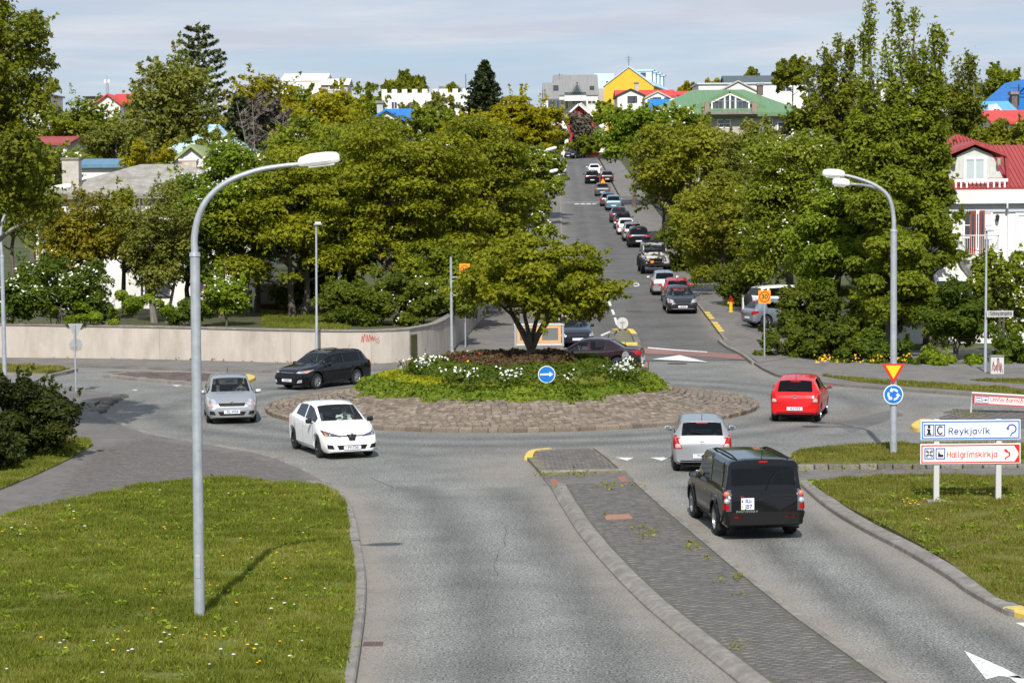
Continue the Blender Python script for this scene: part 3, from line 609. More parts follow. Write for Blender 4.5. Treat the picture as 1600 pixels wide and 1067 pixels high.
paint('lane_marking', [hp(q) for q in ([(949, 471), (953, 470.5), (956, 478), (952, 478.5)], [(954.5, 484.5), (958, 484), (961.5, 492), (957.5, 492.5)], [(959, 497), (962.5, 496.5), (967, 508), (962.5, 508.5)], [(938, 524), (958, 515.5), (959.5, 516.7), (940, 525.8)], [(948, 459), (951, 458.6), (953, 464), (950, 464.5)])], zf=hz_)
arc = []
for k_ in range(13):
    t_ = R(-150 + 300 * k_ / 12); arc.append((994 + 5.2 * math.cos(t_), 445.3 + 2.9 * math.sin(t_)))
arc2 = [(994 + (x - 994) * .62, 445.3 + (y - 445.3) * .55) for x, y in arc]
paint('bend_marking', [hp([arc[k_], arc[k_ + 1], arc2[k_ + 1], arc2[k_]]) for k_ in range(12)], zf=hz_)
y0 = 238.5
mbp = []
for k_ in range(7): xx = st_l(y0) + 1.3 + k_ * .62; mbp.append([(xx, y0), (xx + .6, y0), (xx + .5, y0 + 1.2), (xx + .1, y0 + 1.2)])
paint('bump_marking', mbp, zf=hz_)
paint('bump_line', [[(st_l(y0) + .2, y0 + 3), (st_r(y0) + 6, y0 + 3), (st_r(y0) + 6, y0 + 3.7), (st_l(y0) + .2, y0 + 3.7)]], zf=hz_, m=mat('worn_paint', (.33, .32, .30), .8))
M_TAR = mat('tar_seam', (.035, .034, .033), .8); M_PATCH = asphalt('patched_asphalt', (0.062, 0.060, 0.056), (0.20, 0.196, 0.184), 30.0, (.38, .62))
def crack(px0, py0, px1, py1, w, seed, m=M_TAR):
    q = random.Random(seed); a, b = g(px0, py0), g(px1, py1); n = max(6, int((b - a).length / .35)); d = (b - a).normalized(); s_ = Vector((-d.y, d.x, 0)); vs = []; o = 0
    for k in range(n + 1): o = o * .7 + q.uniform(-.07, .07); c = a.lerp(b, k / n) + s_ * o; ww = w * q.uniform(.4, 1); vs += [c + s_ * ww, c - s_ * ww]
    mb = MB().add([(v.x, v.y, .0045) for v in vs], [(2 * k + 1, 2 * k + 3, 2 * k + 2, 2 * k) for k in range(n)]); return tag(mb.build('tar_seam', m), kind='structure')
for k_, c_ in enumerate([(575, 745, 612, 762, .012), (600, 720, 720, 706, .012), (790, 820, 772, 900, .007), (330, 690, 520, 700, .012), (720, 692, 990, 690, .010), (1180, 690, 1300, 705, .010), (1290, 668, 1420, 655, .014)]): crack(*c_, k_)
for q_ in ([(1300, 662), (1395, 640), (1412, 648), (1330, 676)],):
    mb = MB().add([(v.x, v.y, .0042) for v in gp(q_)], [(0, 1, 2, 3)]); o_ = mb.build('asphalt_patch', M_PATCH); tag(o_, kind='structure')
    if o_.data.polygons[0].normal.z < 0: o_.data.flip_normals()
# manhole covers and a gully grate
M_IRON = mat('cast_iron', (.09, .065, .055), .7, (.14, .09, .075), 14.0)
for px, py, rx_ in ((1058, 568.2, .42), (953, 406.5, .4), (989, 486.5, .42), (862, 570, .4)):
    p = hit(px, py); c_ = MB().lathe([(.02, .012), (rx_ * .55, .012), (rx_ * .6, .008), (rx_ * .94, .012), (rx_, 0)], 20).build('manhole_cover', M_IRON); c_.location = (p.x, p.y, float(hill(p.y)) + .018)
    tag(c_, {1058: 'iron manhole cover in the road just below the white ramp marking', 953: 'iron manhole cover high up the street beside the off-road vehicle', 989: 'iron manhole cover in the street left of the grey hatchback', 862: 'iron manhole cover behind the planted island'}[px], 'manhole cover', 'manhole covers in the road')
p = g(583, 1006); mb = MB().box(-.24, .24, -.2, .2, 0, .008)
gr = thing('gully_grate', 'small rusty gully grate beside the left lawn kerb', 'drain grate', p)
MB().box(-.16, .16, -.16, .16, 0, .012).build('frame', M_IRON, gr)
for k_ in range(5): MB().box(-.14 + k_ * .058, -.115 + k_ * .058, -.13, .13, .01, .02).build('bar', M_IRON, gr)

# uphill pavements
def pave_strip(name, fl, fr, y0, y1, dz, m, parent=None):
    yy = np.arange(y0, y1 + .1, 2.0); mb = MB(); vs = []; fs = []
    for y in yy: z = float(hill(y)); vs += [(fl(y), y, z - .08), (fl(y), y, z + dz), (fr(y), y, z + dz), (fr(y), y, z - .08)]
    for i in range(len(yy) - 1):
        for k_ in range(3): fs.append((i * 4 + k_, i * 4 + k_ + 1, i * 4 + k_ + 5, i * 4 + k_ + 4)[::-1])
    fs.append((0, 1, 2, 3)); mb.add(vs, fs); o = mb.build(name, m, parent); return o if parent else tag(o, kind='structure')
rp_ = pave_strip('pavement', lambda y: st_r(y) + .16, lambda y: st_r(y) + 2.9, 107, 239, .13, M_SLAB)
pave_strip('pavement', lambda y: st_r(y) + .16, lambda y: st_r(y) + 2.9, 250, 340, .13, M_SLAB)
pave_strip('pavement', lambda y: st_l(y) - 5.4 + max(0, y - 126) * .03, lambda y: st_l(y) - .16, 103, 345, .13, M_SLAB)
pave_strip('kerb', lambda y: st_r(y), lambda y: st_r(y) + .158, 107, 239, .12, M_CONC)
pave_strip('kerb', lambda y: st_l(y) - .158, lambda y: st_l(y), 109, 345, .12, M_CONC)
for k_, y in enumerate((110.3, 111.5, 112.7, 113.9, 116.5, 117.9, 119.3)):    # yellow kerb stones by the pavement
    q = MB().box(-.14, .14, -.5, .5, 0, .05).build('painted_kerb', M_YEL, rp_); q.location = (st_r(y) + .12, y, float(hill(y)) + .11)
# right corner apron joining street pavement and road pavement
ap = [(p.x, p.y) for p in hp([(1140, 546), (1163, 556), (1185, 571), (1240, 562), (1240, 530), (1196, 532), (1148, 532)])]
tag(MB().prism(ap, -.05, lambda x, y: float(hill(y)) + .125).build('pavement', M_SLAB), kind='structure')
kl_ = [Vector((p.x, p.y, 0)) for p in smooth_line(hp([(1128, 535), (1142, 546), (1164, 556.5), (1182, 570)]), 4)]
tag(strip(MB(), kl_, .2, lambda x, y: float(hill(y)) - .05, lambda x, y: float(hill(y)) + .135, -1).build('kerb', M_CONC), kind='structure')
# driveway on the right
dv = [(p.x, p.y) for p in hp([(1148, 512), (1165, 490), (1200, 486), (1300, 486), (1300, 510), (1240, 520), (1190, 528)])]
tag(MB().prism(dv, -.1, lambda x, y: float(hill(y)) + .14).build('driveway', M_PATH), kind='structure')

# island in the mouth of the street, stones all round
iso = [Vector((*hit(*q)[:2], 0)) for q in [(946, 545.5), (950, 531), (957, 521), (973, 517), (990, 521), (998, 533), (1003, 545)]]
mi = tag(MB().prism([(p.x, p.y) for p in iso], -.1, lambda x, y: float(hill(y)) + .06).build('traffic_island', M_SLAB), kind='structure')
isn = [Vector((*hit(*q)[:2], 0)) for q in [(957.5, 541.5), (955, 527), (960, 521), (974, 518.5), (986, 521), (991, 527), (997, 541.5)]]
tag(MB().prism([(p.x, p.y) for p in inset(isn, .3)], 0, lambda x, y: float(hill(y)) + .16).build('island_fill', M_JOINT, mi))
for j in range(len(isn)):
    a, b = isn[j], isn[(j + 1) % len(isn)]; n_ = max(1, int((b - a).length / .55)); 
    for k_ in range(n_):
        p = a.lerp(b, (k_ + .5) / n_); d = (b - a).normalized(); l_ = (b - a).length / n_
        yel = j in (2, 3, 4, 6) and not (j == 6 and k_ == n_ // 2 and False)
        q = MB().box(-l_ / 2 + .015, l_ / 2 - .015, -.14, .14, 0, .19).build('kerb_stone', M_YEL if yel else M_STONE, mi, bevel=.02)
        q.location = (p.x, p.y, float(hill(p.y))); q.rotation_euler = (0, 0, math.atan2(d.y, d.x))

# ------------------------------------------------ cobbled apron of the central island
def mound(r):
    return np.interp(r, [0, 2.5, 3.6, 4.4, 5.0, 5.5, 6.2, 7.0, 8.0, 8.46, 9], [1.26, 1.21, 1.10, .88, .68, .56, .36, .20, .10, .045, -.02])
mb = MB(); rs = [0.01, 1, 2, 3, 4, 4.6, 5, 5.5, 6, 6.6, 7.2, 7.8, 8.3, 8.5]
core = tag(MB().lathe([(r, float(mound(r)) - .055) for r in rs] + [(8.52, -.06)], 72, c=(CEN.x, CEN.y, 0)).build('central_island', M_JOINT, smooth=True), kind='structure')
me0 = core.data; bm = bmesh.new(); bm.from_mesh(me0); bmesh.ops.recalc_face_normals(bm, faces=bm.faces[:]); bm.to_mesh(me0); bm.free()
cob_meshes = []
for k_ in range(6):
    mb = MB(); q = random.Random(k_); w, l_ = .5, .5
    top = [(-.40 + q.uniform(-.05, .05), -.38 + q.uniform(-.05, .05)), (.40 + q.uniform(-.05, .05), -.38 + q.uniform(-.05, .05)), (.42 + q.uniform(-.05, .05), .36 + q.uniform(-.05, .05)), (-.40 + q.uniform(-.05, .05), .38 + q.uniform(-.05, .05))]
    mid = [(-.5, -.48), (.5, -.48), (.5, .48), (-.5, .48)]
    vs = [(x, y, -.5) for x, y in mid] + [(x, y, .34) for x, y in mid] + [(x, y, .5 + q.uniform(-.05, .05)) for x, y in top]
    fs = [(8, 9, 10, 11)] + [(a, (a + 1) % 4, 4 + (a + 1) % 4, 4 + a) for a in range(4)] + [(4 + a, 4 + (a + 1) % 4, 8 + (a + 1) % 4, 8 + a) for a in range(4)]
    cob_meshes.append((np.array(vs), fs))
stones = []
r = 8.36
rowi = 0
while r > 4.85:
    wr = .195 if rowi else .18; n_ = int(2 * math.pi * r / (.255 if rowi else .42)); ph = random.uniform(0, 1)
    cuts = np.sort((np.arange(n_) + rng.uniform(-.18, .18, n_)) / n_)
    for j in range(n_):
        a0 = cuts[j]; a1 = cuts[(j + 1) % n_] + (1 if j == n_ - 1 else 0); am = (a0 + a1) / 2; th = 2 * math.pi * (am + ph / n_)
        l_ = (a1 - a0) * 2 * math.pi * r * .965; rr_ = r - wr / 2 + rng.uniform(-.012, .012)
        stones.append((rr_, th, l_, wr * .95))
    r -= wr + .012; rowi += 1
def stone_mat(s):
    rr_, th, l_, w = s; sl = math.atan2(float(mound(rr_ + .12) - mound(rr_ - .12)), .24)
    return Matrix.Translation((CEN.x + rr_ * math.cos(th), CEN.y + rr_ * math.sin(th), float(mound(rr_)) + random.uniform(-.009, .009))) @ Matrix.Rotation(th + math.pi / 2 + random.uniform(-.05, .05), 4, 'Z') @ Matrix.Rotation(-sl + random.uniform(-.05, .05), 4, 'X') @ Matrix.Diagonal((l_, w, .16, 1))
def show(s): 
    return (-math.sin(s[1]) > -.25) * s[2] * s[3] * (1 + 2.2 * abs(float(mound(s[0] + .1) - mound(s[0] - .1)))) * (1 if -math.sin(s[1]) > .1 else .4)
order = sorted(range(len(stones)), key=lambda j: -show(stones[j]))
cm_ = []
for vs, fs in cob_meshes:
    me = bpy.data.meshes.new('cobble'); me.from_pydata([tuple(v) for v in vs], [], fs); me.materials.append(M_COB); cm_.append(me)
for q, j in enumerate(order[:300]):
    o = link('cobble', cm_[q % 6], core); o.matrix_world = stone_mat(stones[j])
VV, FF, TT = [], [], []; off = 0
for q, j in enumerate(order[300:]):
    vs, fs = cob_meshes[q % 6]; M = np.array(stone_mat(stones[j])); VV.append(vs @ M[:3, :3].T + M[:3, 3]); FF.append(np.array(fs) + off); off += len(vs); TT.append(np.full(len(vs), rng.random()))
tag(link('cobble_field', np_mesh('cobble_field', np.concatenate(VV), np.concatenate(FF), M_COBA, np.concatenate(TT)), core), kind='stuff')
# ================================================================== BUILDINGS AND WALLS
M_GLASSB = mat('window_glass', (.035, .045, .055), .06, (.06, .075, .09), 1.5, spec=.9)
M_FRAME = mat('window_frame_white', (.78, .78, .76), .5)
M_DKFRAME = mat('window_frame_dark', (.06, .05, .05), .5)
M_REDFR = mat('window_frame_red', (.25, .045, .03), .5)
M_CURT = mat('curtain', (.62, .64, .62), .9, (.72, .73, .70), 6.0, stretch=(14, 1, .3))
M_WHITEW = mat('white_render', (.72, .70, .665), .85, (.80, .785, .75), 1.2, 8.0, bump=.15, bscale=20, c3=(.66, .64, .60), s3=.35)
M_WHITER = mat('white_brickwork', (.76, .745, .71), .85, (.82, .81, .78), 6.0, 8.0, bump=.6, bscale=9, stretch=(1, 1, 2.4), c3=(.72, .70, .66), s3=.5)
M_GREYB = mat('grey_render', (.40, .37, .33), .88, (.47, .44, .39), 2.0, 8.0)
M_YELLOWW = mat('yellow_render', (.78, .43, .035), .8, (.82, .46, .045), 1.0)
M_REDW = mat('red_cladding', (.42, .045, .03), .8, (.50, .06, .04), 4.0)
def roof_mat(name, c, c2, rough=.5, stretch=(6, .2, .2)): return mat(name, c, rough, c2, 1.0, 6.0, stretch=stretch)
M_RROOF = roof_mat('red_iron_roof', (.30, .045, .045), (.37, .068, .064))
M_ORROOF = roof_mat('bright_red_roof', (.58, .045, .03), (.62, .06, .045))
M_GREYROOF = roof_mat('grey_iron_roof', (.21, .205, .20), (.26, .255, .25))
M_STONEROOF = mat('lichen_slate_roof', (.26, .245, .215), .9, (.37, .355, .32), 3.0, 9.0, bump=.6, bscale=8, c3=(.21, .195, .16), s3=1.1)
M_BLUEROOF = roof_mat('blue_iron_roof', (.012, .16, .52), (.018, .20, .58))
M_LBROOF = roof_mat('pale_blue_roof', (.42, .60, .70), (.48, .67, .77))
M_CYROOF = roof_mat('sky_blue_roof', (.10, .36, .60), (.13, .40, .64))
M_GRROOF = roof_mat('green_iron_roof', (.115, .215, .105), (.145, .25, .13))
M_OLROOF = roof_mat('olive_roof', (.26, .30, .11), (.32, .36, .15))
M_DSLATE = mat('dark_slate_roof', (.06, .075, .085), .7, (.11, .14, .15), 6.0)
M_CHIM = mat('chimney_render', (.42, .39, .345), .9, (.52, .48, .43), 4.0, 8.0)
M_RUST = mat('rusty_chimney', (.52, .47, .40), .9, (.58, .54, .48), 4.0, 8.0, c3=(.36, .12, .02), s3=1.6, coords='Object')
M_DARK = mat('dark_trim', (.025, .025, .027), .6)
M_METAL = mat('galvanised_metal', (.36, .39, .42), .45, (.46, .49, .53), 5.0, 8.0, metal=.35)
M_MESHG = mat('wire_grey', (.3, .31, .32), .5, metal=.5)

def window(parent, x, z, w, h, y, bars=(1, 0), fr=None, sill=True, fw=.09, glass=None, curtain=False, name='window'):
    """a window on a wall that faces -y at local y; frame proud, glass set back, glazing bars built"""
    fr = fr or M_FRAME; mb = MB(); x0, x1, z0, z1 = x - w / 2, x + w / 2, z - h / 2, z + h / 2; ya, yb = y - .05, y + .10
    mb.box(x0 - fw, x0, ya, yb, z0 - fw, z1 + fw); mb.box(x1, x1 + fw, ya, yb, z0 - fw, z1 + fw)
    mb.box(x0, x1, ya, yb, z1, z1 + fw); mb.box(x0, x1, ya, yb, z0 - fw, z0)
    for k in range(bars[0]):
        xx = x0 + w * (k + 1) / (bars[0] + 1); mb.box(xx - fw * .35, xx + fw * .35, ya + .01, yb - .01, z0, z1)
    for k in range(bars[1]):
        zz = z0 + h * (k + 1) / (bars[1] + 1); mb.box(x0, x1, ya + .016, yb - .016, zz - fw * .3, zz + fw * .3)
    o = mb.build(name, fr, parent)
    MB().box(x0, x1, y - .012, y + .012, z0, z1).build('pane', M_CURT if curtain else (glass or M_GLASSB), o)
    if sill: MB().box(x0 - fw - .06, x1 + fw + .06, y - .16, y - .052, z0 - fw - .07, z0 - fw - .002).build('sill', M_CONC, o)
    return o

def house(name, label, ox, oy, rz, w, d, z0, ze, zr, axis, wall, roof, cat='house', over=.35, hip=0.0, wins=(), thick=.16, group=None, fr=None):
    """box of width w (local x) and depth d (local y, away from the viewer), origin at the front left ground corner"""
    t = thing(name, label, cat, (ox, oy, z0), rz, group); he, hr = ze - z0, zr - z0; o_ = over
    mb = MB()
    if axis == 'y':      # gable towards the viewer
        mb.ngon_xz([(0, 0), (w, 0), (w, he), (w / 2, hr), (0, he)], 0, d)
    elif axis == 'x' and hip == 0:
        mb.box(0, w, 0, d, 0, he); mb.add([(0, 0, he), (0, d, he), (0, d / 2, hr), (w, 0, he), (w, d, he), (w, d / 2, hr)], [(0, 1, 2)[::-1], (3, 4, 5)])
    else: mb.box(0, w, 0, d, 0, he)
    mb.build('wall', wall, t)
    rb = MB()
    if axis == 'y':
        s = (hr - he) / (w / 2)
        for sgn in (-1, 1):
            xe = w / 2 + sgn * (w / 2 + o_); ze_ = he - s * o_
            a = [(w / 2, -o_, hr + .02), (xe, -o_, ze_ + .02), (xe, d + o_, ze_ + .02), (w / 2, d + o_, hr + .02)]; b = [(x, y, z + thick) for x, y, z in a]
            f = [(0, 1, 2, 3), (7, 6, 5, 4), (0, 4, 5, 1), (1, 5, 6, 2), (2, 6, 7, 3), (3, 7, 4, 0)]
            rb.add(a + b, f if sgn < 0 else [q[::-1] for q in f])
    elif axis == 'x':
        s = (hr - he) / (d / 2); h_ = hip
        for sgn in (-1, 1):
            ye = d / 2 + sgn * (d / 2 + o_); ze_ = he - s * o_
            a = [(-o_, ye, ze_ + .02), (w + o_, ye, ze_ + .02), (w - h_ + (o_ if not h_ else 0), d / 2, hr + .02), (h_ - (o_ if not h_ else 0), d / 2, hr + .02)]; b = [(x, y, z + thick) for x, y, z in a]
            f = [(0, 1, 2, 3)[::-1], (4, 5, 6, 7), (0, 1, 5, 4), (1, 2, 6, 5), (2, 3, 7, 6), (3, 0, 4, 7)]
            rb.add(a + b, f if sgn < 0 else [q[::-1] for q in f])
        if h_:
            for xe, xr in ((-o_, h_), (w + o_, w - h_)):
                z_ = he - s * o_ + .02 + thick
                f = (0, 1, 2) if xe > 0 else (2, 1, 0); rb.add([(xe, -o_, z_), (xe, d + o_, z_), (xr, d / 2, hr + .02 + thick)], [f])
            rb.box(-o_ + .02, w + o_ - .02, -o_ + .02, d + o_ - .02, he - s * o_ - .1, he - s * o_ + .03)
    else:
        rb.box(-o_, w + o_, -o_, d + o_, he, he + thick)
    t_roof = rb.build('roof', roof, t)
    for q in wins: window(t, *q[:4], 0, *(q[4:5] or [(1, 0)]), fr=fr, fw=.07)
    return t, t_roof
def wpx(px0, px1, Y): return at(px0, 290, Y).x, size(px1 - px0, Y)
def zpx(px, py, Y): return at(px, py, Y).z

# ---- boundary wall along the road and round the corner
wl = smooth_line(gp([(-420, 562), (-100, 561.5), (0, 562), (120, 563), (250, 565), (400, 569), (500, 571.5), (580, 572), (640, 568.5)], 0), 2)[:-1]
wl += smooth_line([g(640, 568.5), g(672, 562.5), g(690, 557), Vector((-2.35, 106, 0)), Vector((-1.75, 114, 0)), Vector((-1.0, 124, 0)), Vector((.3, 146, 0)), Vector((2.4, 250, 0))], 4)
bw = thing('boundary_wall', 'long pale concrete boundary wall with coping curving round the street corner', 'wall', (0, 100, 0))
def wtop(x, y): return 1.45 + float(hill(y)) * .95 + max(0, min(1, (y - 101) / 12)) * .45
mb = MB(); cp = MB(); n_ = len(wl); vs = []; cv = []
for i, p in enumerate(wl):
    a = wl[max(i - 1, 0)]; b = wl[min(i + 1, n_ - 1)]; d = Vector((b.x - a.x, b.y - a.y)).normalized(); nx, ny = -d.y, d.x; zt = wtop(p.x, p.y)
    vs += [(p.x, p.y - 100, -.1), (p.x, p.y - 100, zt), (p.x + nx * .22, p.y + ny * .22 - 100, zt), (p.x + nx * .22, p.y + ny * .22 - 100, -.1)]
    q = lambda o_, z: (p.x + nx * o_, p.y + ny * o_ - 100, z)
    cv += [q(-.05, zt + .002), q(-.05, zt + .055), q(.27, zt + .075), q(.27, zt + .002)]
fs = [(i * 4 + k, i * 4 + k + 4, i * 4 + (k + 1) % 4 + 4, i * 4 + (k + 1) % 4) for i in range(n_ - 1) for k in range(4)]
mb.add(vs, fs).build('wall_face', M_WALLC, bw); cp.add(cv, fs + [(0, 1, 2, 3)]).build('coping', M_CONC, bw)
M_STAIN = mat('wall_seam', (.33, .29, .245), .9)
for i in range(8, len(wl) - 4, 3):
    p = wl[i]; a, b = wl[i - 1], wl[i + 1]; d = Vector((b.x - a.x, b.y - a.y)).normalized()
    MB().bar((p.x + d.y * .004, p.y - 100 - d.x * .004, .02), (p.x + d.y * .004, p.y - 100 - d.x * .004, wtop(p.x, p.y) - .01), .018, .012, (d.y, -d.x, 0)).build('panel_joint', M_STAIN, bw)
M_GRAF = mat('red_spray_paint', (.52, .03, .03), .6)
def scrawl(seed, x0, z0, w, h, n, rad, y_of, m, parent, name='graffiti'):
    q = random.Random(seed); pts = []
    for k in range(n):
        x = x0 + w * k / (n - 1) + q.uniform(-.06, .06) * w; z = z0 + (h if k % 2 else 0) * q.uniform(.5, 1) + q.uniform(-.1, .1) * h
        pts.append(Vector((x, 0, z)))
    pts = smooth_line(pts, 6)
    o = MB().tube([(p.x, y_of(p.x), p.z) for p in pts], rad, 4).build(name, m, parent); return o
gl, gr_ = g(566, 571), g(592, 572)
scrawl(3, gl.x, 1.02, .42, .34, 9, .010, lambda x: g(580, 572).y - 100 - .012 + (x - g(580, 572).x) * (-.02), M_GRAF, bw)
scrawl(5, gl.x + .40, 1.08, .36, .20, 8, .009, lambda x: g(580, 572).y - 100 - .012 + (x - g(580, 572).x) * (-.02), M_GRAF, bw)
# garden behind it, a little higher than the road
M_GARD = mat('garden_soil', (.045, .055, .018), .95, (.085, .085, .03), 2.0, 8.0)
gpoly = [(p.x + (.1 if p.y < 101 and p.x < -4 else -.15), p.y + .15) for p in wl[:-2] if p.y < 128] + [(-1.4, 130), (-48, 130)]
tag(MB().prism(gpoly, -.1, 1.22).build('garden_ground', M_GARD), kind='structure')

# ---- left house behind the wall
Y = 121.0
x0, w = wpx(62, 402, Y); z0 = 1.2; ze = zpx(240, 303, Y); zr = zpx(240, 262, Y + 4.5)
lh, _ = house('white_house', 'white rendered house with lichen covered grey hip roof behind the boundary wall', x0, Y, 0, w, 9, z0, ze, zr, 'x', M_WHITEW, M_STONEROOF, over=.45, hip=4.6)
def rel(px, py, Y, t): p = at(px, py, Y); return p.x - t.location.x, p.z - t.location.z
for (a, b, c, d, bars, fr) in [(229, 262, 428, 458, (1, 0), M_DKFRAME), (307, 329, 418, 456, (1, 0), M_REDFR), (160, 190, 330, 372, (1, 1), M_FRAME), (355, 378, 330, 372, (1, 0), M_FRAME)]:
    xa, za = rel(a, d, Y, lh); xb, zb = rel(b, c, Y, lh); window(lh, (xa + xb) / 2, (za + zb) / 2, xb - xa, zb - za, 0, bars, fr)
xa, za = rel(80, 396, Y, lh); xb, zb = rel(103, 340, Y, lh); dr_ = window(lh, (xa + xb) / 2, (za + zb) / 2, xb - xa, zb - za, 0, (1, 3), M_REDFR, name='balcony_door')
xa, za = rel(98, 293, Y + .5, lh); xb, zb = rel(123, 250, Y + .5, lh); MB().box(xa, xb, .4, 1.3, za - .6, zb).build('chimney', M_CHIM, lh); MB().box(xa - .06, xb + .06, .34, 1.36, zb + .002, zb + .12).build('chimney_cap', M_CONC, lh)
xa, za = rel(277, 275, Y + 4, lh); xb, zb = rel(303, 251, Y + 4, lh); MB().box(xa, xb, 4.9, 5.7, za - .9, zb).build('chimney', M_RUST, lh); MB().box(xa - .05, xb + .05, 4.85, 5.75, zb + .002, zb + .1).build('chimney_cap', M_FRAME, lh)
MB().tube([(rel(213, 0, Y, lh)[0], -.1, 0), (rel(213, 0, Y, lh)[0], -.1, ze - z0 - .1)], .05, 6).build('downpipe', M_DARK, lh)
Y2 = 118.5; x0, w = wpx(396, 462, Y2)
ext, _ = house('house_extension', 'low grey rendered extension with basement window strip beside the garden lawn', x0, Y2, 0, w, 5, 1.2, zpx(430, 448, Y2), zpx(430, 448, Y2) + .3, 'flat', M_GREYB, M_CONC, cat='house', over=.15)
xa, za = rel(409, 494, Y2, ext); xb, zb = rel(444, 477, Y2, ext); window(ext, (xa + xb) / 2, (za + zb) / 2, xb - xa, zb - za, 0, (3, 0), M_REDFR)
xs0 = rel(330, 500, Y2, ext); mb = MB()
st = thing('garden_steps', 'concrete garden steps with solid side wall in front of the white house', 'steps', (at(318, 500, 119).x, 117.2, 1.2))
for k in range(6): MB().box(0 + k * .3, 2.6, 0, 1.2, k * .18, k * .18 + .178).build('step', M_CONC, st)
MB().ngon_xz([(-.25, 0), (2.6, 0), (2.6, 1.9), (1.9, 1.9), (-.25, .35)], -.2, -.002).build('side_wall', M_GREYB, st)

# ---- right house with red roof and balcony
Y = 106.0; HR = 284
x0 = at(1400, 300, Y).x; w = 11.5; d = 9.0; z0 = float(hill(Y)) + .1
ze = zpx(1500, 296, Y - .35)
rh = thing('white_house', 'white house with red corrugated roof, dormer and curved balcony', 'house', (x0, Y, z0))
def q2(px, py, Yp=None): p = at(px, py, Yp or Y); return p.x - x0, p.z - z0
he = ze - z0
MB().box(0, w, 0, d, -.3, he - .68).build('wall', M_WHITER, rh)
MB().box(-.4, w + .4, -.4, d + .4, he - .66, he).build('eaves_band', M_WHITEW, rh)
MB().box(-.43, w + .43, -.43, d + .43, he + .002, he + .07).build('gutter', M_RROOF, rh)
MB().box(-.10, w + .10, -.10, -.003, he - 1.05, he - .665).build('frieze', mat('blue_grey_band', (.50, .53, .58), .8), rh)
# hip roof with a forward gable at the dormer
px_, pz_ = q2(1496, 210, Y + 4.0); rx2, rz2 = q2(1552, 227, Y + 4.0)
rb = MB(); zb_ = he + .08
A, B, C_, D_ = (-.4, -.35, zb_), (w + .4, -.35, zb_), (w + .4, d + .4, zb_), (-.4, d + .4, zb_); P1 = (px_, 4.2, pz_); P2 = (rx2, 4.6, rz2); P3 = (w + .4, 4.6, rz2)
rb.add([A, B, C_, D_, P1, P2, P3], [(0, 1, 5, 4), (1, 6, 5), (0, 4, 3), (4, 5, 6, 2, 3)]); rfo = rb.build('roof', M_RROOF, rh)
ribs = MB()
def on_roof(x):   # z range of the front slope at local x: eave to ridge
    if x < px_: t_ = (x + .4) / (px_ + .4); return Vector((x, -.35, zb_)), Vector((x, -.35 + t_ * 4.55, zb_ + (pz_ - zb_) * t_))
    t_ = min(1, (x - px_) / (rx2 - px_)); yt, zt = 4.2 + .4 * t_, pz_ + (rz2 - pz_) * t_; return Vector((x, -.35, zb_)), Vector((x, yt, zt))
xx = -.2
def xlist(a, b, s):
    o = []
    while a < b: o.append(a); a += s
    return o
for xx in xlist(-.1, w + .3, .19):
    a, b = on_roof(xx)
    if px_ < xx < rx2 or xx <= px_ or True:
        # the front slope is the plane eave-P1-P2 (or its continuation)
        if (b - a).length > .3: ribs.bar(a + Vector((0, -.0, .02)), b + Vector((0, 0, .02)), .045, .05)
o = ribs.build('roof_ribs', M_RROOF, rfo); tag(o, kind='stuff')
# dormer
dx0, dz0 = q2(1482, 291, Y); dx1, _z = q2(1568, 291, Y); dax, daz = q2(1523, 226, Y); dm = (dx0 + dx1) / 2
ex0, ez0 = q2(1497, 243, Y); ex1, _z = q2(1552, 243, Y)
yd = .15
dp = MB().ngon_xz([(dx0, dz0 + .35), (dx1, dz0 + .35), (ex1, ez0), (dax, daz - .12), (ex0, ez0)], yd, yd + 3.2).build('dormer', mat('canvas_panel', (.50, .52, .48), .9, (.60, .62, .58), 3.0, stretch=(5, 1, 1)), rh)
MB().ngon_xz([(dx0 - .02, zb_ + .02), (dx1 + .02, zb_ + .02), (dx1 + .02, dz0 + .345), (dx0 - .02, dz0 + .345)], yd, yd + 1.2).build('dormer_base', M_ORROOF if False else M_RROOF, dp)
f = [(0, 1, 2, 3), (7, 6, 5, 4), (0, 4, 5, 1), (1, 5, 6, 2), (2, 6, 7, 3), (3, 7, 4, 0)]
gx0, gz0 = q2(1474, 246, Y); gx1, _z = q2(1572, 246, Y)
for xe, ze2 in ((gx0, gz0), (gx1, gz0)):
    a = [(dax, yd - .3, daz), (xe, yd - .3, ze2), (xe, yd + 3.4, ze2), (dax, yd + 3.4, daz)]; MB().add(a + [(x, y, z + .16) for x, y, z in a], f if xe < dax else [k[::-1] for k in f]).build('dormer_roof', M_RROOF, dp)
    # the steep lower cheek boards
    sx = dx0 - .25 if xe < dax else dx1 + .25
    MB().bar((xe, yd - .08, ze2 + .02), (sx, yd - .08, dz0 + .0), .16, .26, (0, 1, 0)).build('dormer_board', M_RROOF, dp)
wx0, wz0 = q2(1507, 292, Y); wx1, wz1 = q2(1541, 247, Y)
window(dp, (wx0 + wx1) / 2, (wz0 + wz1) / 2 + .1, wx1 - wx0 - .2, wz1 - wz0 - .35, yd - .02, (1, 0), M_FRAME, False, .13, mat('pale_blind', (.45, .52, .52), .4), name='dormer_window')
for px in (1490, 1560):
    lx, lz = q2(px, 253, Y); MB().lathe([(.02, -.16), (.085, -.15), (.1, 0), (.085, .15), (.02, .17)], 10, c=(lx, yd - .25, lz)).build('wall_lamp', mat('lamp_glass_olive', (.36, .36, .27), .4), dp, smooth=True)
bx0, bz0 = q2(1486, 291, Y); bx1, bz1 = q2(1572, 284, Y)
rl = MB().box(bx0, bx1, -.42, -.34, bz1 - .0, bz1 + .14).build('roof_railing', M_FRAME, rh)
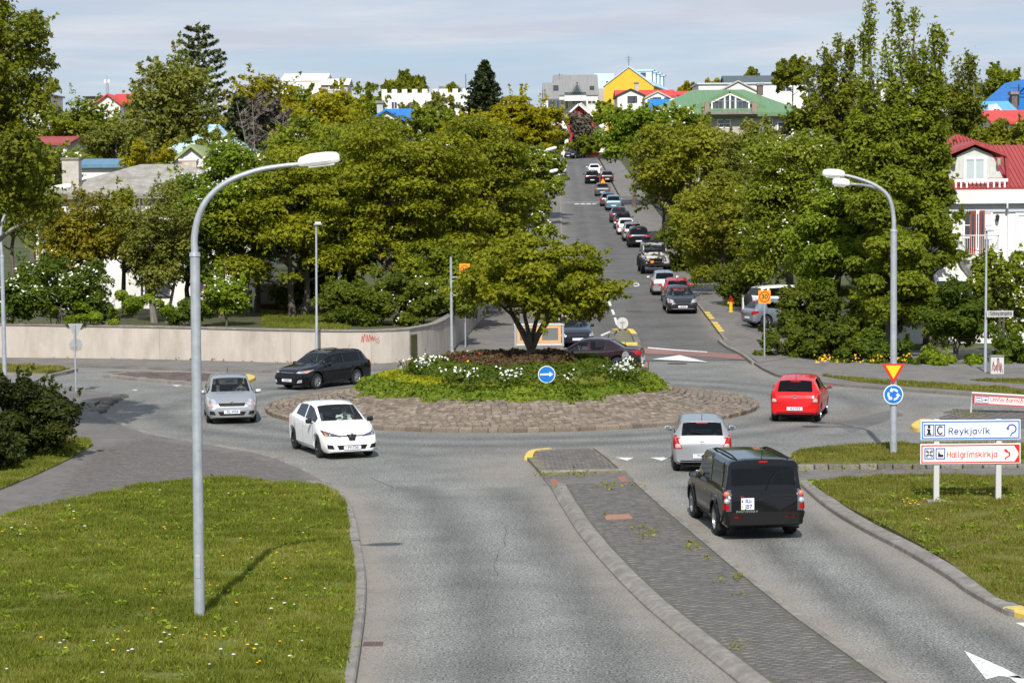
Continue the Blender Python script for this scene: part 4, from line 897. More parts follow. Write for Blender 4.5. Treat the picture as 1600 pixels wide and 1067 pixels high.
for px in (1491, 1499, 1508, 1541, 1550, 1559, 1567): xx = q2(px, 290)[0]; MB().box(xx - .04, xx + .04, -.41, -.35, bz0 - .1, bz1 - .002).build('baluster', M_FRAME, rl)
# balcony with door
fx0, fz0 = q2(1507, 404); fx1, fz1 = q2(1549, 329)
op = MB().box(fx0, fx1, -.002, .02, fz0, fz1).build('balcony_opening', mat('dark_room', (.02, .012, .01), .8), rh)
window(rh, *[(q2(1511, 350)[0]), (q2(1511, 352)[1])], size(8, Y), size(36, Y), -.03, (0, 1), M_FRAME, False, .07)
window(rh, q2(1543, 350)[0], q2(1543, 352)[1], size(10, Y), size(38, Y), -.03, (0, 1), M_FRAME, False, .08, M_CURT)
for px, wd, m_ in ((1519.5, .26, M_REDFR), (1526.5, .14, M_FRAME), (1534, .22, M_REDFR)):
    xx, zz = q2(px, 365); dl_ = MB().box(xx - wd / 2, xx + wd / 2, -.14, -.05, fz0, fz1).build('balcony_door', m_, rh); MB().box(xx - wd * .22, xx + wd * .22, -.146, -.139, fz0 + .5, fz1 - .15).build('pane', M_GLASSB, dl_)
for a in ((1505, 1509), (1547, 1551)): MB().box(q2(a[0], 0)[0], q2(a[1], 0)[0], -.045, .03, fz0, fz1).build('door_frame', mat('frame_blue_white', (.62, .65, .70), .6), rh)
cx_, cz_ = q2(1528, 402); rb_ = size(33, Y)
sl = MB().lathe([(.02, -.10), (rb_, -.10), (rb_, .06), (.02, .06)], 40, c=(cx_, 0, cz_)).build('balcony_slab', M_WHITEW, rh)
MB().lathe([(.15, -1.05), (rb_ * .30, -.98), (rb_ * .6, -.72), (rb_ * .8, -.4), (rb_ * .9, -.105)], 32, c=(cx_, .02, cz_)).build('balcony_corbel', M_WHITEW, rh, smooth=True)
M_RAIL = mat('white_railing', (.66, .66, .66), .5)
ra = [(cx_ + rb_ * .95 * math.cos(R(t)), rb_ * .95 * math.sin(R(t))) for t in range(180, 361, 6)]
rt = MB().tube([(x, y - .02, cz_ + 1.02) for x, y in ra], .028, 5).build('railing', M_RAIL, rh); MB().tube([(x, y - .02, cz_ + .16) for x, y in ra], .018, 4).build('lower_rail', M_RAIL, rt)
for x, y in ra: MB().tube([(x, y - .02, cz_ + .06), (x, y - .02, cz_ + 1.0)], .012, 4).build('railing_bar', M_RAIL, rt)
window(rh, q2(1608, 360)[0], q2(1608, 362)[1], size(34, Y), size(50, Y), -.0, (1, 0), mat('frame_blue_white', (1, 1, 1)), True, .14, M_CURT)
window(rh, q2(1462, 350)[0], q2(1462, 352)[1], size(30, Y), size(48, Y), -.0, (1, 0), None, True, .12)
for px in (1462, 1520, 1608): window(rh, q2(px, 460)[0], q2(px, 462)[1], size(30, Y), size(46, Y), -.0, (1, 0), None, True, .12)
lx, lz = q2(1557, 341); wl_ = MB().lathe([(.02, -.15), (.07, -.1), (.1, .1), (.03, .18)], 8, c=(lx, -.22, lz)).build('wall_lantern', M_DARK, rh); MB().bar((lx, 0, lz - .1), (lx, -.2, lz - .14), .03, .03).build('bracket', M_DARK, wl_)
xx = q2(1577, 0, Y)[0]; MB().tube([(q2(1573, 0)[0], -.42, he - .66), (q2(1573, 0)[0], -.38, he - .85), (xx, -.06, he - 1.15), (xx, -.06, .2)], .045, 6).build('downpipe', M_WHITEW, rh)

# ---- houses further up the hill
def gable_px(name, label, pxl, pxr, pye, apx, apy, Y, d, wall, roof, lean=0.0, base=None, over=.3, wins=(), cat='house', thick=.2, group=None):
    x, w = wpx(pxl, pxr, Y); z0 = float(hill(Y)) - .5
    return house(name, label, x, Y, -lean, w, d, z0, zpx((pxl + pxr) / 2, pye, Y), zpx(apx, apy, Y), 'y', wall, roof, cat, over, 0, (), thick, group)
def ridge_px(name, label, pxl, pxr, pye, pyr, Y, d, wall, roof, hip=0.0, over=.3, lean=0.0, cat='house', flat=False, thick=.2, group=None):
    x, w = wpx(pxl, pxr, Y); z0 = float(hill(Y)) - .5; ze = zpx((pxl + pxr) / 2, pye, Y)
    zr = ze if flat else zpx((pxl + pxr) / 2, pyr, Y + d / 2)
    return house(name, label, x, Y, -lean, w, d, z0, ze, zr, 'flat' if flat else 'x', wall, roof, cat, over, hip, (), thick, group)
def win_px(t, a, b, c, d, Y, bars=(1, 0), fr=None, glass=None, y=0.0, sill=False, fw=.12):
    p, q = at(a, d, Y), at(b, c, Y); window(t, (p.x + q.x) / 2 - t.location.x, (p.z + q.z) / 2 - t.location.z, q.x - p.x, q.z - p.z, y, bars, fr, sill, fw, glass)
def chim_px(t, a, b, c, d, Y, m=None, dep=1.0):
    p, q = at(a, d, Y), at(b, c, Y); x0, x1, za, zb = p.x - t.location.x, q.x - t.location.x, p.z - t.location.z, q.z - t.location.z; y = Y - t.location.y
    o = MB().box(x0, x1, y, y + dep, za, zb).build('chimney', m or M_CHIM, t); MB().box(x0 - .12, x1 + .12, y - .12, y + dep + .12, zb + .003, zb + .25).build('cap', M_CONC, o)
def antenna(t, px, py0, py1, Y, arms=3):
    p, q = at(px, py0, Y), at(px, py1, Y); x, y = p.x - t.location.x, Y - t.location.y; za, zb = p.z - t.location.z, q.z - t.location.z
    o = MB().tube([(x, y, za), (x, y, zb)], .05, 5).build('antenna', M_DARK, t)
    for k in range(arms): z = zb - .3 - k * (zb - za) * .16; MB().bar((x - .7 + .15 * k, y, z), (x + .7 - .15 * k, y, z), .04, .04).build('antenna_arm', M_DARK, o)

yh, yroof = gable_px('yellow_house', 'bright yellow gabled house with pale blue roof on the hilltop', 945, 1022, 135, 982, 106, 430, 36, M_YELLOWW, M_LBROOF, lean=R(9.5), over=.25)
antenna(yh, 981.3, 108, 88, 431)
wv = yh.children
x0y, wy = wpx(945, 1022, 430)
for k in range(4):       # dormers on the right-hand slope
    yl_ = 6 + k * 7.0; hx = wy * .80; zt_ = (zpx(982, 106, 430) - yh.location.z); ze_ = zpx(982, 135, 430) - yh.location.z; zz = ze_ + (zt_ - ze_) * .44
    dd = MB().box(hx - 1.6, hx + .9, yl_, yl_ + 2.4, zz - .9, zz + 1.5).build('dormer', M_LBROOF, yh)
    MB().box(hx - 1.8, hx + 1.3, yl_ - .2, yl_ + 2.6, zz + 1.503, zz + 1.75).build('dormer_roof', M_LBROOF, dd)
    MB().box(hx - 1.3, hx + .7, yl_ - .06, yl_ - .003, zz - .3, zz + 1.2).build('dormer_window', M_GLASSB, dd)
    MB().box(hx - .2, hx + .7, yl_ - .12, yl_ - .063, zz - .3, zz + 1.2).build('curtain', M_FRAME, dd)
bh, _ = ridge_px('blue_roofed_house', 'white house with pale blue roof joined to the left of the yellow gable', 934, 960, 138, 117, 445, 14, M_WHITEW, M_LBROOF)
win_px(bh, 947, 955, 127, 133, 444, (1, 0), y=-1.2)
MB().box(.2, 1.6, -3, -.02, 4, zpx(936, 140, 445) - bh.location.z).build('stair_tower', M_GREYB, bh)

gy_, _ = ridge_px('grey_roofed_house', 'white house with tall grey roof and glazed triangular dormer left of the yellow one', 868, 935, 149, 119, 425, 14, M_WHITEW, M_GREYROOF, over=.2)
g2_, _ = ridge_px('house_wing', 'lower grey roofed wing with wide glass front, leftmost of the hilltop row', 851, 873, 155, 131.5, 424, 11, M_WHITEW, M_GREYROOF, over=.2)
win_px(g2_, 857, 881, 157, 171, 423.9, (3, 0), M_MESHG, y=-.05); chim_px(g2_, 850.5, 852, 142, 158, 424, M_CONC, .6)
win_px(gy_, 866, 872, 134, 140, 424, (0, 0), M_DARK, y=1.2)
win_px(gy_, 923, 928, 135, 138, 424, (0, 0), M_DARK, y=1.2)
win_px(gy_, 894, 909, 157, 163, 424, (2, 0)); win_px(gy_, 919, 931, 157.5, 162.5, 424, (1, 0)); win_px(gy_, 884, 888, 157, 170, 424, (0, 0))
px0 = at(889, 149, 423); px1 = at(914, 149, 423); pa = at(902, 128.5, 423)
dmo = MB().ngon_xz([(px0.x - gy_.location.x, px0.z - gy_.location.z), (px1.x - gy_.location.x, px1.z - gy_.location.z), (pa.x - gy_.location.x, pa.z - gy_.location.z)], -.8, 5).build('dormer', M_GREYROOF, gy_)
MB().ngon_xz([(px0.x + .6 - gy_.location.x, px0.z + .2 - gy_.location.z), (px1.x - .6 - gy_.location.x, px1.z + .2 - gy_.location.z), (pa.x - gy_.location.x, pa.z - .6 - gy_.location.z)], -.9, -.803).build('dormer_glass', M_GLASSB, dmo)
for a, b in ((px0, pa), (px1, pa)): MB().bar((a.x - gy_.location.x, -.85, a.z - gy_.location.z), (b.x - gy_.location.x, -.85, b.z - gy_.location.z), .3, .35).build('dormer_trim', M_GREYROOF, dmo)
p, q = at(882, 158, 422), at(916, 149.5, 422); MB().box(p.x - gy_.location.x, q.x - gy_.location.x, -3, -.81, p.z - gy_.location.z, q.z - gy_.location.z).build('balcony', M_WHITEW, gy_)
p, q = at(882, 149, 422), at(916, 144, 422); bl = MB().box(p.x - gy_.location.x, q.x - gy_.location.x, -3, -2.95, p.z - gy_.location.z, q.z - gy_.location.z).build('balcony_glass', glass_mat('balcony_glass', (.55, .62, .62)), gy_)
antenna(gy_, 874, 120, 115, 430, 1)

wh1, _ = gable_px('white_house', 'small white gabled house with chimney right in front of the yellow wall', 965.5, 1007, 151, 990, 141.5, 385, 12, M_WHITEW, M_DARK, over=.25, thick=.3)
win_px(wh1, 981.5, 990, 151.5, 160.5, 385, (0, 0), M_DKFRAME); win_px(wh1, 991.5, 994.5, 151.5, 160, 385, (0, 0), M_DKFRAME); chim_px(wh1, 992, 997.5, 131, 145, 387, M_CHIM, 1.0)
rr1, _ = ridge_px('red_roofed_house', 'row house ridge with bright red roof behind the small white gables', 964, 1055, 152, 143, 392, 9, M_WHITEW, M_ORROOF, over=.2)
wh2, _ = gable_px('white_house', 'small white gabled house with three windows beside the green roof', 1009, 1047, 154, 1034, 144.5, 380, 8, M_WHITEW, M_CHIM, over=.25, thick=.25)
win_px(wh2, 1021, 1032, 153.5, 161, 380, (0, 0), M_DKFRAME); win_px(wh2, 1017, 1019, 155, 161, 380, (0, 0), M_DKFRAME); win_px(wh2, 1038.5, 1045, 154, 159, 380, (0, 0), M_DKFRAME)
bl_, _ = ridge_px('blue_shed', 'bright blue lean-to roof beside the green roofed house', 1017, 1047, 174, 157.5, 330, 7, M_BLUEROOF, M_BLUEROOF, over=.2)
rr2, _ = ridge_px('red_roofed_house', 'flat strip of bright red roof just left of the green roofed house', 1057, 1090, 149, 144.5, 400, 8, M_WHITEW, M_ORROOF)

Y = 262
gh, _ = ridge_px('green_roofed_house', 'large house with green metal roof and glazed gable terrace', 1022, 1243, 177, 145.5, Y, 17, M_GREYB, M_GRROOF, hip=5.0, over=1.1, thick=.35)
q3 = lambda px, py, Yp=Y: (at(px, py, Yp).x - gh.location.x, at(px, py, Yp).z - gh.location.z)
a, b, c = q3(1086, 170), q3(1196, 170), q3(1141, 142.5)
gg = MB().ngon_xz([a, b, c], .9, 9).build('gable_roof', M_GRROOF, gh)
for p_, q_ in ((a, c), (b, c)): MB().bar((p_[0], .75, p_[1]), (q_[0], .75, q_[1]), .5, .45, (0, 1, 0)).build('gable_board', M_GRROOF, gg)
g1, g2, g3, g4, g5 = q3(1113, 175.3), q3(1171, 175.3), q3(1171, 160), q3(1141, 147), q3(1113, 160)
gw = MB().ngon_xz([g1, g2, g3, g4, g5], .6, .88).build('glazed_gable', M_GLASSB, gh)
for px in (1113, 1133, 1141.5, 1150, 1171):
    x, z = q3(px, 175.3); x2, z2 = q3(px, 147 + abs(px - 1141) * .45); MB().box(x - .09, x + .09, .5, .597, z, z2).build('glazing_bar', M_FRAME, gw)
for p_, q_ in ((g5, g4), (g3, g4), (g1, g2)): MB().bar((p_[0], .52, p_[1]), (q_[0], .52, q_[1]), .14, .2, (0, 1, 0)).build('glazing_bar', M_FRAME, gw)
t0, t1 = q3(1099, 176.5, Y - 1.5), q3(1184, 174.5, Y - 1.5); MB().box(t0[0], t1[0], -1.5, .55, t0[1] - .2, t1[1]).build('terrace', M_CONC, gh)
r0, r1 = q3(1099, 158, Y - 1.5), q3(1184, 158, Y - 1.5); rl = MB().bar((r0[0], -1.4, r0[1]), (r1[0], -1.4, r1[1]), .05, .06).build('terrace_railing', M_MESHG, gh)
for k in range(15): x = r0[0] + (r1[0] - r0[0]) * k / 14; MB().bar((x, -1.4, t1[1]), (x, -1.4, r0[1]), .035, .035).build('railing_post', M_MESHG, rl)
for k, px in enumerate((1101, 1175)): x, z = q3(px, 170, Y - 1.2); MB().box(x, x + .55, -1.3, -.8, t1[1] + .003, t1[1] + 1.0).build('wood_screen', mat('weathered_wood', (.30, .22, .16), .85), rl)
MB().box(-.9, q3(1243, 177)[0] + .9, -1.02, -.6, q3(1141, 181)[1] - .15, q3(1141, 178.8)[1]).build('fascia', M_DARK, gh)
for (a_, b_, c_, d_) in ((1122, 1131, 188, 199), (1132, 1140, 188, 199), (1183, 1191, 192, 206), (1193, 1206, 187, 204), (1216, 1228, 192, 206), (1236, 1243, 188, 202)): win_px(gh, a_, b_, c_, d_, Y, (0, 1))
chim_px(gh, 1184, 1192.5, 134, 149, Y + 7, mat('brown_brick', (.13, .10, .085), .9, (.17, .13, .11), 6.0), 1.2)
wf, _ = ridge_px('white_flat_block', 'long white flat roofed block showing behind the green roof ridge', 1092, 1262, 131.5, 0, 350, 12, M_WHITEW, mat('pale_metal_roof', (.50, .58, .66), .5), flat=True)
win_px(wf, 1219, 1237, 136.5, 143, 350, (1, 0)); win_px(wf, 1160, 1168, 137, 142, 350, (0, 0))
wg, _ = gable_px('white_gable_house', 'white low gable standing behind the green roof peak', 1123, 1184, 144, 1157, 128, 340, 6, M_WHITEW, M_CHIM, over=.3)
ds, _ = ridge_px('slate_roofed_house', 'house with dark slate roof rising behind the white low gable', 1135, 1211, 131, 120.5, 400, 10, M_GREYB, M_DSLATE); antenna(ds, 1183, 122, 112, 404, 1)
wm, _ = ridge_px('white_modern_block', 'white cubic block with dark windows seen through the tall poplar', 1335, 1422, 131, 0, 210, 10, M_WHITEW, M_WHITEW, flat=True)
for a_ in (1345, 1365, 1385, 1405): win_px(wm, a_, a_ + 9, 141, 148, 210, (1, 0), M_DKFRAME); win_px(wm, a_, a_ + 9, 155, 162, 210, (1, 0), M_DKFRAME)
chim_px(wm, 1389, 1393, 119, 132, 213, M_WHITEW, .6)
b1, _ = gable_px('blue_house', 'bright blue roofed house cut off by the right edge of the photo', 1573, 1650, 160, 1590, 126, 185, 10, M_BLUEROOF, M_BLUEROOF, over=.2); antenna(b1, 1591.5, 165, 132, 184.5, 2); chim_px(b1, 1581, 1590, 148, 180, 184, mat('brown_brick', (.13, .1, .085)), .9)
b2, _ = ridge_px('sky_blue_house', 'low house with sky blue roof and tiny white gable behind the poplar', 1528, 1584, 178, 163, 175, 7, M_WHITEW, M_CYROOF)
p0, p1, pa = at(1546, 177, 174), at(1570, 177, 174), at(1557.5, 162, 174); lc = b2.location
MB().ngon_xz([(p0.x - lc.x, p0.z - lc.z), (p1.x - lc.x, p1.z - lc.z), (pa.x - lc.x, pa.z - lc.z)], -.9, 2.5).build('small_gable', M_FRAME, b2); win_px(b2, 1553, 1562, 171, 176, 174, (1, 0), y=-.95, fw=.06)
antenna(b2, 1534, 162, 125, 176, 2)
r3, _ = ridge_px('red_roofed_house', 'low bright red roof between the sky blue house and the red dormer house', 1553, 1690, 193, 177, 160, 8, M_WHITEW, M_ORROOF)

Y = 352
rg, _ = gable_px('red_gable_house', 'red gabled house with white barge boards at the top of the street', 881, 936, 190, 903, 164, Y, 10, M_REDW, M_CHIM, over=.4, thick=.35)
for s_, (xa, ya) in ((0, (878, 187)), (1, (940, 193))):
    a, b = at(xa, ya, Y - .8), at(904, 163, Y - .8); MB().bar((a.x - rg.location.x, -.6, a.z - rg.location.z), (b.x - rg.location.x, -.6, b.z - rg.location.z), .25, .75, (0, 1, 0)).build('barge_board', M_FRAME, rg)
win_px(rg, 896, 903, 190, 198, Y, (1, 1)); win_px(rg, 912, 919, 192, 200, Y, (1, 1))
gs, _ = ridge_px('grey_shed', 'low grey roof right behind the red gable', 921, 948, 186, 177, 372, 7, M_WHITEW, M_GREYROOF)
fw_ = thing('white_end_wall', 'tall narrow white house end wall beside the dark hatchback at the street top', 'house', (at(877, 240, 345).x, 345, float(hill(345)) - .3))
p, q = at(877, 238, 345), at(888, 176, 345); MB().ngon_xz([(0, 0), (q.x - p.x, 0), (q.x - p.x, q.z - p.z - 1.6), (.3, q.z - p.z), (0, q.z - p.z)], 0, 6).build('wall', M_WHITEW, fw_)
p2 = at(863, 182, 346); MB().ngon_xz([(p2.x - p.x, 5), (-.02, 5), (-.02, q.z - p.z - .3), (p2.x - p.x, q.z - p.z - 1.5)], 1, 5).build('gable_wall', M_WHITEW, fw_); MB().box(-.5, -.04, .6, .98, 4, q.z - p.z - .6).build('downpipe_panel', M_RROOF, fw_)

# left skyline
cb, _ = ridge_px('crenellated_building', 'white building with battlement parapet above the trees', 598, 765, 147.5, 0, 330, 14, M_WHITEW, M_WHITEW, flat=True, over=0.0)
mb = MB(); xw = size(167, 330); zt_ = zpx(680, 147.5, 330) - cb.location.z
for k in range(11): xx = k * xw / 10.6; MB().box(xx, xx + xw / 20, -.002, .5, zt_ + .163, zt_ + .75).build('merlon', M_WHITEW, cb)
chim_px(cb, 687, 694, 138, 150, 330.5, M_WHITEW, 1.2); antenna(cb, 728, 150, 116, 332, 0)
for a_ in (612, 640, 668, 712): win_px(cb, a_, a_ + 8, 160, 170, 330, (1, 0))
bb, _ = gable_px('blue_roofed_house', 'half hidden gabled house with vivid blue roof amid the tall maples', 583, 628, 187, 597, 174, 205, 9, M_WHITEW, M_BLUEROOF, over=.35)
bb2, _ = ridge_px('blue_roof_wing', 'vivid blue roof wing to the right of the blue roofed gable', 598, 642, 187, 174, 208, 7, M_WHITEW, M_BLUEROOF); chim_px(bb, 589, 598, 162, 177, 208, M_CHIM, .8)
win_px(bb, 603, 606, 186, 198, 205, (0, 0), M_DKFRAME); win_px(bb, 609, 612, 188, 200, 205, (0, 0), M_DKFRAME)
wmo, _ = ridge_px('white_hall', 'large white hall with shallow sloping roof above the golden maple', 442, 512, 127, 118, 320, 12, M_WHITEW, M_WHITEW, over=.1); 
wmo2, _ = ridge_px('white_hall_wing', 'lower grey walled wing at the right end of the white hall', 505, 545, 133, 126, 318, 8, M_GREYB, M_WHITEW); win_px(wmo2, 515, 530, 135, 140, 318, (2, 0))
l1, _ = ridge_px('pale_blue_roofed_house', 'house with broad pale blue roof behind the left garden trees', 268, 374, 236, 200, 152, 10, M_WHITEW, M_LBROOF, hip=2.6)
l2, _ = gable_px('olive_roofed_house', 'house with olive green roof just behind the rusty chimney', 262, 338, 262, 291, 231, 138, 8, M_WHITEW, M_OLROOF)
win_px(l2, 283, 296, 248, 258, 138, (1, 0))
l3, _ = ridge_px('blue_roof_strip_house', 'low house with dull blue roof between the white chimney and slate roof', 128, 190, 262, 254, 136, 5, M_WHITEW, roof_mat('dull_blue_roof', (.09, .20, .30), (.12, .24, .34)))
l4, _ = ridge_px('red_roofed_house', 'white house with red roof peeping out behind the dark tree on the left', 54, 106, 227, 218, 170, 8, M_WHITEW, M_RROOF)
l5, _ = gable_px('white_house', 'white house with thin red roof trim below the phone mast', 152, 190, 163, 180, 149, 300, 9, M_WHITEW, M_ORROOF, over=.4)
l5b, _ = ridge_px('red_roofed_house', 'small red ridge to the right of the white house under the phone mast', 181, 210, 161, 149.5, 303, 6, M_WHITEW, M_ORROOF)
l6, _ = ridge_px('grey_flat_block', 'low grey flat roofed block left of the phone mast', 136, 161, 153, 0, 320, 8, M_GREYB, M_DARK, flat=True)
l7, _ = ridge_px('white_flat_block', 'white flat roofed block half hidden by the dark tree on the left', 46, 80, 150, 0, 300, 9, M_WHITEW, M_GREYROOF, flat=True)
for c_ in range(3): win_px(l7, 50 + c_ * 9, 55 + c_ * 9, 158, 166, 300, (0, 0))
mast = thing('phone_mast', 'slim phone mast with white panel antennas on the left skyline', 'mast', (at(168, 155, 318).x, 318, float(hill(318))))
zt_ = zpx(168, 118, 318) - float(hill(318)); zb2 = zpx(168, 131, 318) - float(hill(318))
MB().tube([(0, 0, 0), (0, 0, zb2)], [.28, .18], 8).build('pole', M_METAL, mast); MB().tube([(0, 0, zb2), (0, 0, zt_)], .06, 6).build('tip', M_METAL, mast)
for sx in (-.25, .25): MB().box(sx - .14, sx + .14, -.3, -.1, zb2 + .1, zt_ - .6).build('panel_antenna', M_FRAME, mast)
# ================================================================== TREES AND PLANTS
M_BARK = mat('bark', (.085, .07, .055), .95, (.15, .125, .10), 5.0, 8.0, stretch=(1, 1, .3), bump=.6, bscale=12)
M_BARKP = mat('pale_bark', (.17, .155, .13), .95, (.25, .23, .20), 5.0, 8.0, stretch=(1, 1, .3))
LM = {
 'maple': leaf_mat('maple_leaves', (0.102, 0.122, 0.007), (0.266, 0.276, 0.012), (0.305, 0.244, 0.015), .33),
 'gold': leaf_mat('golden_leaves', (0.173, 0.158, 0.005), (0.357, 0.315, 0.008), None, .32),
 'rowan': leaf_mat('rowan_leaves', (0.097, 0.132, 0.010), (0.250, 0.286, 0.021), None, .32),
 'bright': leaf_mat('bright_green_leaves', (0.098, 0.155, 0.009), (0.241, 0.310, 0.021), None, .33),
 'poplar': leaf_mat('poplar_leaves', (0.074, 0.096, 0.009), (0.230, 0.244, 0.019), None, .32),
 'willow': leaf_mat('willow_leaves', (0.111, 0.130, 0.021), (0.255, 0.259, 0.044), None, .32),
 'olive': leaf_mat('olive_leaves', (0.123, 0.142, 0.011), (0.292, 0.286, 0.022), None, .32),
 'orange': leaf_mat('young_orange_leaves', (0.149, 0.149, 0.013), (0.286, 0.237, 0.018), (0.319, 0.198, 0.018), .32),
 'dark': leaf_mat('dark_bush_leaves', (0.015, 0.024, 0.005), (0.054, 0.065, 0.009), (0.083, 0.056, 0.009), .2),
 'spruce': leaf_mat('spruce_needles', (.022, .034, .012), (.066, .084, .028), None, .1),
 'pine': leaf_mat('pine_needles', (.050, .066, .022), (.135, .150, .050), None, .1),
 'twig': leaf_mat('bare_twigs', (.105, .088, .070), (.18, .15, .12), None, .05),
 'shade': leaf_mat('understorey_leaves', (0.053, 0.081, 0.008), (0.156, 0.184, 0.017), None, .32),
 'brownshrub': leaf_mat('bronze_shrub_leaves', (.060, .034, .018), (.135, .090, .042), (.11, .13, .035), .2),
 'hedge': leaf_mat('hedge_leaves', (0.048, 0.084, 0.008), (0.133, 0.176, 0.017), None, .32),
 'cover': leaf_mat('ground_cover_leaves', (0.085, 0.140, 0.010), (0.215, 0.270, 0.024), None, .3),
 'lime': leaf_mat('lime_cover_leaves', (.22, .24, .010), (.38, .39, .020), None, .3),
 'grass': leaf_mat('grass_blades', (.112, .142, .016), (.26, .27, .042), (.36, .31, .12), .4),
}
M_BLOS = mat('white_blossom', (.72, .72, .62), .7)
M_PETAL = mat('white_petals', (.80, .80, .76), .7)
M_DAND = mat('yellow_petals', (.75, .42, .01), .7)
M_FLUFF = mat('seed_head', (.55, .54, .50), .9)
M_REDPET = mat('red_petals', (.60, .015, .012), .6)

def nrm(a): return a / (np.linalg.norm(a, axis=-1, keepdims=True) + 1e-9)
def leaf_quads(P, Nn, size, g_, aspect=.76, var=.32):
    n = len(P); t = nrm(np.cross(Nn, g_.normal(size=(n, 3)))); b = np.cross(Nn, t); s = (size * np.clip(np.exp(g_.normal(size=n) * var), .45, 1.9))[:, None]; V = np.empty((n, 3, 3))
    V[:, 0] = P - t * s * .45 - b * s * .6 * aspect; V[:, 1] = P - t * s * .45 + b * s * .6 * aspect; V[:, 2] = P + t * s * .6 + Nn * s * .12
    return V.reshape(-1, 3), np.arange(n * 3).reshape(-1, 3)

def crown(seed, Rv, K, rc, flat, n, leaf, shape='dome', sprig=40, up=.55, blossom=0, bsize=.12, hollow=.35, twigs=0, low=-.75):
    """leaf clumps through an ellipsoid of half-axes Rv centred on the origin. returns leaf mesh arrays, clump centres, blossom arrays"""
    g_ = np.random.default_rng(seed); Rv = np.array(Rv, float)
    u = nrm(g_.normal(size=(K, 3))); u[:, 2] = np.where(u[:, 2] < low, -u[:, 2] * g_.uniform(-.6, 1, K), u[:, 2]); rad = g_.uniform(hollow ** 2, 1, K) ** .5
    C = u * rad[:, None]; z = C[:, 2]
    if shape == 'cone': C[:, :2] *= np.clip((1.05 - z) * .62, .08, 1)[:, None]
    elif shape == 'vase': C[:, :2] *= (.62 + .38 * np.clip(z, -1, 1))[:, None]
    elif shape == 'column': C[:, :2] *= np.clip(1.15 - .55 * (z + 1) * .5, .2, 1)[:, None]; 
    rci = rc * g_.uniform(.65, 1.35, K)
    C = C * (Rv - np.minimum(rc * np.array([.55, .55, .55 * min(1, flat)]), Rv * .5))
    w = rci ** 2; ci = g_.choice(K, n, p=w / w.sum())
    d = nrm(g_.normal(size=(n, 3))); d[:, 2] = np.where(g_.random(n) < .72, np.abs(d[:, 2]), d[:, 2])
    rr = rci[ci] * (.45 + .55 * g_.random(n) ** .6); fl = np.array([1, 1, flat]); P = C[ci] + d * rr[:, None] * fl
    Nn = nrm(d * .55 + np.array([0, 0, up]) + g_.normal(size=(n, 3)) * .42)
    ct = g_.random(K); tint = np.clip(.55 * ct[ci] + .45 * g_.random(n), 0, 1)
    if sprig:                                     # shoots that break the outline
        m = sprig * 22; si = g_.integers(0, K, sprig); outd = nrm(C[si] / Rv + np.array([0, 0, .35]) + g_.normal(size=(sprig, 3)) * .35); ln = rci[si] * g_.uniform(.7, 1.6, sprig)
        k_ = np.repeat(np.arange(sprig), 22); tt = g_.random(m) ** .8
        P2 = C[si][k_] + outd[k_] * (rci[si][k_] * .55 * fl.mean() + ln[k_] * tt)[:, None] + g_.normal(size=(m, 3)) * (.10 * rc + leaf * .35) * (1.15 - tt)[:, None]
        N2 = nrm(g_.normal(size=(m, 3)) + np.array([0, 0, .6])); P = np.concatenate([P, P2]); Nn = np.concatenate([Nn, N2]); tint = np.concatenate([tint, np.clip(.55 * ct[si][k_] + .45 * g_.random(m) + .1, 0, 1)])
    V, F = leaf_quads(P, Nn, leaf, g_)
    B = None
    if blossom:
        top = np.where((d[:, 2] > .1) & (rr > rci[ci] * .75))[0]; top = g_.choice(top, min(blossom // 3, len(top)), replace=False)
        Pb = np.repeat(P[top] + Nn[top] * leaf * .25, 3, 0) + g_.normal(size=(len(top) * 3, 3)) * .09
        B = leaf_quads(Pb, nrm(np.array([0, -.4, .8]) + g_.normal(size=(len(Pb), 3)) * .35), bsize * .8, g_, 1.0, .12)
    return (V, F, np.repeat(tint, 3)), C, B

def trunk_mesh(seed, base_z, top, C, r0, lean=(0, 0), limbs=14, stems=1, wig=.12, spread=.5):
    """trunk(s) from base_z (below the crown origin) up to top with limbs bending to clump centres"""
    q = random.Random(seed); mb = MB(); H = top - base_z; order = list(range(len(C))); q.shuffle(order); li = 0
    for s in range(stems):
        a = q.uniform(0, 6.28); bx, by = (0, 0) if stems == 1 else (math.cos(a) * r0 * 1.6, math.sin(a) * r0 * 1.6); ex, ey = lean[0] + math.cos(a) * spread * (stems > 1) * H * .28, lean[1] + math.sin(a) * spread * (stems > 1) * H * .28
        pts = []; rad = []; m = 6
        for k in range(m + 1):
            t = k / m; pts.append(Vector((bx + ex * t + q.uniform(-wig, wig) * (0 < k), by + ey * t + q.uniform(-wig, wig) * (0 < k), base_z + H * t))); rad.append(r0 / math.sqrt(stems) * (1.25 if k == 0 else 1.0 - .80 * t))
        mb.tube(pts, rad, 7)
        for j in range(limbs // stems):
            c = Vector(C[order[li % len(order)]]); li += 1; hz = min(max(c.z - .55 * math.hypot(c.x - ex, c.y - ey), base_z + H * .22), base_z + H * .92); t = (hz - base_z) / H; k = min(int(t * m), m - 1)
            p0 = pts[k].lerp(pts[k + 1], t * m - k); rr = max(.022, (rad[k] * .55)); p3 = c; mid = p0.lerp(p3, .45) + Vector((q.uniform(-.2, .2), q.uniform(-.2, .2), q.uniform(-.1, .25) * (p3 - p0).length * .4))
            mb.tube([p0, p0.lerp(mid, .5) + Vector((0, 0, -.03)), mid, mid.lerp(p3, .55) + Vector((q.uniform(-.1, .1), q.uniform(-.1, .1), .06)), p3], [rr, rr * .8, rr * .6, rr * .4, rr * .2], 5, False)
    return mb

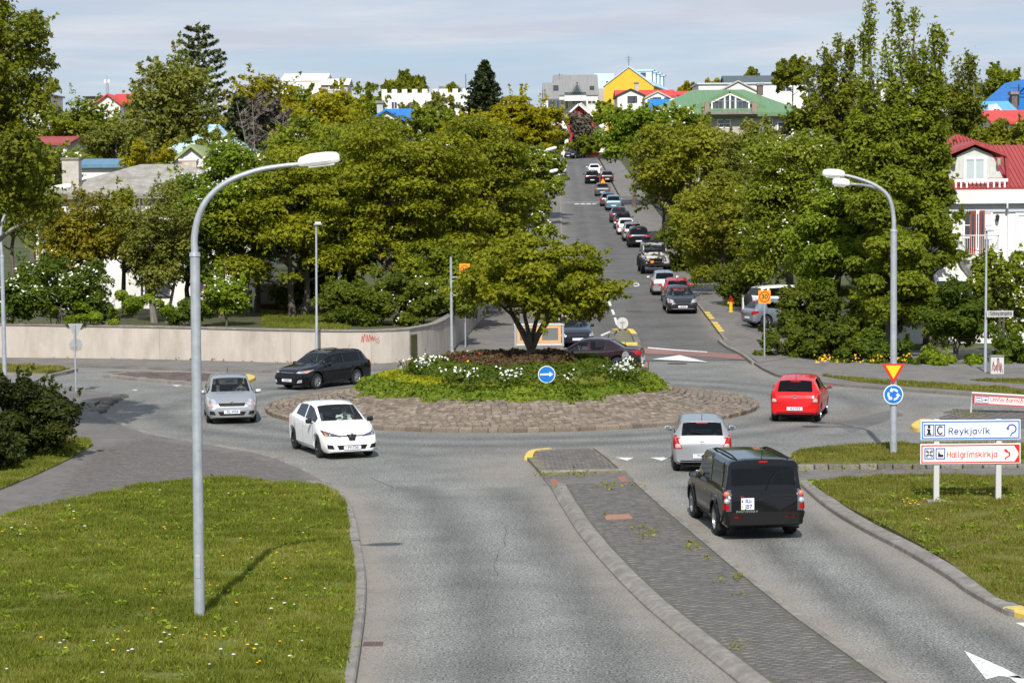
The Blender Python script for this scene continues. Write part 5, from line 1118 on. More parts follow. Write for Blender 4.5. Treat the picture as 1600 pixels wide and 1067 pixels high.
_cache = {}
def tree(kind, name, label, px, top, bot, hw, Y, species, ground=None, depth=None, group=None, cat='tree', seed=None, trunk=.16, stems=1, limbs=None, base=None, lean=0.0, grow=1.18, spires=(), **kw):
    p = at(px, (top + bot) / 2, Y); zt, zb = at(px, top, Y).z, at(px, bot, Y).z; rx = size(hw * grow, Y); rz = (zt - zb) / 2; ry = depth or rx
    gz = float(hill(Y)) if ground is None else ground; seed = seed if seed is not None else (hash((px, top, Y)) & 0xffff)
    rm = min(rx, rz)
    if kind == 'maple': a = dict(K=max(24, int(24 * rx * rz / 4)), rc=max(.7, rm * .32), flat=.45, leaf=.155, n=int(560 * (rx * rz + rx * ry)), sprig=45)
    elif kind == 'dense': a = dict(K=max(24, int(19 * rx * rz / 3)), rc=max(.45, rm * .30), flat=.75, leaf=.15, n=int(620 * (rx * rz + rx * ry)), sprig=60)
    elif kind == 'loose': a = dict(K=max(30, int(26 * rx * rz / 3)), rc=max(.30, rm * .17), flat=1.0, leaf=.13, n=int(420 * (rx * rz + rx * ry)), sprig=120, hollow=.25)
    elif kind == 'poplar': a = dict(K=max(40, int(30 * rx * rz / 4)), rc=max(.32, rx * .2), flat=1.35, leaf=.17, n=int(520 * (rx * rz + rx * ry * .5)), sprig=130, hollow=.2, up=.35, shape='column')
    elif kind == 'bush': a = dict(K=max(20, int(16 * rx * rz)), rc=max(.28, rm * .3), flat=.8, leaf=.12, n=int(900 * (rx * rz + rx * ry)), sprig=60, hollow=.45)
    a.update(kw)
    if Y > 135 and 'leaf' not in kw: f = min(2.3, Y / 118); a['leaf'] *= f; a['n'] = int(a['n'] / f ** 1.7)
    cut = 1.42 if Y < 135 else 1.15
    a['n'] = int(min(a['n'], 46000) * cut); a['leaf'] *= (.86 if Y < 135 else .95); a['sprig'] = int(a['sprig'] * .8)
    (V, F, T), C, B = crown(seed, (rx, ry, rz), **a)
    t = thing(name, label, cat, (p.x, p.y, gz), 0, group); oz = p.z - gz
    sp_mb = MB()
    if spires:
        g_ = np.random.default_rng(seed + 1); Vs, Ts = [V], [T]
        for (spx, stop, sbot, shw, sn) in spires:
            a_, b_ = at(spx, stop, Y), at(spx, sbot, Y); h_ = a_.z - b_.z; w_ = size(shw, Y); shw, sn = shw * 1.75, int(sn * 1.6); k_ = max(6, int(sn / 26)); tt = g_.random(k_) ** .85; ph = g_.uniform(0, 6.28); cx = spx and a_.x - p.x; bend = lambda u: np.array([.25 * math.sin(ph + 2 * u), .2 * math.cos(ph + 2 * u), 0])
            dy_ = g_.uniform(-.6, .6)
            sp_mb.tube([tuple(np.array([cx * (.6 + .4 * u), dy_ * u, b_.z - p.z + h_ * u]) + bend(u)) for u in (-.35, 0, .35, .7, 1)], [.10, .08, .06, .04, .015], 5, False)
            for u in tt:
                ang = g_.uniform(0, 6.28); out = w_ * (1.08 - u) ** .8 * g_.uniform(.2, 1); base_ = np.array([cx * (.6 + .4 * u), dy_ * u, b_.z - p.z + h_ * u]) + bend(u); c_ = base_ + np.array([math.cos(ang) * out, math.sin(ang) * out, out * .8 + .1]); m_ = int(g_.integers(16, 34))
                sp_mb.tube([tuple(base_), tuple(c_)], [.025, .01], 4, False)
                V2, _ = leaf_quads(c_ + g_.normal(size=(m_, 3)) * np.array([.15, .15, .20]), nrm(g_.normal(size=(m_, 3)) + np.array([0, -.2, .5])), a['leaf'], g_); Vs.append(V2); Ts.append(np.repeat(np.clip(g_.random() * .5 + .5 * g_.random(m_), 0, 1), 3))
        V, T = np.concatenate(Vs), np.concatenate(Ts); F = np.arange(len(V)).reshape(-1, 3)
    link('crown', np_mesh('crown', V, F, LM[species], T), t, (0, 0, oz))
    if B is not None: tag(link('blossom', np_mesh('blossom', B[0], B[1], M_BLOS), t, (0, 0, oz)), kind='stuff')
    if trunk:
        tb = trunk_mesh(seed, -oz - .15, rz * .72, C, trunk, (lean, 0), limbs or 16, stems); tb.add(sp_mb.v, sp_mb.f)
        tb.build('trunk', M_BARKP if species in ('willow', 'poplar', 'twig') else M_BARK, t, smooth=True, loc=(0, 0, oz))
    return t

def conifer(name, label, px, top, bot, hw, Y, species, tiers=16, droop=-.25, per=9, ground=None, seed=1, shape=1.0, clump=False, bare=.0):
    q = np.random.default_rng(seed); p = at(px, bot, Y); H = at(px, top, Y).z - p.z; r = size(hw, Y); gz = float(hill(Y)) if ground is None else ground
    t = thing(name, label, 'tree', (p.x, Y, gz)); oz = p.z - gz; P = []; Nn = []; mb = MB(); mb.tube([(0, 0, -.2), (0, 0, oz), (0, 0, oz + H * .6), (0, 0, oz + H * .99)], [.26, .22, .12, .03], 6)
    for k in range(tiers):
        z = H * (k + .15 * q.random()) / tiers; rr = r * (1 - z / H) ** shape * q.uniform(.8, 1.1) + .12
        for j in range(per):
            a = 2 * math.pi * (j + q.random() * .6) / per + k; l_ = rr * q.uniform(.7, 1.12); m = int(26 + 30 * l_ / r)
            e = np.array([math.cos(a), math.sin(a), droop + q.uniform(-.08, .12)]); s = q.random(m) ** .7
            if clump: s = .35 + .65 * s
            side = np.array([-e[1], e[0], 0]); off = (q.random(m) - .5) * l_ * .5 * (1.1 - s)
            pp = e[None] * (l_ * s)[:, None] + side[None] * off[:, None]; pp[:, 2] += oz + z + .12 * l_ * s ** 2 * 2 * (droop < 0) + q.normal(size=m) * .06; P.append(pp); Nn.append(nrm(q.normal(size=(m, 3)) * .6 + np.array([0, 0, .8])))
            if j % 2 == 0: mb.tube([(0, 0, oz + z), tuple(e * l_ * .55 + np.array([0, 0, oz + z])), tuple(e * l_ * .9 + np.array([0, 0, oz + z + .08 * l_]))], [.05, .035, .012], 4, False)
    P.append(np.stack([q.normal(size=40) * .05, q.normal(size=40) * .05, oz + H * (1 - .1 * q.random(40))], 1)); Nn.append(nrm(q.normal(size=(40, 3))))
    P = np.concatenate(P); Nn = np.concatenate(Nn); V, F = leaf_quads(P, Nn, .34 * Y / 200, q, .5)
    link('crown', np_mesh('crown', V, F, LM[species], np.repeat(q.random(len(P)), 3)), t); mb.build('trunk', M_BARK, t); return t

GZ = 1.22
# --- left foreground: poplar cut by the frame and the bush at its foot
tree('poplar', 'poplar_tree', 'tall dark green poplar cut off by the left edge of the photo', -32, -75, 470, 118, 66, 'poplar', ground=.1, trunk=.24, n=32000, leaf=.118, depth=2.4, rc=.5, K=130, shape='dome', limbs=36, seed=11)
tree('bush', 'dark_bush', 'large dark spreading bush beside the shaded path on the left', 8, 588, 738, 100, 63.5, 'dark', ground=.1, trunk=.05, stems=5, n=26000, leaf=.10, seed=12, cat='bush', depth=1.9, sprig=130)
tree('bush', 'low_bush', 'low straggly bush with reddish tips on the verge at the left edge', -25, 668, 745, 45, 60.5, 'dark', ground=.1, trunk=.03, stems=3, n=5000, leaf=.09, seed=13, cat='bush')
# --- garden behind the wall
tree('bush', 'flowering_bush', 'broad rounded bush dotted with cream blossom above the left wall', 88, 393, 518, 88, 102.6, 'hedge', ground=GZ, trunk=.06, stems=5, n=21000, leaf=.13, blossom=900, bsize=.12, seed=21, cat='bush', depth=2.1)
tree('bush', 'low_bush', 'low yellow green bush spilling over the wall behind the left road sign', 170, 455, 516, 84, 101.7, 'bright', ground=GZ, trunk=.04, stems=4, n=13000, leaf=.11, seed=22, cat='bush', depth=1.3)
tree('bush', 'low_bush', 'low dark green bush against the wall left of the broad blossom bush', 14, 440, 512, 46, 103.2, 'shade', ground=GZ, trunk=.04, stems=3, n=8000, leaf=.12, seed=18, cat='bush', depth=1.0)
tree('bush', 'low_bush', 'small green bush on the wall top between willow and narrow flowering shrub', 296, 470, 510, 34, 104.5, 'hedge', ground=GZ, trunk=.04, stems=3, n=4500, leaf=.12, seed=19, cat='bush', depth=.8)
tree('loose', 'multi_stemmed_tree', 'small many stemmed tree with orange tinted leaves before the white house', 112, 280, 480, 92, 109, 'orange', ground=GZ, trunk=.16, stems=5, n=16000, leaf=.13, seed=23, limbs=40, shape='vase', blossom=0)
tree('loose', 'willow_tree', 'thin grey green willow with many bare stems before the white house', 248, 282, 492, 88, 108, 'willow', ground=GZ, trunk=.20, stems=5, n=19000, leaf=.12, seed=24, limbs=44, shape='vase')
tree('dense', 'whitebeam_tree', 'bushy tree full of white blossom, just right of the willow', 345, 212, 470, 72, 112, 'bright', ground=GZ, trunk=.18, n=24000, leaf=.15, blossom=1500, bsize=.14, seed=25)
tree('dense', 'flowering_shrub', 'narrow upright shrub with a few white flowers behind the left lamp post', 352, 425, 508, 36, 105, 'bright', ground=GZ, trunk=.06, n=7000, leaf=.13, blossom=220, seed=26, cat='bush')
tree('maple', 'maple_tree', 'large spreading maple with leaning trunks behind the middle of the wall', 460, 232, 480, 108, 112, 'maple', ground=GZ, trunk=.24, stems=2, seed=27, n=34000, K=120, rc=1.1, limbs=26)
tree('dense', 'whitebeam_tree', 'blossoming tree squeezed between the willow and the spreading maple', 398, 225, 420, 44, 116, 'rowan', ground=GZ, trunk=.16, n=14000, blossom=900, bsize=.14, seed=28)
tree('maple', 'maple_tree', 'very large layered maple filling the middle of the garden', 630, 172, 490, 128, 115, 'maple', ground=GZ, trunk=.30, stems=2, seed=29, n=42000, K=170, rc=1.15, limbs=30)
tree('maple', 'maple_tree', 'layered yellow green maple overhanging the wall at the street corner', 742, 178, 470, 96, 122, 'maple', ground=2.0, trunk=.26, seed=30, n=38000, K=120, rc=1.1, limbs=26, depth=3.6)
tree('maple', 'maple_tree', 'darker round maple further behind the big layered one', 560, 168, 400, 84, 128, 'rowan', ground=GZ, trunk=.24, seed=31, n=26000)
tree('dense', 'whitebeam_tree', 'leafy tree with scattered white blossom leaning over the uphill street', 824, 226, 400, 48, 146, 'rowan', ground=1.6, trunk=.2, seed=32, n=22000, blossom=700, bsize=.16, lean=-.5)
tree('dense', 'street_tree', 'dark leafy tree low at the wall along the uphill street', 795, 340, 475, 46, 134, 'shade', ground=1.5, trunk=.16, seed=33, n=14000)
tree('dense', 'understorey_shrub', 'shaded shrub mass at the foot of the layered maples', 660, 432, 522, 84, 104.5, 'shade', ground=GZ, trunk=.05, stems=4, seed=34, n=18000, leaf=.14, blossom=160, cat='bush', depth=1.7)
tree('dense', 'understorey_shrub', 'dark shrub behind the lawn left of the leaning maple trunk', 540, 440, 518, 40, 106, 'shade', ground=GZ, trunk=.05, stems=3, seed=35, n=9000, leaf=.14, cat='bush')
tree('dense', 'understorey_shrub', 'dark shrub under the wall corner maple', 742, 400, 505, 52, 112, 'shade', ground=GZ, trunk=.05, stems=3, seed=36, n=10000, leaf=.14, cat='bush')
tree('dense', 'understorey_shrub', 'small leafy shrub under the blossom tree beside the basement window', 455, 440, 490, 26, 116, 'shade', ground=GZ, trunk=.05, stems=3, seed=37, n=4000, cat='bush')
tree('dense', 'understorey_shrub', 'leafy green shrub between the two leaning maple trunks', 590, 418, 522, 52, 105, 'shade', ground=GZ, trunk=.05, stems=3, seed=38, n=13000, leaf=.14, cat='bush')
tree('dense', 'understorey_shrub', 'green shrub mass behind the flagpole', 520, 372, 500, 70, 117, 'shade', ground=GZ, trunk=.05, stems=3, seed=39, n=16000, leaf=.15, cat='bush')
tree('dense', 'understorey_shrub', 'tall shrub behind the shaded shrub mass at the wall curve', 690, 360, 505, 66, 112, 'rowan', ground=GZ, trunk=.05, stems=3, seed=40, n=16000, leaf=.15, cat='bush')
# --- behind them, left half
tree('dense', 'flowering_bush', 'bush with creamy blossom behind the white chimney', 85, 228, 300, 34, 128, 'rowan', trunk=.1, seed=41, blossom=350, bsize=.15, cat='bush')
tree('dense', 'golden_tree', 'golden leaved tree between the slate roof and the pale blue roof', 236, 218, 300, 46, 134, 'gold', trunk=.14, seed=42)
tree('loose', 'tall_willow', 'tall airy willow with upright twiggy top on the left skyline', 272, 92, 330, 92, 172, 'willow', trunk=.3, stems=3, seed=43, n=13000, leaf=.26, shape='vase', limbs=50, sprig=260)
tree('dense', 'round_tree', 'round green tree right of the dark poplar on the left skyline', 112, 152, 270, 58, 180, 'rowan', trunk=.2, seed=44)
tree('dense', 'round_tree', 'grey green tree in front of the airy willow', 180, 180, 300, 56, 162, 'willow', trunk=.2, seed=45)
tree('dense', 'round_tree', 'olive tree low between the poplar and the slate roof', 48, 215, 330, 60, 150, 'rowan', trunk=.2, seed=46)
tree('loose', 'thin_tree', 'thin twiggy tree leaning over the pale blue roof', 330, 195, 300, 52, 146, 'willow', trunk=.12, stems=2, seed=47, n=3200, leaf=.18)
conifer('pine_tree', 'dark pine with upswept branches standing highest on the left skyline', 312, 38, 200, 66, 190, 'pine', tiers=12, droop=.34, per=8, seed=4, shape=.5, clump=True)
tree('maple', 'golden_tree', 'dense golden green maple right of the pine', 405, 108, 260, 56, 178, 'gold', trunk=.2, seed=48)
conifer('spruce_tree', 'dark bushy spruce below the golden green maple', 378, 150, 262, 40, 166, 'spruce', tiers=14, droop=-.15, per=10, seed=5, shape=.5)
tree('loose', 'bare_tree', 'brown almost leafless tree in front of the golden green maple', 414, 142, 262, 34, 158, 'twig', trunk=.12, stems=3, seed=49, n=3200, leaf=.22, limbs=40)
tree('maple', 'golden_tree', 'yellow maple behind the white hall on the left', 512, 136, 260, 56, 168, 'gold', trunk=.2, seed=50)
tree('loose', 'green_tree', 'pale green tree just right of the white hall', 570, 130, 200, 40, 235, 'rowan', trunk=.16, seed=51)
tree('maple', 'maple_tree', 'dark green maple between the lamp head and the yellow maple', 470, 180, 300, 54, 150, 'rowan', trunk=.2, seed=52)
for j, (px, top, bot, hw) in enumerate([(634, 118, 160, 12), (652, 122, 160, 11), (612, 132, 160, 12), (706, 138, 160, 6)]):
    tree('poplar', 'skyline_poplar', ['dark slim poplar behind the battlements, left of the closest pair', 'dark slim poplar behind the battlements, right of the closest pair', 'small dark poplar at the left end of the battlements', 'tiny dark tree beside the battlement chimney'][j], px, top, bot, hw, 345, 'poplar', trunk=.2, seed=60 + j, n=1500, leaf=.5, K=30, rc=.6, group='dark poplars on the skyline')
for j, (px, top, bot, hw, Y) in enumerate([(560, 150, 215, 40, 240), (690, 150, 215, 34, 220), (640, 158, 220, 40, 225), (728, 160, 215, 30, 225)]):
    tree('loose', 'willow_tree', ['feathery grey green willow left of the vivid blue roof', 'feathery willow in front of the right half of the battlements', 'feathery willow behind the vivid blue roof', 'feathery willow at the foot of the dark spruce'][j], px, top, bot, hw, Y, 'willow', trunk=.14, seed=64 + j, n=4200, leaf=.24)
conifer('spruce_tree', 'dark pointed spruce standing alone at the right end of the battlements', 758, 95, 182, 40, 222, 'spruce', tiers=17, droop=-.12, per=9, seed=6, shape=.85)
tree('maple', 'golden_tree', 'bright yellow dome shaped maple left of the top of the street', 820, 150, 262, 58, 212, 'gold', trunk=.24, seed=70, n=17000, leaf=.26)
tree('maple', 'golden_tree', 'yellow maple below the dark pointed spruce', 752, 166, 262, 58, 172, 'gold', trunk=.2, seed=71, n=14000, leaf=.22)
tree('dense', 'whitebeam_tree', 'flowering tree beside the white end wall at the street top', 855, 226, 300, 30, 205, 'rowan', trunk=.16, seed=72, blossom=300, bsize=.22)
tree('dense', 'dark_tree', 'small dark tree in front of the white end wall', 872, 198, 240, 13, 320, 'spruce', trunk=.15, seed=73, n=1600, leaf=.45)
for j, (px, top, bot, hw, Y, sp, lb) in enumerate([(165, 178, 290, 44, 205, 'rowan', 'rounded tree below the thin red roof trim on the left'), (214, 186, 280, 38, 195, 'willow', 'grey green tree left of the golden one behind the slate roof'), (62, 232, 330, 40, 158, 'rowan', 'round tree below the small red roof behind the dark poplar'), (455, 128, 215, 40, 232, 'rowan', 'green tree in front of the white hall wall'), (532, 142, 215, 40, 236, 'olive', 'olive tree in front of the grey hall wing'), (604, 188, 270, 52, 186, 'olive', 'olive tree hiding the wall of the vivid blue roofed house'), (300, 262, 330, 46, 131, 'olive', 'olive tree below the olive green roof'), (20, 250, 420, 60, 120, 'rowan', 'leafy tree behind the dark poplar beside the white house'), (192, 296, 452, 58, 113, 'olive', 'slight tree between the many stemmed trees before the white wall'), (292, 300, 470, 44, 115, 'rowan', 'leafy tree hiding the right half of the white house wall'), (668, 164, 240, 46, 205, 'rowan', 'green tree between the vivid blue roof and the dark spruce')]):
    tree('dense', 'leafy_tree', lb, px, top, bot, hw, Y, sp, trunk=.16, seed=140 + j, n=9000)
# --- top of the street and right side
tree('loose', 'reddish_tree', 'thin bronze leaved tree in front of the red gable', 908, 176, 240, 27, 346, 'twig', trunk=.14, seed=74, n=2600, leaf=.42)
tree('dense', 'hedge_tree', 'dark green tree behind the dark hatchback at the street top', 912, 212, 250, 26, 344, 'poplar', trunk=.14, seed=75, n=3000, leaf=.45)
tree('dense', 'street_tree', 'bright green street tree left of the green roof, leaning over parked cars', 990, 163, 268, 58, 232, 'bright', trunk=.22, seed=76, n=15000, leaf=.27)
tree('dense', 'small_tree', 'small green tree in front of the yellow wall', 952, 160, 200, 20, 330, 'rowan', trunk=.14, seed=77, n=2000, leaf=.45)
tree('dense', 'whitebeam_tree', 'tree with white flowers just below the eave of the green roof', 1062, 166, 250, 44, 236, 'rowan', trunk=.16, seed=78, blossom=420, bsize=.24)
tree('dense', 'olive_tree', 'wide olive green tree below the green roofed house', 1078, 188, 330, 92, 186, 'olive', trunk=.24, seed=79, n=22000, leaf=.22)
tree('dense', 'whitebeam_tree', 'tree with cream blossom low along the uphill pavement', 1036, 236, 345, 42, 190, 'olive', trunk=.16, seed=80, blossom=520, bsize=.2)
tree('loose', 'willow_tree', 'tall upright willow before the green house windows', 1172, 180, 330, 52, 168, 'willow', trunk=.16, seed=81, n=9000, leaf=.2, stems=3)
tree('dense', 'olive_tree', 'olive tree overhanging the off-road vehicle', 1136, 262, 430, 76, 151, 'olive', ground=1.6, trunk=.22, seed=82, n=30000, leaf=.18, lean=.6)
tree('loose', 'olive_tree', 'loose leafed tree with thin stems above the fire hydrant', 1138, 290, 470, 72, 132, 'olive', ground=1.0, trunk=.18, stems=3, seed=83, n=17000, leaf=.15, lean=.5)
tree('dense', 'rowan_tree', 'large bright green tree with white buds behind the speed sign', 1232, 196, 490, 88, 118, 'rowan', ground=.6, trunk=.24, seed=84, n=40000, leaf=.15, blossom=900, bsize=.11)
tree('dense', 'rowan_tree', 'leafy tree with sparse white buds left of the twin lamp post', 1310, 250, 520, 74, 109, 'bright', ground=.3, trunk=.22, seed=85, n=34000, leaf=.14, blossom=500, bsize=.1)
tree('loose', 'balsam_poplar', 'tallest balsam poplar with sparse spiky top behind the twin lamp post', 1386, 138, 400, 68, 103.2, 'rowan', ground=.1, trunk=.24, depth=1.9, seed=86, n=30000, leaf=.155, K=150, rc=.5, limbs=60, sprig=240, spires=[(1362, 0, 200, 20, 620), (1409, 6, 190, 22, 680), (1424, 18, 170, 14, 360), (1384, 66, 200, 16, 380), (1346, 40, 180, 14, 300)])
tree('loose', 'balsam_poplar', 'balsam poplar with broad dark crown left of the tallest one', 1304, 98, 400, 70, 128, 'poplar', ground=.8, trunk=.26, seed=87, n=26000, leaf=.18, K=150, rc=.62, limbs=50, sprig=240, spires=[(1304, 64, 180, 16, 420), (1322, 70, 170, 15, 380), (1338, 72, 170, 14, 360), (1282, 84, 180, 14, 320), (1264, 96, 180, 12, 260)])
tree('loose', 'balsam_poplar', 'slimmer balsam poplar just right of the tallest one', 1450, 112, 420, 34, 103.6, 'rowan', ground=.1, trunk=.2, depth=1.3, seed=88, n=20000, leaf=.155, K=120, rc=.42, limbs=50, sprig=200, spires=[(1467, 46, 170, 16, 420), (1482, 56, 170, 15, 380), (1448, 72, 170, 14, 320)])
tree('loose', 'balsam_poplar', 'shortest balsam poplar, rightmost of the dark poplar row', 1504, 122, 330, 36, 130, 'poplar', ground=.8, trunk=.2, seed=89, n=12000, leaf=.18, K=80, rc=.5, limbs=40, sprig=160, spires=[(1506, 84, 180, 14, 320), (1520, 98, 180, 12, 240), (1492, 104, 180, 10, 200)])
tree('dense', 'leafy_tree', 'dense green tree between the twin lamp post and the white house', 1392, 262, 566, 64, 100.5, 'rowan', ground=.1, trunk=.2, seed=90, n=46000, leaf=.14, limbs=26)
tree('loose', 'leafy_tree', 'slender green branch tree reaching across the balcony house corner', 1468, 318, 470, 46, 101.5, 'rowan', ground=.1, trunk=.12, seed=91, n=6500, leaf=.14, lean=-.6)
tree('loose', 'elder_tree', 'cream flowering small tree in front of the balcony at the right edge', 1566, 368, 560, 74, 97.5, 'rowan', ground=.1, trunk=.14, stems=3, seed=92, n=14000, leaf=.14, blossom=900, bsize=.12, shape='vase')
tree('dense', 'garden_shrub', 'leafy shrub between the dense green tree and the street name pole', 1490, 432, 572, 58, 97, 'hedge', ground=.1, trunk=.06, stems=4, seed=93, n=22000, leaf=.12, cat='bush')
tree('dense', 'rowan_tree', 'yellow green tree behind the red roofed house at the right edge', 1575, 178, 290, 62, 142, 'olive', trunk=.2, seed=94, n=16000, leaf=.19, blossom=150)
tree('loose', 'skyline_tree', 'windswept tree on the skyline between poplars and blue house', 1560, 106, 180, 42, 215, 'rowan', trunk=.18, seed=95, n=6500, leaf=.24)
tree('loose', 'skyline_tree', 'dark tree on the skyline above the right end of the white flat block', 1238, 92, 150, 28, 300, 'poplar', trunk=.2, seed=96, n=2600, leaf=.42)
tree('loose', 'skyline_tree', 'golden tree on the skyline left of the white flat block', 1080, 130, 152, 16, 420, 'gold', trunk=.2, seed=97, n=1200, leaf=.5)
tree('loose', 'skyline_tree', 'tiny dark tree beside the dark slate roof', 1174, 109, 130, 9, 420, 'poplar', trunk=.2, seed=98, n=700, leaf=.5)
tree('loose', 'skyline_tree', 'low golden treetop between the white gable and the flat block', 1112, 127, 150, 14, 430, 'gold', trunk=.2, seed=99, n=900, leaf=.5)
# understorey on the right, from the driveway to the edge
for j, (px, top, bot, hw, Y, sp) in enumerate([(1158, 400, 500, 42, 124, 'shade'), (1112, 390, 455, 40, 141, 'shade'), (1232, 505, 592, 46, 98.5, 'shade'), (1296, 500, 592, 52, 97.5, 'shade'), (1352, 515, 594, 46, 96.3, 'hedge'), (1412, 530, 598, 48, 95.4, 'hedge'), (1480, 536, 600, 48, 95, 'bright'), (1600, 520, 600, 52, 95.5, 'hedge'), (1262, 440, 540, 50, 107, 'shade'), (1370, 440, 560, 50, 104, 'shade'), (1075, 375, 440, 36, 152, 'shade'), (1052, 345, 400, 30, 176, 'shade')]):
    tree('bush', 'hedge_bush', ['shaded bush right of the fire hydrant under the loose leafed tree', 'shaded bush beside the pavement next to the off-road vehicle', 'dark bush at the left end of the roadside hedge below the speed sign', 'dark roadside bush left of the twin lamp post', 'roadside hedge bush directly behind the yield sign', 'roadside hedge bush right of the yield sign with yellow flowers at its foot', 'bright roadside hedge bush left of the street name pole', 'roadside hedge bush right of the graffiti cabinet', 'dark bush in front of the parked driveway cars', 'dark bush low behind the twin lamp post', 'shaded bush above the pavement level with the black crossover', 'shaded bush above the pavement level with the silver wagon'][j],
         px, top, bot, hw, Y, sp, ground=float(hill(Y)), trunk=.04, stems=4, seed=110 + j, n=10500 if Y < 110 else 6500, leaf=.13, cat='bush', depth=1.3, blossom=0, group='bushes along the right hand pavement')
for j, px in enumerate((1668, 1748, 1830)): tree('bush', 'hedge_bush', ['hedge bush first beyond the right end of the view', 'hedge bush second beyond the right end of the view', 'hedge bush third beyond the right end of the view'][j], px, 516, 602, 50, 95.5, 'hedge', ground=.1, trunk=.04, stems=4, seed=180 + j, n=3500, leaf=.2, cat='bush', depth=1.3, group='bushes along the right hand pavement')
# retaining wall along the right pavement up the street
M_STW = mat('rough_stone_wall', (.16, .145, .125), .9, (.28, .255, .22), 4.0, 8.0, bump=.7, bscale=5)
yy = np.arange(176, 239, 3.0); vs = []
for y in yy: z = float(hill(y)); xw_ = st_r(y) + 3.0; vs += [(xw_, y - 200, z - .1), (xw_, y - 200, z + 1.5), (xw_ + .35, y - 200, z + 1.5), (xw_ + .35, y - 200, z - .1)]
fs = [(i * 4 + k, i * 4 + k + 4, i * 4 + (k + 1) % 4 + 4, i * 4 + (k + 1) % 4)[::-1] for i in range(len(yy) - 1) for k in range(4)] + [(0, 1, 2, 3)]
o = MB().add(vs, fs).build('garden_wall', M_STW); o.location = (0, 200, 0); tag(o, 'rough grey garden wall along the uphill pavement under the trees', 'wall')

# --- island planting
def ring_leaves(seed, r0, r1, z0, h, n, leaf, a0=0, a1=2 * math.pi, lump=.5, clip=None):
    q = np.random.default_rng(seed); a = q.uniform(a0, a1, n); r = np.sqrt(q.uniform(r0 ** 2, r1 ** 2, n))
    ph = q.uniform(0, 6.28, 8); wob = sum(np.sin(a * k + ph[k]) for k in (5, 7))* .1 + sum(np.sin(a * k + ph[k % 8]) for k in (11, 17, 23, 31)) * .05
    t = (r - r0) / (r1 - r0); edge = np.clip(np.minimum(t, 1 - t) * 4, 0, 1) ** .5; zt = mound(r) + z0 + h * edge * (1 + wob * lump * 2)
    z = zt - (zt - mound(r) - z0 + .02) * q.random(n) ** 2.2; r = r + wob * .5 * (r > (r0 + r1) / 2)
    P = np.stack([CEN.x + r * np.cos(a), CEN.y + r * np.sin(a), z], 1); out = np.stack([np.cos(a), np.sin(a), np.zeros(n)], 1)
    Nn = nrm(out * (t - .45)[:, None] * 1.4 + np.array([0, 0, .7]) + q.normal(size=(n, 3)) * .45); V, F = leaf_quads(P, Nn, leaf, q)
    return V, F, np.repeat(np.clip(.5 + wob + .4 * (q.random(n) - .5) , 0, 1), 3)
gc = thing('ground_cover_ring', 'ring of bright green creeping ground cover on the roundabout island', 'ground cover', CEN)
V, F, T = ring_leaves(1, 4.3, 5.25, 0, .26, 40000, .10); tag(link('ground_cover', np_mesh('ground_cover', V - np.array(CEN), F, LM['cover'], T), gc), kind='stuff')
V, F, T = ring_leaves(2, 3.7, 4.7, .02, .20, 14000, .10, R(172), R(236)); tag(link('lime_cover', np_mesh('lime_cover', V - np.array(CEN), F, LM['lime'], T), gc), kind='stuff')
V, F, T = ring_leaves(6, 3.4, 4.3, .0, .10, 11000, .11); tag(link('ground_cover', np_mesh('ground_cover', V - np.array(CEN), F, LM['grass'], T), gc), kind='stuff')
# trailing tongues over the cobbles
q = np.random.default_rng(5); Pt = []
for k in range(26):
    a = q.uniform(0, 6.28); l_ = q.uniform(.15, .55); m = int(160 * l_ / .3); s = q.random(m); r = 5.2 + s * l_; aa = a + q.normal(size=m) * .045 * (1.2 - s)
    Pt.append(np.stack([CEN.x + r * np.cos(aa), CEN.y + r * np.sin(aa), mound(r) + .03 + .10 * (1 - s) * q.random(m)], 1))
Pt = np.concatenate(Pt); V, F = leaf_quads(Pt, nrm(q.normal(size=(len(Pt), 3)) * .5 + np.array([0, -.3, .8])), .11, q); tag(link('trailing_cover', np_mesh('trailing_cover', V - np.array(CEN), F, LM['cover'], np.repeat(q.random(len(Pt)), 3)), gc), kind='stuff')
hd = thing('clipped_hedge', 'dark green clipped hedge ring on the roundabout island', 'hedge', CEN)
V, F, T = ring_leaves(3, 2.4, 3.5, 0, .46, 50000, .075, lump=.25); link('foliage', np_mesh('foliage', V - np.array(CEN), F, LM['hedge'], T), hd)
bs = thing('bronze_shrubs', 'bronze brown low shrubs around the island tree trunk', 'shrub bed', CEN)
V, F, T = ring_leaves(4, .25, 2.5, .05, .50, 34000, .075, lump=.4); link('foliage', np_mesh('foliage', V - np.array(CEN), F, LM['brownshrub'], T), bs)
FL = [(668, 566, .55, 130), (694, 572, .35, 60), (716, 583, .4, 46), (797, 588, .42, 46), (738, 588, .3, 18), (888, 590, .32, 16), (974, 578, .48, 80), (712, 558, .3, 30), (742, 560, .3, 18), (982, 566, .22, 24), (676, 576, .4, 60)]
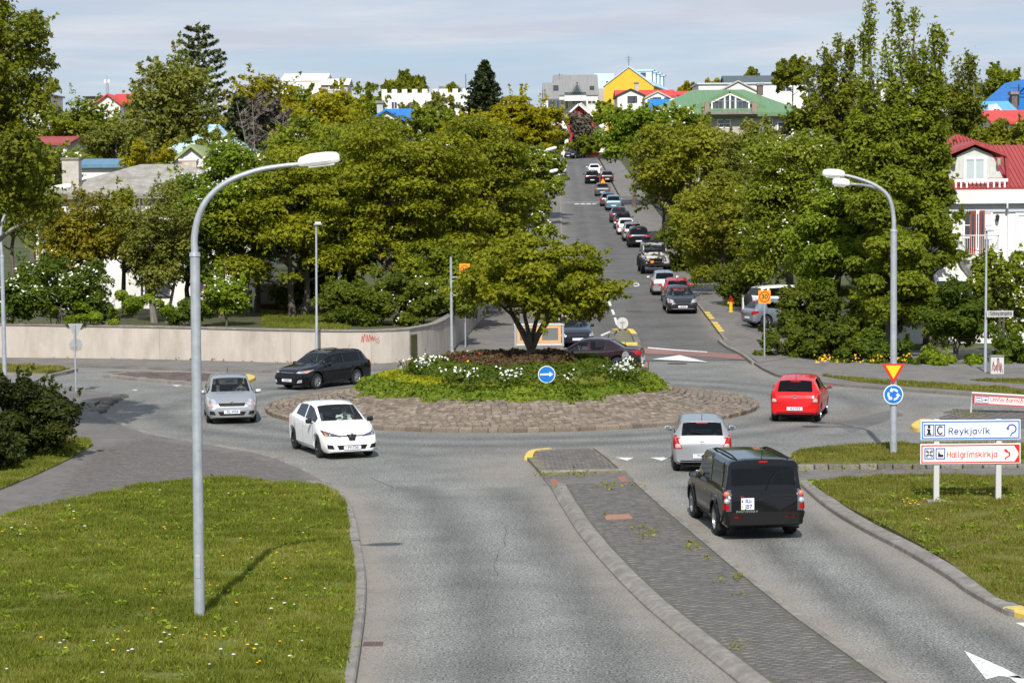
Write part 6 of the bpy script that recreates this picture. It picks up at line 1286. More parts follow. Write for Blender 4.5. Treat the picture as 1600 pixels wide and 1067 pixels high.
for k, (px, py, rr, n_) in enumerate(FL):
    p = g(px, py, 1.42 if py > 570 else 1.6); q = np.random.default_rng(200 + k); n_ = int(n_ * .8); P = q.normal(size=(n_, 3)) * np.array([rr * .55, rr * .4, .08]) + np.array([0, 0, .08])
    cl = thing('white_flowers', ['biggest clump of white flowers at the left end of the island', 'white flower clump between lime ground cover and hedge on the left', 'white flower clump on the hedge left of the island tree', 'white flower clump left of the blue arrow sign', 'tiny white flower clump between the two left hedge clumps', 'sparse white flower clump right of the blue arrow sign', 'white flower clump at the right end of the hedge', 'white flowers behind the bronze shrubs on the left', 'few white flowers behind the island tree on its left', 'few white flowers below the dark saloon boot', 'white flower clump just under the biggest one'][k], 'flowers', p, 0, 'white flower clumps on the island')
    V, F = leaf_quads(P, nrm(q.normal(size=(len(P), 3)) * .4 + np.array([0, -.5, .7])), .07, q, 1.0, .1); tag(link('petals', np_mesh('petals', V, F, M_PETAL), cl), kind='stuff')
    P2 = q.normal(size=(n_ * 6, 3)) * np.array([rr * .7, rr * .5, .14]) + np.array([0, 0, -.12]); V, F = leaf_quads(P2, nrm(q.normal(size=(len(P2), 3)) + np.array([0, 0, .5])), .09, q); tag(link('leaves', np_mesh('leaves', V, F, LM['hedge'], np.repeat(q.random(len(P2)), 3)), cl), kind='stuff')
for k, (px, py, z) in enumerate([(635, 567, 1.3), (724.5, 558, 1.95), (749, 553.5, 2.0), (1008.5, 575, 1.2), (1013, 567, 1.3), (731, 565.5, 1.85)]):
    p = g(px, py, z); m_ = M_DAND if k == 5 else M_REDPET; gzz = float(mound(math.hypot(p.x - CEN.x, p.y - CEN.y)))
    tl = thing('tulip', ['red tulip at the left tip of the island', 'red tulip behind the left white flowers', 'red tulip left of the island tree trunk', 'lower red tulip at the right end of the island', 'upper red tulip at the right end of the island', 'yellow tulip in front of the bronze shrubs'][k], 'tulip', (p.x, p.y, gzz), 0, 'tulips on the island')
    MB().tube([(0, 0, 0), (0, 0, z - gzz - .03)], .012, 4).build('stem', LM['hedge'], tl); MB().lathe([(.01, z - gzz - .03), (.032, z - gzz), (.036, z - gzz + .035), (.02, z - gzz + .06)], 7).build('petals', m_, tl, smooth=True)
# island tree: a maple with several rising limbs and a flat layered crown
def island_tree():
    Y = CEN.y - .2; px, top, bot = 836, 366, 534; p = at(px, (top + bot) / 2, Y); rz = (at(px, top, Y).z - at(px, bot, Y).z) / 2; rx = size(134, Y); gz = float(mound(.3)) - .1
    t = thing('maple_tree', 'small spreading maple planted in the middle of the roundabout island', 'tree', (at(830, 560, Y).x, Y, gz))
    (V, F, T), C, B = crown(501, (rx, rx * .95, rz), 130, .52, .62, 48000, .105, 'dome', 120, .55, hollow=.3, low=-.6)
    off = np.array([p.x - t.location.x, 0, p.z - gz]); link('crown', np_mesh('crown', V + off, F, LM['maple'], T), t)
    q = random.Random(4); mb = MB(); cz = off[2] - rz
    mb.tube([(0, 0, -.1), (.03, 0, .45), (.0, 0, .8)], [.20, .17, .16], 8)
    for k in range(6):
        a = k * 1.05 + .3; e = Vector((math.cos(a) * rx * .45 + off[0] * .7, math.sin(a) * rx * .45, cz + rz * .75)); m1 = Vector((math.cos(a) * .25, math.sin(a) * .25, 1.25)); m2 = m1.lerp(e, .55) + Vector((q.uniform(-.15, .15), 0, .1))
        mb.tube([(0, 0, .7), m1, m2, e], [.10, .085, .06, .03], 6, False)
        for j in range(5):
            c = Vector(C[q.randrange(len(C))]) + Vector(off); mb.tube([m2.lerp(e, q.random()), m2.lerp(c, .5) + Vector((0, 0, -.05)), c], [.03, .022, .008], 4, False)
    mb.build('trunk', M_BARK, t, smooth=True)
island_tree()
# ================================================================== CARS
def paintm(name, c, metal=0.0, rough=.28):
    if name in MATS: return MATS[name]
    m = mat(name, c, rough, metal=metal, spec=.3, coat=.55); return m
M_TYRE = mat('tyre_rubber', (.018, .018, .018), .85); M_RIM = mat('alloy_rim', (.42, .43, .44), .3, metal=.7); M_RIMD = mat('dark_rim', (.03, .03, .032), .4, metal=.4)
M_PLAST = mat('black_plastic', (.011, .011, .012), .6, spec=.25); M_GAP = mat('shut_line', (.006, .006, .006), .9)
M_CHROME = mat('chrome_trim', (.75, .76, .78), .12, metal=1.0); M_LAMP = mat('headlamp_lens', (.50, .52, .54), .25, spec=.5, c2=(.20, .21, .23), scale=9.0, coat=.2)
M_LAMPD = mat('headlamp_dark', (.06, .07, .09), .1, spec=.8, coat=1.0); M_TAIL = mat('tail_lamp_red', (.34, .006, .006), .35, spec=.25); M_TAILC = mat('tail_lamp_clear', (.46, .34, .31), .35, spec=.3)
M_AMBER = mat('amber_lens', (.75, .25, .03), .2, coat=.8); M_PLATE = mat('number_plate', (.74, .76, .78), .45); M_PTXT = mat('plate_blue', (.02, .05, .22), .6)
M_SEAT = mat('seat_fabric', (.075, .075, .078), .9); M_DASH = mat('dashboard', (.085, .082, .078), .7); M_WHEELR = mat('steering_rim', (.20, .19, .18), .6)
GL_CLEAR = glass_mat('car_glass', (.80, .86, .83)); GL_TINT = glass_mat('tinted_glass', (.05, .055, .06)); GL_MID = glass_mat('grey_glass', (.32, .35, .35))

PROF = {
 'hatch': [(0, .56), (.008, .65), (.03, .76), (.09, .88), (.18, .96), (.255, 1.01), (.43, 1.43), (.51, 1.50), (.64, 1.52), (.80, 1.475), (.90, 1.40), (.968, 1.03), (.988, .92), (1, .80)],
 'zoe': [(0, .58), (.008, .67), (.03, .79), (.09, .92), (.17, 1.01), (.235, 1.07), (.42, 1.49), (.50, 1.555), (.60, 1.56), (.74, 1.51), (.86, 1.42), (.955, 1.10), (.985, .98), (1, .84)],
 'wagon': [(0, .60), (.007, .70), (.03, .80), (.09, .88), (.2, .95), (.275, .985), (.42, 1.40), (.50, 1.47), (.64, 1.48), (.85, 1.455), (.90, 1.42), (.962, 1.04), (.985, .96), (1, .85)],
 'saloon': [(0, .55), (.007, .64), (.03, .74), (.1, .84), (.2, .91), (.285, .955), (.42, 1.34), (.50, 1.41), (.60, 1.42), (.70, 1.37), (.84, 1.03), (.87, 1.015), (.97, .98), (.99, .93), (1, .82)],
 'suv': [(0, .72), (.007, .84), (.03, .93), (.09, 1.02), (.2, 1.08), (.25, 1.11), (.38, 1.58), (.46, 1.66), (.64, 1.68), (.86, 1.64), (.92, 1.58), (.972, 1.16), (.99, 1.06), (1, .92)],
 'box': [(0, .86), (.006, .98), (.02, 1.06), (.06, 1.11), (.2, 1.15), (.245, 1.17), (.325, 1.74), (.38, 1.83), (.60, 1.87), (.945, 1.875), (.968, 1.855), (.986, 1.13), (.993, 1.08), (1, .98)],
 'jeep': [(0, .92), (.004, 1.12), (.012, 1.20), (.05, 1.24), (.2, 1.26), (.275, 1.28), (.315, 1.90), (.34, 1.97), (.60, 2.0), (.95, 1.98), (.968, 1.95), (.985, 1.26), (.993, 1.22), (1, 1.1)],
}
KEY = {'hatch': (5, 6, 10, 11), 'zoe': (5, 6, 10, 11), 'wagon': (5, 6, 10, 11), 'saloon': (5, 6, 9, 10), 'suv': (5, 6, 10, 11), 'box': (5, 6, 10, 11), 'jeep': (5, 6, 10, 11)}
BOXY = {'box': .88, 'jeep': .85, 'suv': .25}

def wheel_meshes(r, wd, spokes, dark):
    mb = MB(); h = wd / 2
    mb.lathe([(r * .62, -h), (r * .80, -h * 1.02), (r * .96, -h * .86), (r, -h * .5), (r, h * .5), (r * .96, h * .86), (r * .80, h * 1.02), (r * .62, h)], 26, 'y'); ty = mb.mesh('wheel', M_TYRE, True)
    mb = MB(); o = h * .72
    mb.lathe([(r * .66, h * .95), (r * .64, h * 1.0), (r * .57, h * .9), (r * .54, o * .4)], 26, 'y'); mb.lathe([(.02, o * .92), (r * .15, o * .9), (r * .17, o * .6)], 10, 'y')
    for k in range(spokes):
        a = 2 * math.pi * k / spokes; mb.bar((r * .12 * math.cos(a), o * .8, r * .12 * math.sin(a)), (r * .6 * math.cos(a), o * .92, r * .6 * math.sin(a)), r * .15, r * .07, (0, 1, 0))
    rm = mb.mesh('rim', M_RIMD if dark else M_RIM, True); mb = MB(); mb.lathe([(.01, o * .35), (r * .58, o * .35)], 18, 'y'); bk = mb.mesh('brake_disc', M_PLAST)
    return ty, rm, bk
_wm = {}

def car(name, label, cat, kind, dims, paint, loc, head, det=1, group=None, plate=None, pitch=0.0, roofm=None, glass=None, spokes=5, dark_rim=False, tail='hatch', front='plain', wb=None, fo=None, r=.31, rails=False, cladding=False, driver=False, zscale=None, clear_front=None, emblem=None, scale=.94):
    Ln, Wd, H = dims; prof = PROF[kind]; kc, kr, kq, kb = KEY[kind]; hs = (H / max(z for t, z in prof)) if zscale is None else zscale
    pt = np.array([p[0] for p in prof]); pz = np.array([p[1] for p in prof]) * hs
    tc_, tr_, tq_, tb_ = (pt[i] for i in (kc, kr, kq, kb)); bx = BOXY.get(kind, 0.0)
    wb = wb or Ln * .63; fo = fo or Ln * .2
    xw = (Ln / 2 - fo, Ln / 2 - fo - wb); ra = r + .055; clear = .20 if kind not in ('suv', 'box', 'jeep') else (.27 if kind != 'jeep' else .5)
    belt0, belt1 = pz[kc] - .075, pz[kb] - .06
    td = sorted(set([tc_ + .055, tc_ + .055 + (tq_ - tc_) * .42, min(tq_ - .02, tc_ + .055 + (tq_ - tc_) * .80)]))
    gaps = []
    for t in td: gaps += [t - .0018, t + .0018]
    cb = .012
    wins = [(tc_ + .03, td[1] - cb), (td[1] + cb, td[2] - cb)]
    if tq_ - td[2] > .09 or kind in ('wagon', 'suv', 'box', 'jeep', 'hatch', 'zoe'): wins.append((td[2] + cb * 1.3, (tq_ if kind in ('saloon',) else (tq_ + .0 if kind not in ('hatch', 'zoe') else tq_ - .01)) - .012))
    if kind in ('hatch', 'zoe'): wins = wins[:2] + ([wins[2]] if wins[2][1] - wins[2][0] > .04 else [])
    ts = list(np.linspace(0, 1, 37 if det > 1 else 25)) + list(pt) + gaps + [a for w_ in wins for a in w_] + [.004, .012, .02, .985, .992, .996]
    if bx: ts += list(np.linspace(tq_, tb_, 6))
    for x in xw:
        for a in np.linspace(-1, 1, 11 if det > 1 else 7): ts.append((Ln / 2 - (x + ra * math.sin(a * math.pi / 2))) / Ln)
    ts = sorted(t for t in ts if 0 <= t <= 1); tt = [ts[0]]
    keep = set(round(float(v), 6) for v in list(gaps) + list(pt))
    for t in ts[1:]:
        if t - tt[-1] > .0028: tt.append(t)
        elif round(float(t), 6) in keep: tt[-1] = t
    ts = np.array(tt); n = len(ts); zt = np.interp(ts, pt, pz)
    plan = np.interp(ts, [0, .006, .02, .05, .10, .18, .82, .92, .965, .985, 1], [.74, .80, .875, .93, .97, 1, 1, .985, .955, .92, .86]); plan = plan + (1 - plan) * bx * .75
    zs_ = np.minimum(np.interp(ts, [0, tc_, tc_ + .3, tq_, tb_, 1], [pz[0] - .02, belt0, belt0 + .01, belt0 + (.10 if kind in ('hatch', 'zoe') else .04), belt1, pz[-1] - .03]), zt - .035)
    zbm = clear + np.interp(ts, [0, .03, .12, .88, .97, 1], [.05, 0, 0, 0, .03, .1])
    xs = Ln / 2 - ts * Ln; arch = np.zeros(n)
    for x in xw:
        dd = ra ** 2 - (xs - x) ** 2; arch = np.maximum(arch, np.where(dd > 0, r + np.sqrt(np.maximum(dd, 0)), 0))
    zb = np.maximum(zbm, arch)
    roofw = np.interp(ts, [0, tc_, tr_, tq_, tb_, 1], [.80, .82, .70 + bx * .16, .68 + bx * .18, .78 + bx * .08, .82]); W = Wd / 2 * plan
    NP = 11; RING = np.zeros((n, NP, 2))
    for i in range(n):
        w, b, s, t = W[i], zb[i], zs_[i], zt[i]; wt = w * roofw[i]; mid = max(b + .03, clear + (s - clear) * .52); m2 = max(b + .012, min(clear + .12, mid - .02)); h = t - s
        RING[i] = [(0, b), (w * .88, b), (w * .975, m2), (w * 1.0, mid), (w * .995, max(mid + .01, s - .09)), (w * .965, s), (w * .93 + (wt - w * .93) * .10, s + h * .10), (wt + (w * .93 - wt) * .16, s + h * .80), (wt * .93, s + h * .93), (wt * .55, s + h * .985), (0, t)]
    def P(i, k, side): return (xs[i], side * RING[i, k, 0], RING[i, k, 1])
    verts = []; idx = {}
    for i in range(n):
        for k in range(NP):
            for s in ((1,) if k in (0, NP - 1) else (1, -1)):
                idx[(i, k, s)] = len(verts); verts.append(P(i, k, s))
                if k in (0, NP - 1): idx[(i, k, -1)] = idx[(i, k, s)]
    seg = {}; body_f = []; body_m = []
    def reg(i, k):
        t = (ts[i] + ts[i + 1]) / 2
        if k == 6:
            for j, (a, b) in enumerate(wins):
                if a - 1e-4 <= t <= b + 1e-4 and RING[i, 7, 1] - RING[i, 6, 1] + RING[i + 1, 7, 1] - RING[i + 1, 6, 1] > .22: return ('side', j)
        if k in (8, 9) and tc_ + .006 < t < tr_ - .004: return ('screen', 0)
        if k in (8, 9) and tq_ + .004 < t < tb_ - .003 - bx * .0: return ('rear', 0)
        if k in (2, 3, 4, 5):
            for j in range(2):
                if td[j] + .0018 <= t <= td[j + 1] - .0018: return ('door', j)
            if any(abs(t - q_) < .0018 for q_ in td) and k > 1: return ('gap', 0)
        if k in (7, 8, 9) and roofm is not None and tr_ - .02 < t < tq_ + .01: return ('roof', 0)
        return ('body', 0)
    for i in range(n - 1):
        for k in range(NP - 1):
            g_ = reg(i, k)
            for s in (1, -1):
                f = (idx[(i, k, s)], idx[(i + 1, k, s)], idx[(i + 1, k + 1, s)], idx[(i, k + 1, s)]); f = tuple(dict.fromkeys(f))
                if len(f) < 3: continue
                if s < 0: f = f[::-1]
                seg.setdefault((*g_, s if g_[0] in ('side', 'door') else 0), []).append(f)
    for e, rev in ((0, False), (n - 1, True)):
        ring = [idx[(e, k, 1)] for k in range(NP)] + [idx[(e, k, -1)] for k in range(NP - 2, 0, -1)]; seg.setdefault(('body', 0, 0), []).append(tuple(ring[::-1] if rev else ring))
    allf = [f for fs in seg.values() for f in fs]; bvh = BVHTree.FromPolygons([Vector(v) for v in verts], allf)
    def sub(nm, keys, mats, parent, shrink=0.0, smooth=True):
        mb = MB(); used = {}
        for mi, kk in enumerate(keys):
            mb.mi = mi
            for f in seg.get(kk, []):
                for v in f:
                    if v not in used: used[v] = len(used)
                mb.f.append(tuple(used[v] for v in f)); mb.m.append(mi)
        if not mb.f: return None
        mb.v = [None] * len(used)
        for v, j in used.items():
            x, y, z = verts[v]; mb.v[j] = (x * (1 - shrink * .3), y * (1 - shrink), z - shrink * .0)
        o = mb.build(nm, mats, parent); me = o.data; me.polygons.foreach_set('use_smooth', np.ones(len(me.polygons), dtype=bool)); me.set_sharp_from_angle(angle=R(42)); return o
    t = thing(name, label, cat, loc, 0, group); t.rotation_euler = (0, -pitch, math.atan2(head[1], head[0])); t.scale = (scale,) * 3
    sub('body', [('body', 0, 0), ('gap', 0, 0)], [paint, M_GAP], t)
    if roofm is not None: sub('roof', [('roof', 0, 0)], [roofm], t)
    gl = glass or GL_MID; gf = clear_front or GL_CLEAR
    doors = {}
    for j in range(2):
        for s in (1, -1): doors[(j, s)] = sub('door', [('door', j, s)], [paint], t, -.003)
    for j in range(len(wins)):
        for s in (1, -1): sub('side_window', [('side', j, s)], [gf if j == 0 else gl], t, .012)
    sub('windscreen', [('screen', 0, 0)], [gf], t, .004); sub('rear_window', [('rear', 0, 0)], [gl], t, .004)
    def proj(ax, u, v):
        o, d = {'front': ((9, u, v), (-1, 0, 0)), 'rear': ((-9, u, v), (1, 0, 0)), 'left': ((u, 9, v), (0, -1, 0)), 'right': ((u, -9, v), (0, 1, 0)), 'top': ((u, v, 9), (0, 0, -1))}[ax]
        h = bvh.ray_cast(Vector(o), Vector(d)); return (h[0], h[1]) if h[0] is not None else None
    def patch(nm, ax, q, m, off=.006, nu=5, nv=3, parent=None, th=.012):
        mb = MB(); grid = {}; vs = []
        for a in range(nu + 1):
            for b in range(nv + 1):
                u_, v_ = a / nu, b / nv; c0 = (q[0][0] + (q[1][0] - q[0][0]) * u_, q[0][1] + (q[1][1] - q[0][1]) * u_); c1 = (q[3][0] + (q[2][0] - q[3][0]) * u_, q[3][1] + (q[2][1] - q[3][1]) * u_)
                h = proj(ax, c0[0] + (c1[0] - c0[0]) * v_, c0[1] + (c1[1] - c0[1]) * v_)
                if h is None: continue
                grid[(a, b)] = len(vs); nn = h[1] if h[1].dot({'front': Vector((1, 0, 0)), 'rear': Vector((-1, 0, 0)), 'left': Vector((0, 1, 0)), 'right': Vector((0, -1, 0)), 'top': Vector((0, 0, 1))}[ax]) > 0 else -h[1]; vs.append((h[0] + nn * off, h[0] - nn * th))
        if len(vs) < 4: return None
        V_ = [a for a, b in vs] + [b for a, b in vs]; m_ = len(vs); F_ = []; edge = {}
        for a in range(nu):
            for b in range(nv):
                c = [(a, b), (a + 1, b), (a + 1, b + 1), (a, b + 1)]
                if all(x in grid for x in c):
                    f = [grid[x] for x in c]; F_.append(tuple(f))
                    for e in range(4): edge[(f[e], f[(e + 1) % 4])] = 1
        for (a, b) in list(edge):
            if (b, a) not in edge: F_.append((b, a, a + m_, b + m_))
        if not F_: return None
        mb.add(V_, F_); o = mb.build(nm, m, parent or t)
        bm = bmesh.new(); bm.from_mesh(o.data); bmesh.ops.recalc_face_normals(bm, faces=bm.faces[:]); bm.to_mesh(o.data); bm.free(); return o
    hw = Wd / 2; fz = lambda f: pz[0] * 0 + f * hs
    # wheels
    kk = (r, spokes, dark_rim)
    if kk not in _wm: _wm[kk] = wheel_meshes(r, .21 if kind not in ('box', 'jeep') else .27, spokes, dark_rim)
    ty, rm, bk = _wm[kk]
    for x in xw:
        for s in (1, -1):
            wl_ = link('wheel', ty, t, (x, s * (hw - .135 if kind != 'jeep' else hw - .06), r)); wl_.rotation_euler = (0, 0, 0 if s > 0 else math.pi)
            link('rim', rm, wl_); link('brake_disc', bk, wl_)
    # underside, floor and interior
    ib = MB(); ib.box(xw[1] - ra - .02 + .35 * 0 - .1, xw[0] + ra + .1, -hw * .58, hw * .58, clear - .04, clear + .22); ib.build('underbody', M_GAP, t)
    fl = MB(); x0 = Ln / 2 - tc_ * Ln; x1 = Ln / 2 - tb_ * Ln
    fl.box(x1 + .06, x0 - .02, -hw * .84, hw * .84, belt0 - .32, belt0 - .26); fl.build('cabin_floor', M_GAP, t)
    db = MB().ngon_xz([(x0 - .05, belt0 - .25), (x0 - .02, belt0 - .01), (x0 - .45, belt0 - .0), (x0 - .55, belt0 - .06), (x0 - .55, belt0 - .25)], -hw * .82, hw * .82).build('dashboard', M_DASH, t)
    sx = Ln / 2 - (td[1] * Ln) + .22
    if det > 0:
        for xx in ([sx, sx - .85] if kind not in ('jeep',) else [sx]):
            for s in (-.38, .38):
                sb = MB().bar((xx + .05, s, belt0 - .28), (xx - .12, s, belt0 + .14), .46, .12, (0, 1, 0)); sb.bar((xx - .13, s, belt0 + .16), (xx - .16, s, belt0 + .33), .25, .09, (0, 1, 0)); sb.build('seat', M_SEAT, t, bevel=.03)
        MB().tube([(x0 - .62 + .06 * math.sin(a), .37 + .18 * math.cos(a), belt0 + .02 + .16 * math.sin(a)) for a in np.linspace(0, 2 * math.pi, 15)], .016, 5, False).build('steering_wheel', M_WHEELR, t)
        mz = (pz[kc] + pz[kr]) / 2 + .14 * hs; xm = Ln / 2 - (tr_ - .03) * Ln; MB().box(xm - .05, xm - .02, -.12, .12, pz[kr] - .16, pz[kr] - .09).build('inner_mirror', M_PLAST, t)
    # mirrors, handles, seams
    for s in (1, -1):
        xm, zm = x0 - .30 * Ln / 4, belt0 + .06
        mm = MB().lathe([(.0, -.10), (.062, -.085), (.078, 0), (.07, .08), (.0, .10)], 8, 'y', (0, 0, 0)).mesh('mirror', paint if not dark_rim else M_PLAST, True)
        mo = link('mirror', mm, t, (xm, s * (hw + .09), zm)); mo.scale = (.75, 1, .95); MB().bar((xm, s * (hw * .95), zm - .06), (xm, s * (hw + .05), zm - .05), .05, .03).build('mirror_arm', M_PLAST, t)
        if det > 1:
            g_ = MB().box(xm - .062, xm - .056, s * (hw + .09) - .07, s * (hw + .09) + .07, zm - .05, zm + .05).build('mirror_glass', mat('mirror_glass', (.35, .42, .5), .08, metal=.9), t)
        if det > 0:
            for j in range(2):
                xh = Ln / 2 - td[j + 1] * Ln + .20; h = proj('left' if s > 0 else 'right', xh, belt0 - .14)
                if h and doors.get((j, s)): MB().box(h[0].x - .08, h[0].x + .08, h[0].y - .012, h[0].y + .02 * 1 if s > 0 else h[0].y + .012, h[0].z - .016, h[0].z + .016).build('handle', paint if not cladding else M_CHROME, doors[(j, s)])
        if cladding:
            sd = 'left' if s > 0 else 'right'
            patch('sill_trim', sd, [(xw[1] + ra, clear + .02), (xw[0] - ra, clear + .02), (xw[0] - ra, clear + .17), (xw[1] + ra, clear + .17)], M_PLAST if kind != 'box' else M_GAP, .012, 8, 1)
            for x in xw:
                a_ = np.linspace(-.1, math.pi + .1, 13); pts = []
                for q_ in a_:
                    h = proj(sd, x + (ra + .035) * math.cos(q_), r + (ra + .035) * math.sin(q_)); 
                    if h: pts.append((h[0].x, h[0].y + s * .006, h[0].z))
                if len(pts) > 4: MB().tube(pts, .035, 5).build('arch_trim', paint if kind == 'box' else M_PLAST, t)
    # front end
    xf = 'front'; zh = pz[2] - .03
    if det >= 0:
        b_ = {'plain': (.60, .93, zh - .17, zh + .0), 'swift': (.55, .93, zh - .14, zh + .10), 'zoe': (.40, .93, zh - .09, zh + .035), 'pug': (.52, .94, zh - .10, zh + .10), 'wagon': (.50, .93, zh - .11, zh + .0), 'jeep': (.5, .78, .9 * hs, 1.06 * hs), 'box': (.5, .93, zh - .12, zh)}[front]
        for s in (1, -1):
            if front != 'jeep':
                if front == 'zoe': hl = patch('headlight', xf, [(s * hw * .38, b_[2] - .005), (s * hw * .90, b_[2] + .03), (s * hw * .94, b_[3] + .06), (s * hw * .40, b_[2] + .035)], M_LAMPD, .008, 8, 3); patch('indicator', xf, [(s * hw * .78, b_[2] + .037), (s * hw * .85, b_[2] + .045), (s * hw * .86, b_[3] + .012), (s * hw * .79, b_[2] + .06)], M_AMBER if s < 0 else M_LAMP, .014, 3, 2, hl)
                else:
                    hl = patch('headlight', xf, [(s * hw * b_[0], b_[2] + .03), (s * hw * (b_[1] - .02), b_[2] + .02), (s * hw * b_[1], b_[3] + .03), (s * hw * (b_[0] + .10), b_[3] - .02)], M_LAMP, .008, 7, 4)
                    if det > 1 and hl: patch('indicator', xf, [(s * hw * (b_[1] - .12), b_[2] + .04), (s * hw * (b_[1] - .03), b_[2] + .04), (s * hw * (b_[1] - .02), b_[2] + .09), (s * hw * (b_[1] - .1), b_[2] + .09)], M_AMBER, .013, 3, 2, hl)
            if det > 0 and front != 'jeep': patch('fog_lamp', xf, [(s * hw * .62, clear + .12), (s * hw * .84, clear + .14), (s * hw * .86, clear + .26), (s * hw * .68, clear + .24)], M_PLAST if front != 'wagon' else M_LAMP, .006, 4, 3)
        if front not in ('zoe', 'jeep'): patch('grille', xf, [(-hw * .48, zh - .12), (hw * .48, zh - .12), (hw * .52, zh - .02), (-hw * .52, zh - .02)], M_PLAST, .007, 10, 3); 
        if front == 'wagon': patch('grille_trim', xf, [(-hw * .42, zh - .078), (hw * .42, zh - .078), (hw * .42, zh - .064), (-hw * .42, zh - .064)], M_CHROME, .014, 8, 1)
        patch('air_intake', xf, [(-hw * .46, clear + .10), (hw * .46, clear + .10), (hw * .54, clear + .23), (-hw * .54, clear + .23)], M_PLAST, .007, 10, 3)
        if front == 'zoe':
            patch('nose_trim', xf, [(-hw * .45, zh - .085), (hw * .45, zh - .085), (hw * .45, zh - .055), (-hw * .45, zh - .055)], M_PLAST, .009, 10, 2)
            patch('badge_plate', xf, [(-.085, zh - .20), (.085, zh - .20), (.15, zh - .03), (-.15, zh - .03)], M_PLAST, .012, 4, 4)
        if front == 'pug': patch('chrome_bar', xf, [(-hw * .60, clear + .085), (hw * .60, clear + .085), (hw * .78, clear + .125), (-hw * .78, clear + .125)], M_CHROME, .02, 10, 1); patch('grille_frame', xf, [(-hw * .40, zh - .25), (hw * .40, zh - .25), (hw * .48, zh - .13), (-hw * .48, zh - .13)], M_PLAST, .008, 8, 3)
    pw = .26
    def plates(ax, zc, body, w=.26, h=.055, big=False):
        s_ = 1 if ax == 'front' else -1; hit_ = proj(ax, 0, zc); 
        if not hit_: return
        X_ = hit_[0].x + s_ * .022; pl = MB().box(X_ - .012, X_ + .012, -w, w, zc - h, zc + h).build('number_plate', M_PLATE, t)
        if det > 1 and body:
            M_ = Matrix.Translation((X_ + s_ * .0135, 0, zc)) @ Matrix.Rotation(R(90) * s_, 4, 'Z')
            rows = body.split('\n')
            for k, rw in enumerate(rows): text_mesh('plate_text', rw, .105 if not big else .15, M_PTXT, pl, M_ @ Matrix.Translation((.02 if not big else .045, 0, (len(rows) - 1) * .07 - k * .14)), 'CENTER', .003, .001, 1.05)
            dt = MB().box(X_ + s_ * .0125 - .001, X_ + s_ * .0125 + .001, (-.012 if not big else .10), (.022 if not big else .15), zc - (.03 if not big else .09), zc + (.012 if not big else -.04)).build('plate_sticker', mat('plate_sticker', (.75, .42, .02) if True else 0, .6), pl)
    # rear end
    zr_ = pz[kb]
    if tail == 'hatch' or tail == 'suv':
        for s in (1, -1):
            tl = patch('tail_light', 'rear', [(s * hw * .66, zr_ - .36), (s * hw * .95, zr_ - .36), (s * hw * .93, zr_ + .0), (s * hw * .84, zr_ + .0)], M_TAIL, .009, 6, 5)
            patch('tail_light', 'left' if s > 0 else 'right', [(-Ln / 2 + .03, zr_ - .33), (-Ln / 2 + .20, zr_ - .28), (-Ln / 2 + .19, zr_ - .08), (-Ln / 2 + .09, zr_ - .05)], M_TAIL, .008, 4, 4)
            if tl and det > 1: patch('reverse_lens', 'rear', [(s * hw * .70, zr_ - .33), (s * hw * .88, zr_ - .33), (s * hw * .88, zr_ - .23), (s * hw * .74, zr_ - .23)], M_TAILC, .015, 3, 3, tl)
    elif tail == 'low':
        for s in (1, -1): patch('tail_light', 'rear', [(s * hw * .60, zr_ - .28), (s * hw * .95, zr_ - .30), (s * hw * .94, zr_ - .12), (s * hw * .64, zr_ - .12)], M_TAIL, .009, 6, 4); patch('tail_light', 'left' if s > 0 else 'right', [(-Ln / 2 + .02, zr_ - .27), (-Ln / 2 + .30, zr_ - .20), (-Ln / 2 + .24, zr_ - .10), (-Ln / 2 + .03, zr_ - .10)], M_TAIL, .008, 4, 3)
    elif tail == 'tall':
        for s in (1, -1): patch('tail_light', 'rear', [(s * hw * .80, zr_ - .40), (s * hw * .97, zr_ - .40), (s * hw * .95, zr_ + .35), (s * hw * .87, zr_ + .35)], M_TAIL, .009, 3, 6)
    elif tail == 'round':
        for s in (1, -1):
            pan = patch('tail_light', 'rear', [(s * hw * .80, zr_ - .44), (s * hw * .985, zr_ - .44), (s * hw * .985, zr_ + .05), (s * hw * .80, zr_ + .05)], M_LAMPD, .010, 3, 5)
            for dz, m_ in ((-.055, mat('tail_lamp_orange', (.62, .16, .09), .3)), (-.205, M_LAMP)):
                h = proj('rear', s * hw * .895, zr_ + dz); 
                if h: ln_ = MB().lathe([(.005, -.050), (.042, -.044), (.068, -.018), (.074, .01)], 14, 'x', (h[0].x, h[0].y, h[0].z)).build('round_lens', m_, pan, smooth=True)
            patch('lower_lens', 'rear', [(s * hw * .845, zr_ - .40), (s * hw * .97, zr_ - .40), (s * hw * .97, zr_ - .29), (s * hw * .845, zr_ - .29)], M_TAIL, .02, 3, 3, pan)
            patch('tail_light_side', 'left' if s > 0 else 'right', [(-Ln / 2 + .01, zr_ - .40), (-Ln / 2 + .07, zr_ - .40), (-Ln / 2 + .07, zr_ + .0), (-Ln / 2 + .02, zr_ + .0)], M_TAIL, .006, 2, 4)
            patch('reflector', 'rear', [(s * hw * .50, clear + .28), (s * hw * .78, clear + .28), (s * hw * .78, clear + .325), (s * hw * .50, clear + .325)], M_TAIL, .03, 3, 1)
        patch('rear_bumper', 'rear', [(-hw * .97, clear + .12), (hw * .97, clear + .12), (hw * .97, clear + .40), (-hw * .97, clear + .40)], M_GAP, .03, 14, 3)
        patch('tailgate_trim', 'rear', [(-hw * .80, zr_ - .115), (-hw * .15, zr_ - .115), (-hw * .15, zr_ - .07), (-hw * .80, zr_ - .07)], M_GAP, .012, 6, 1)
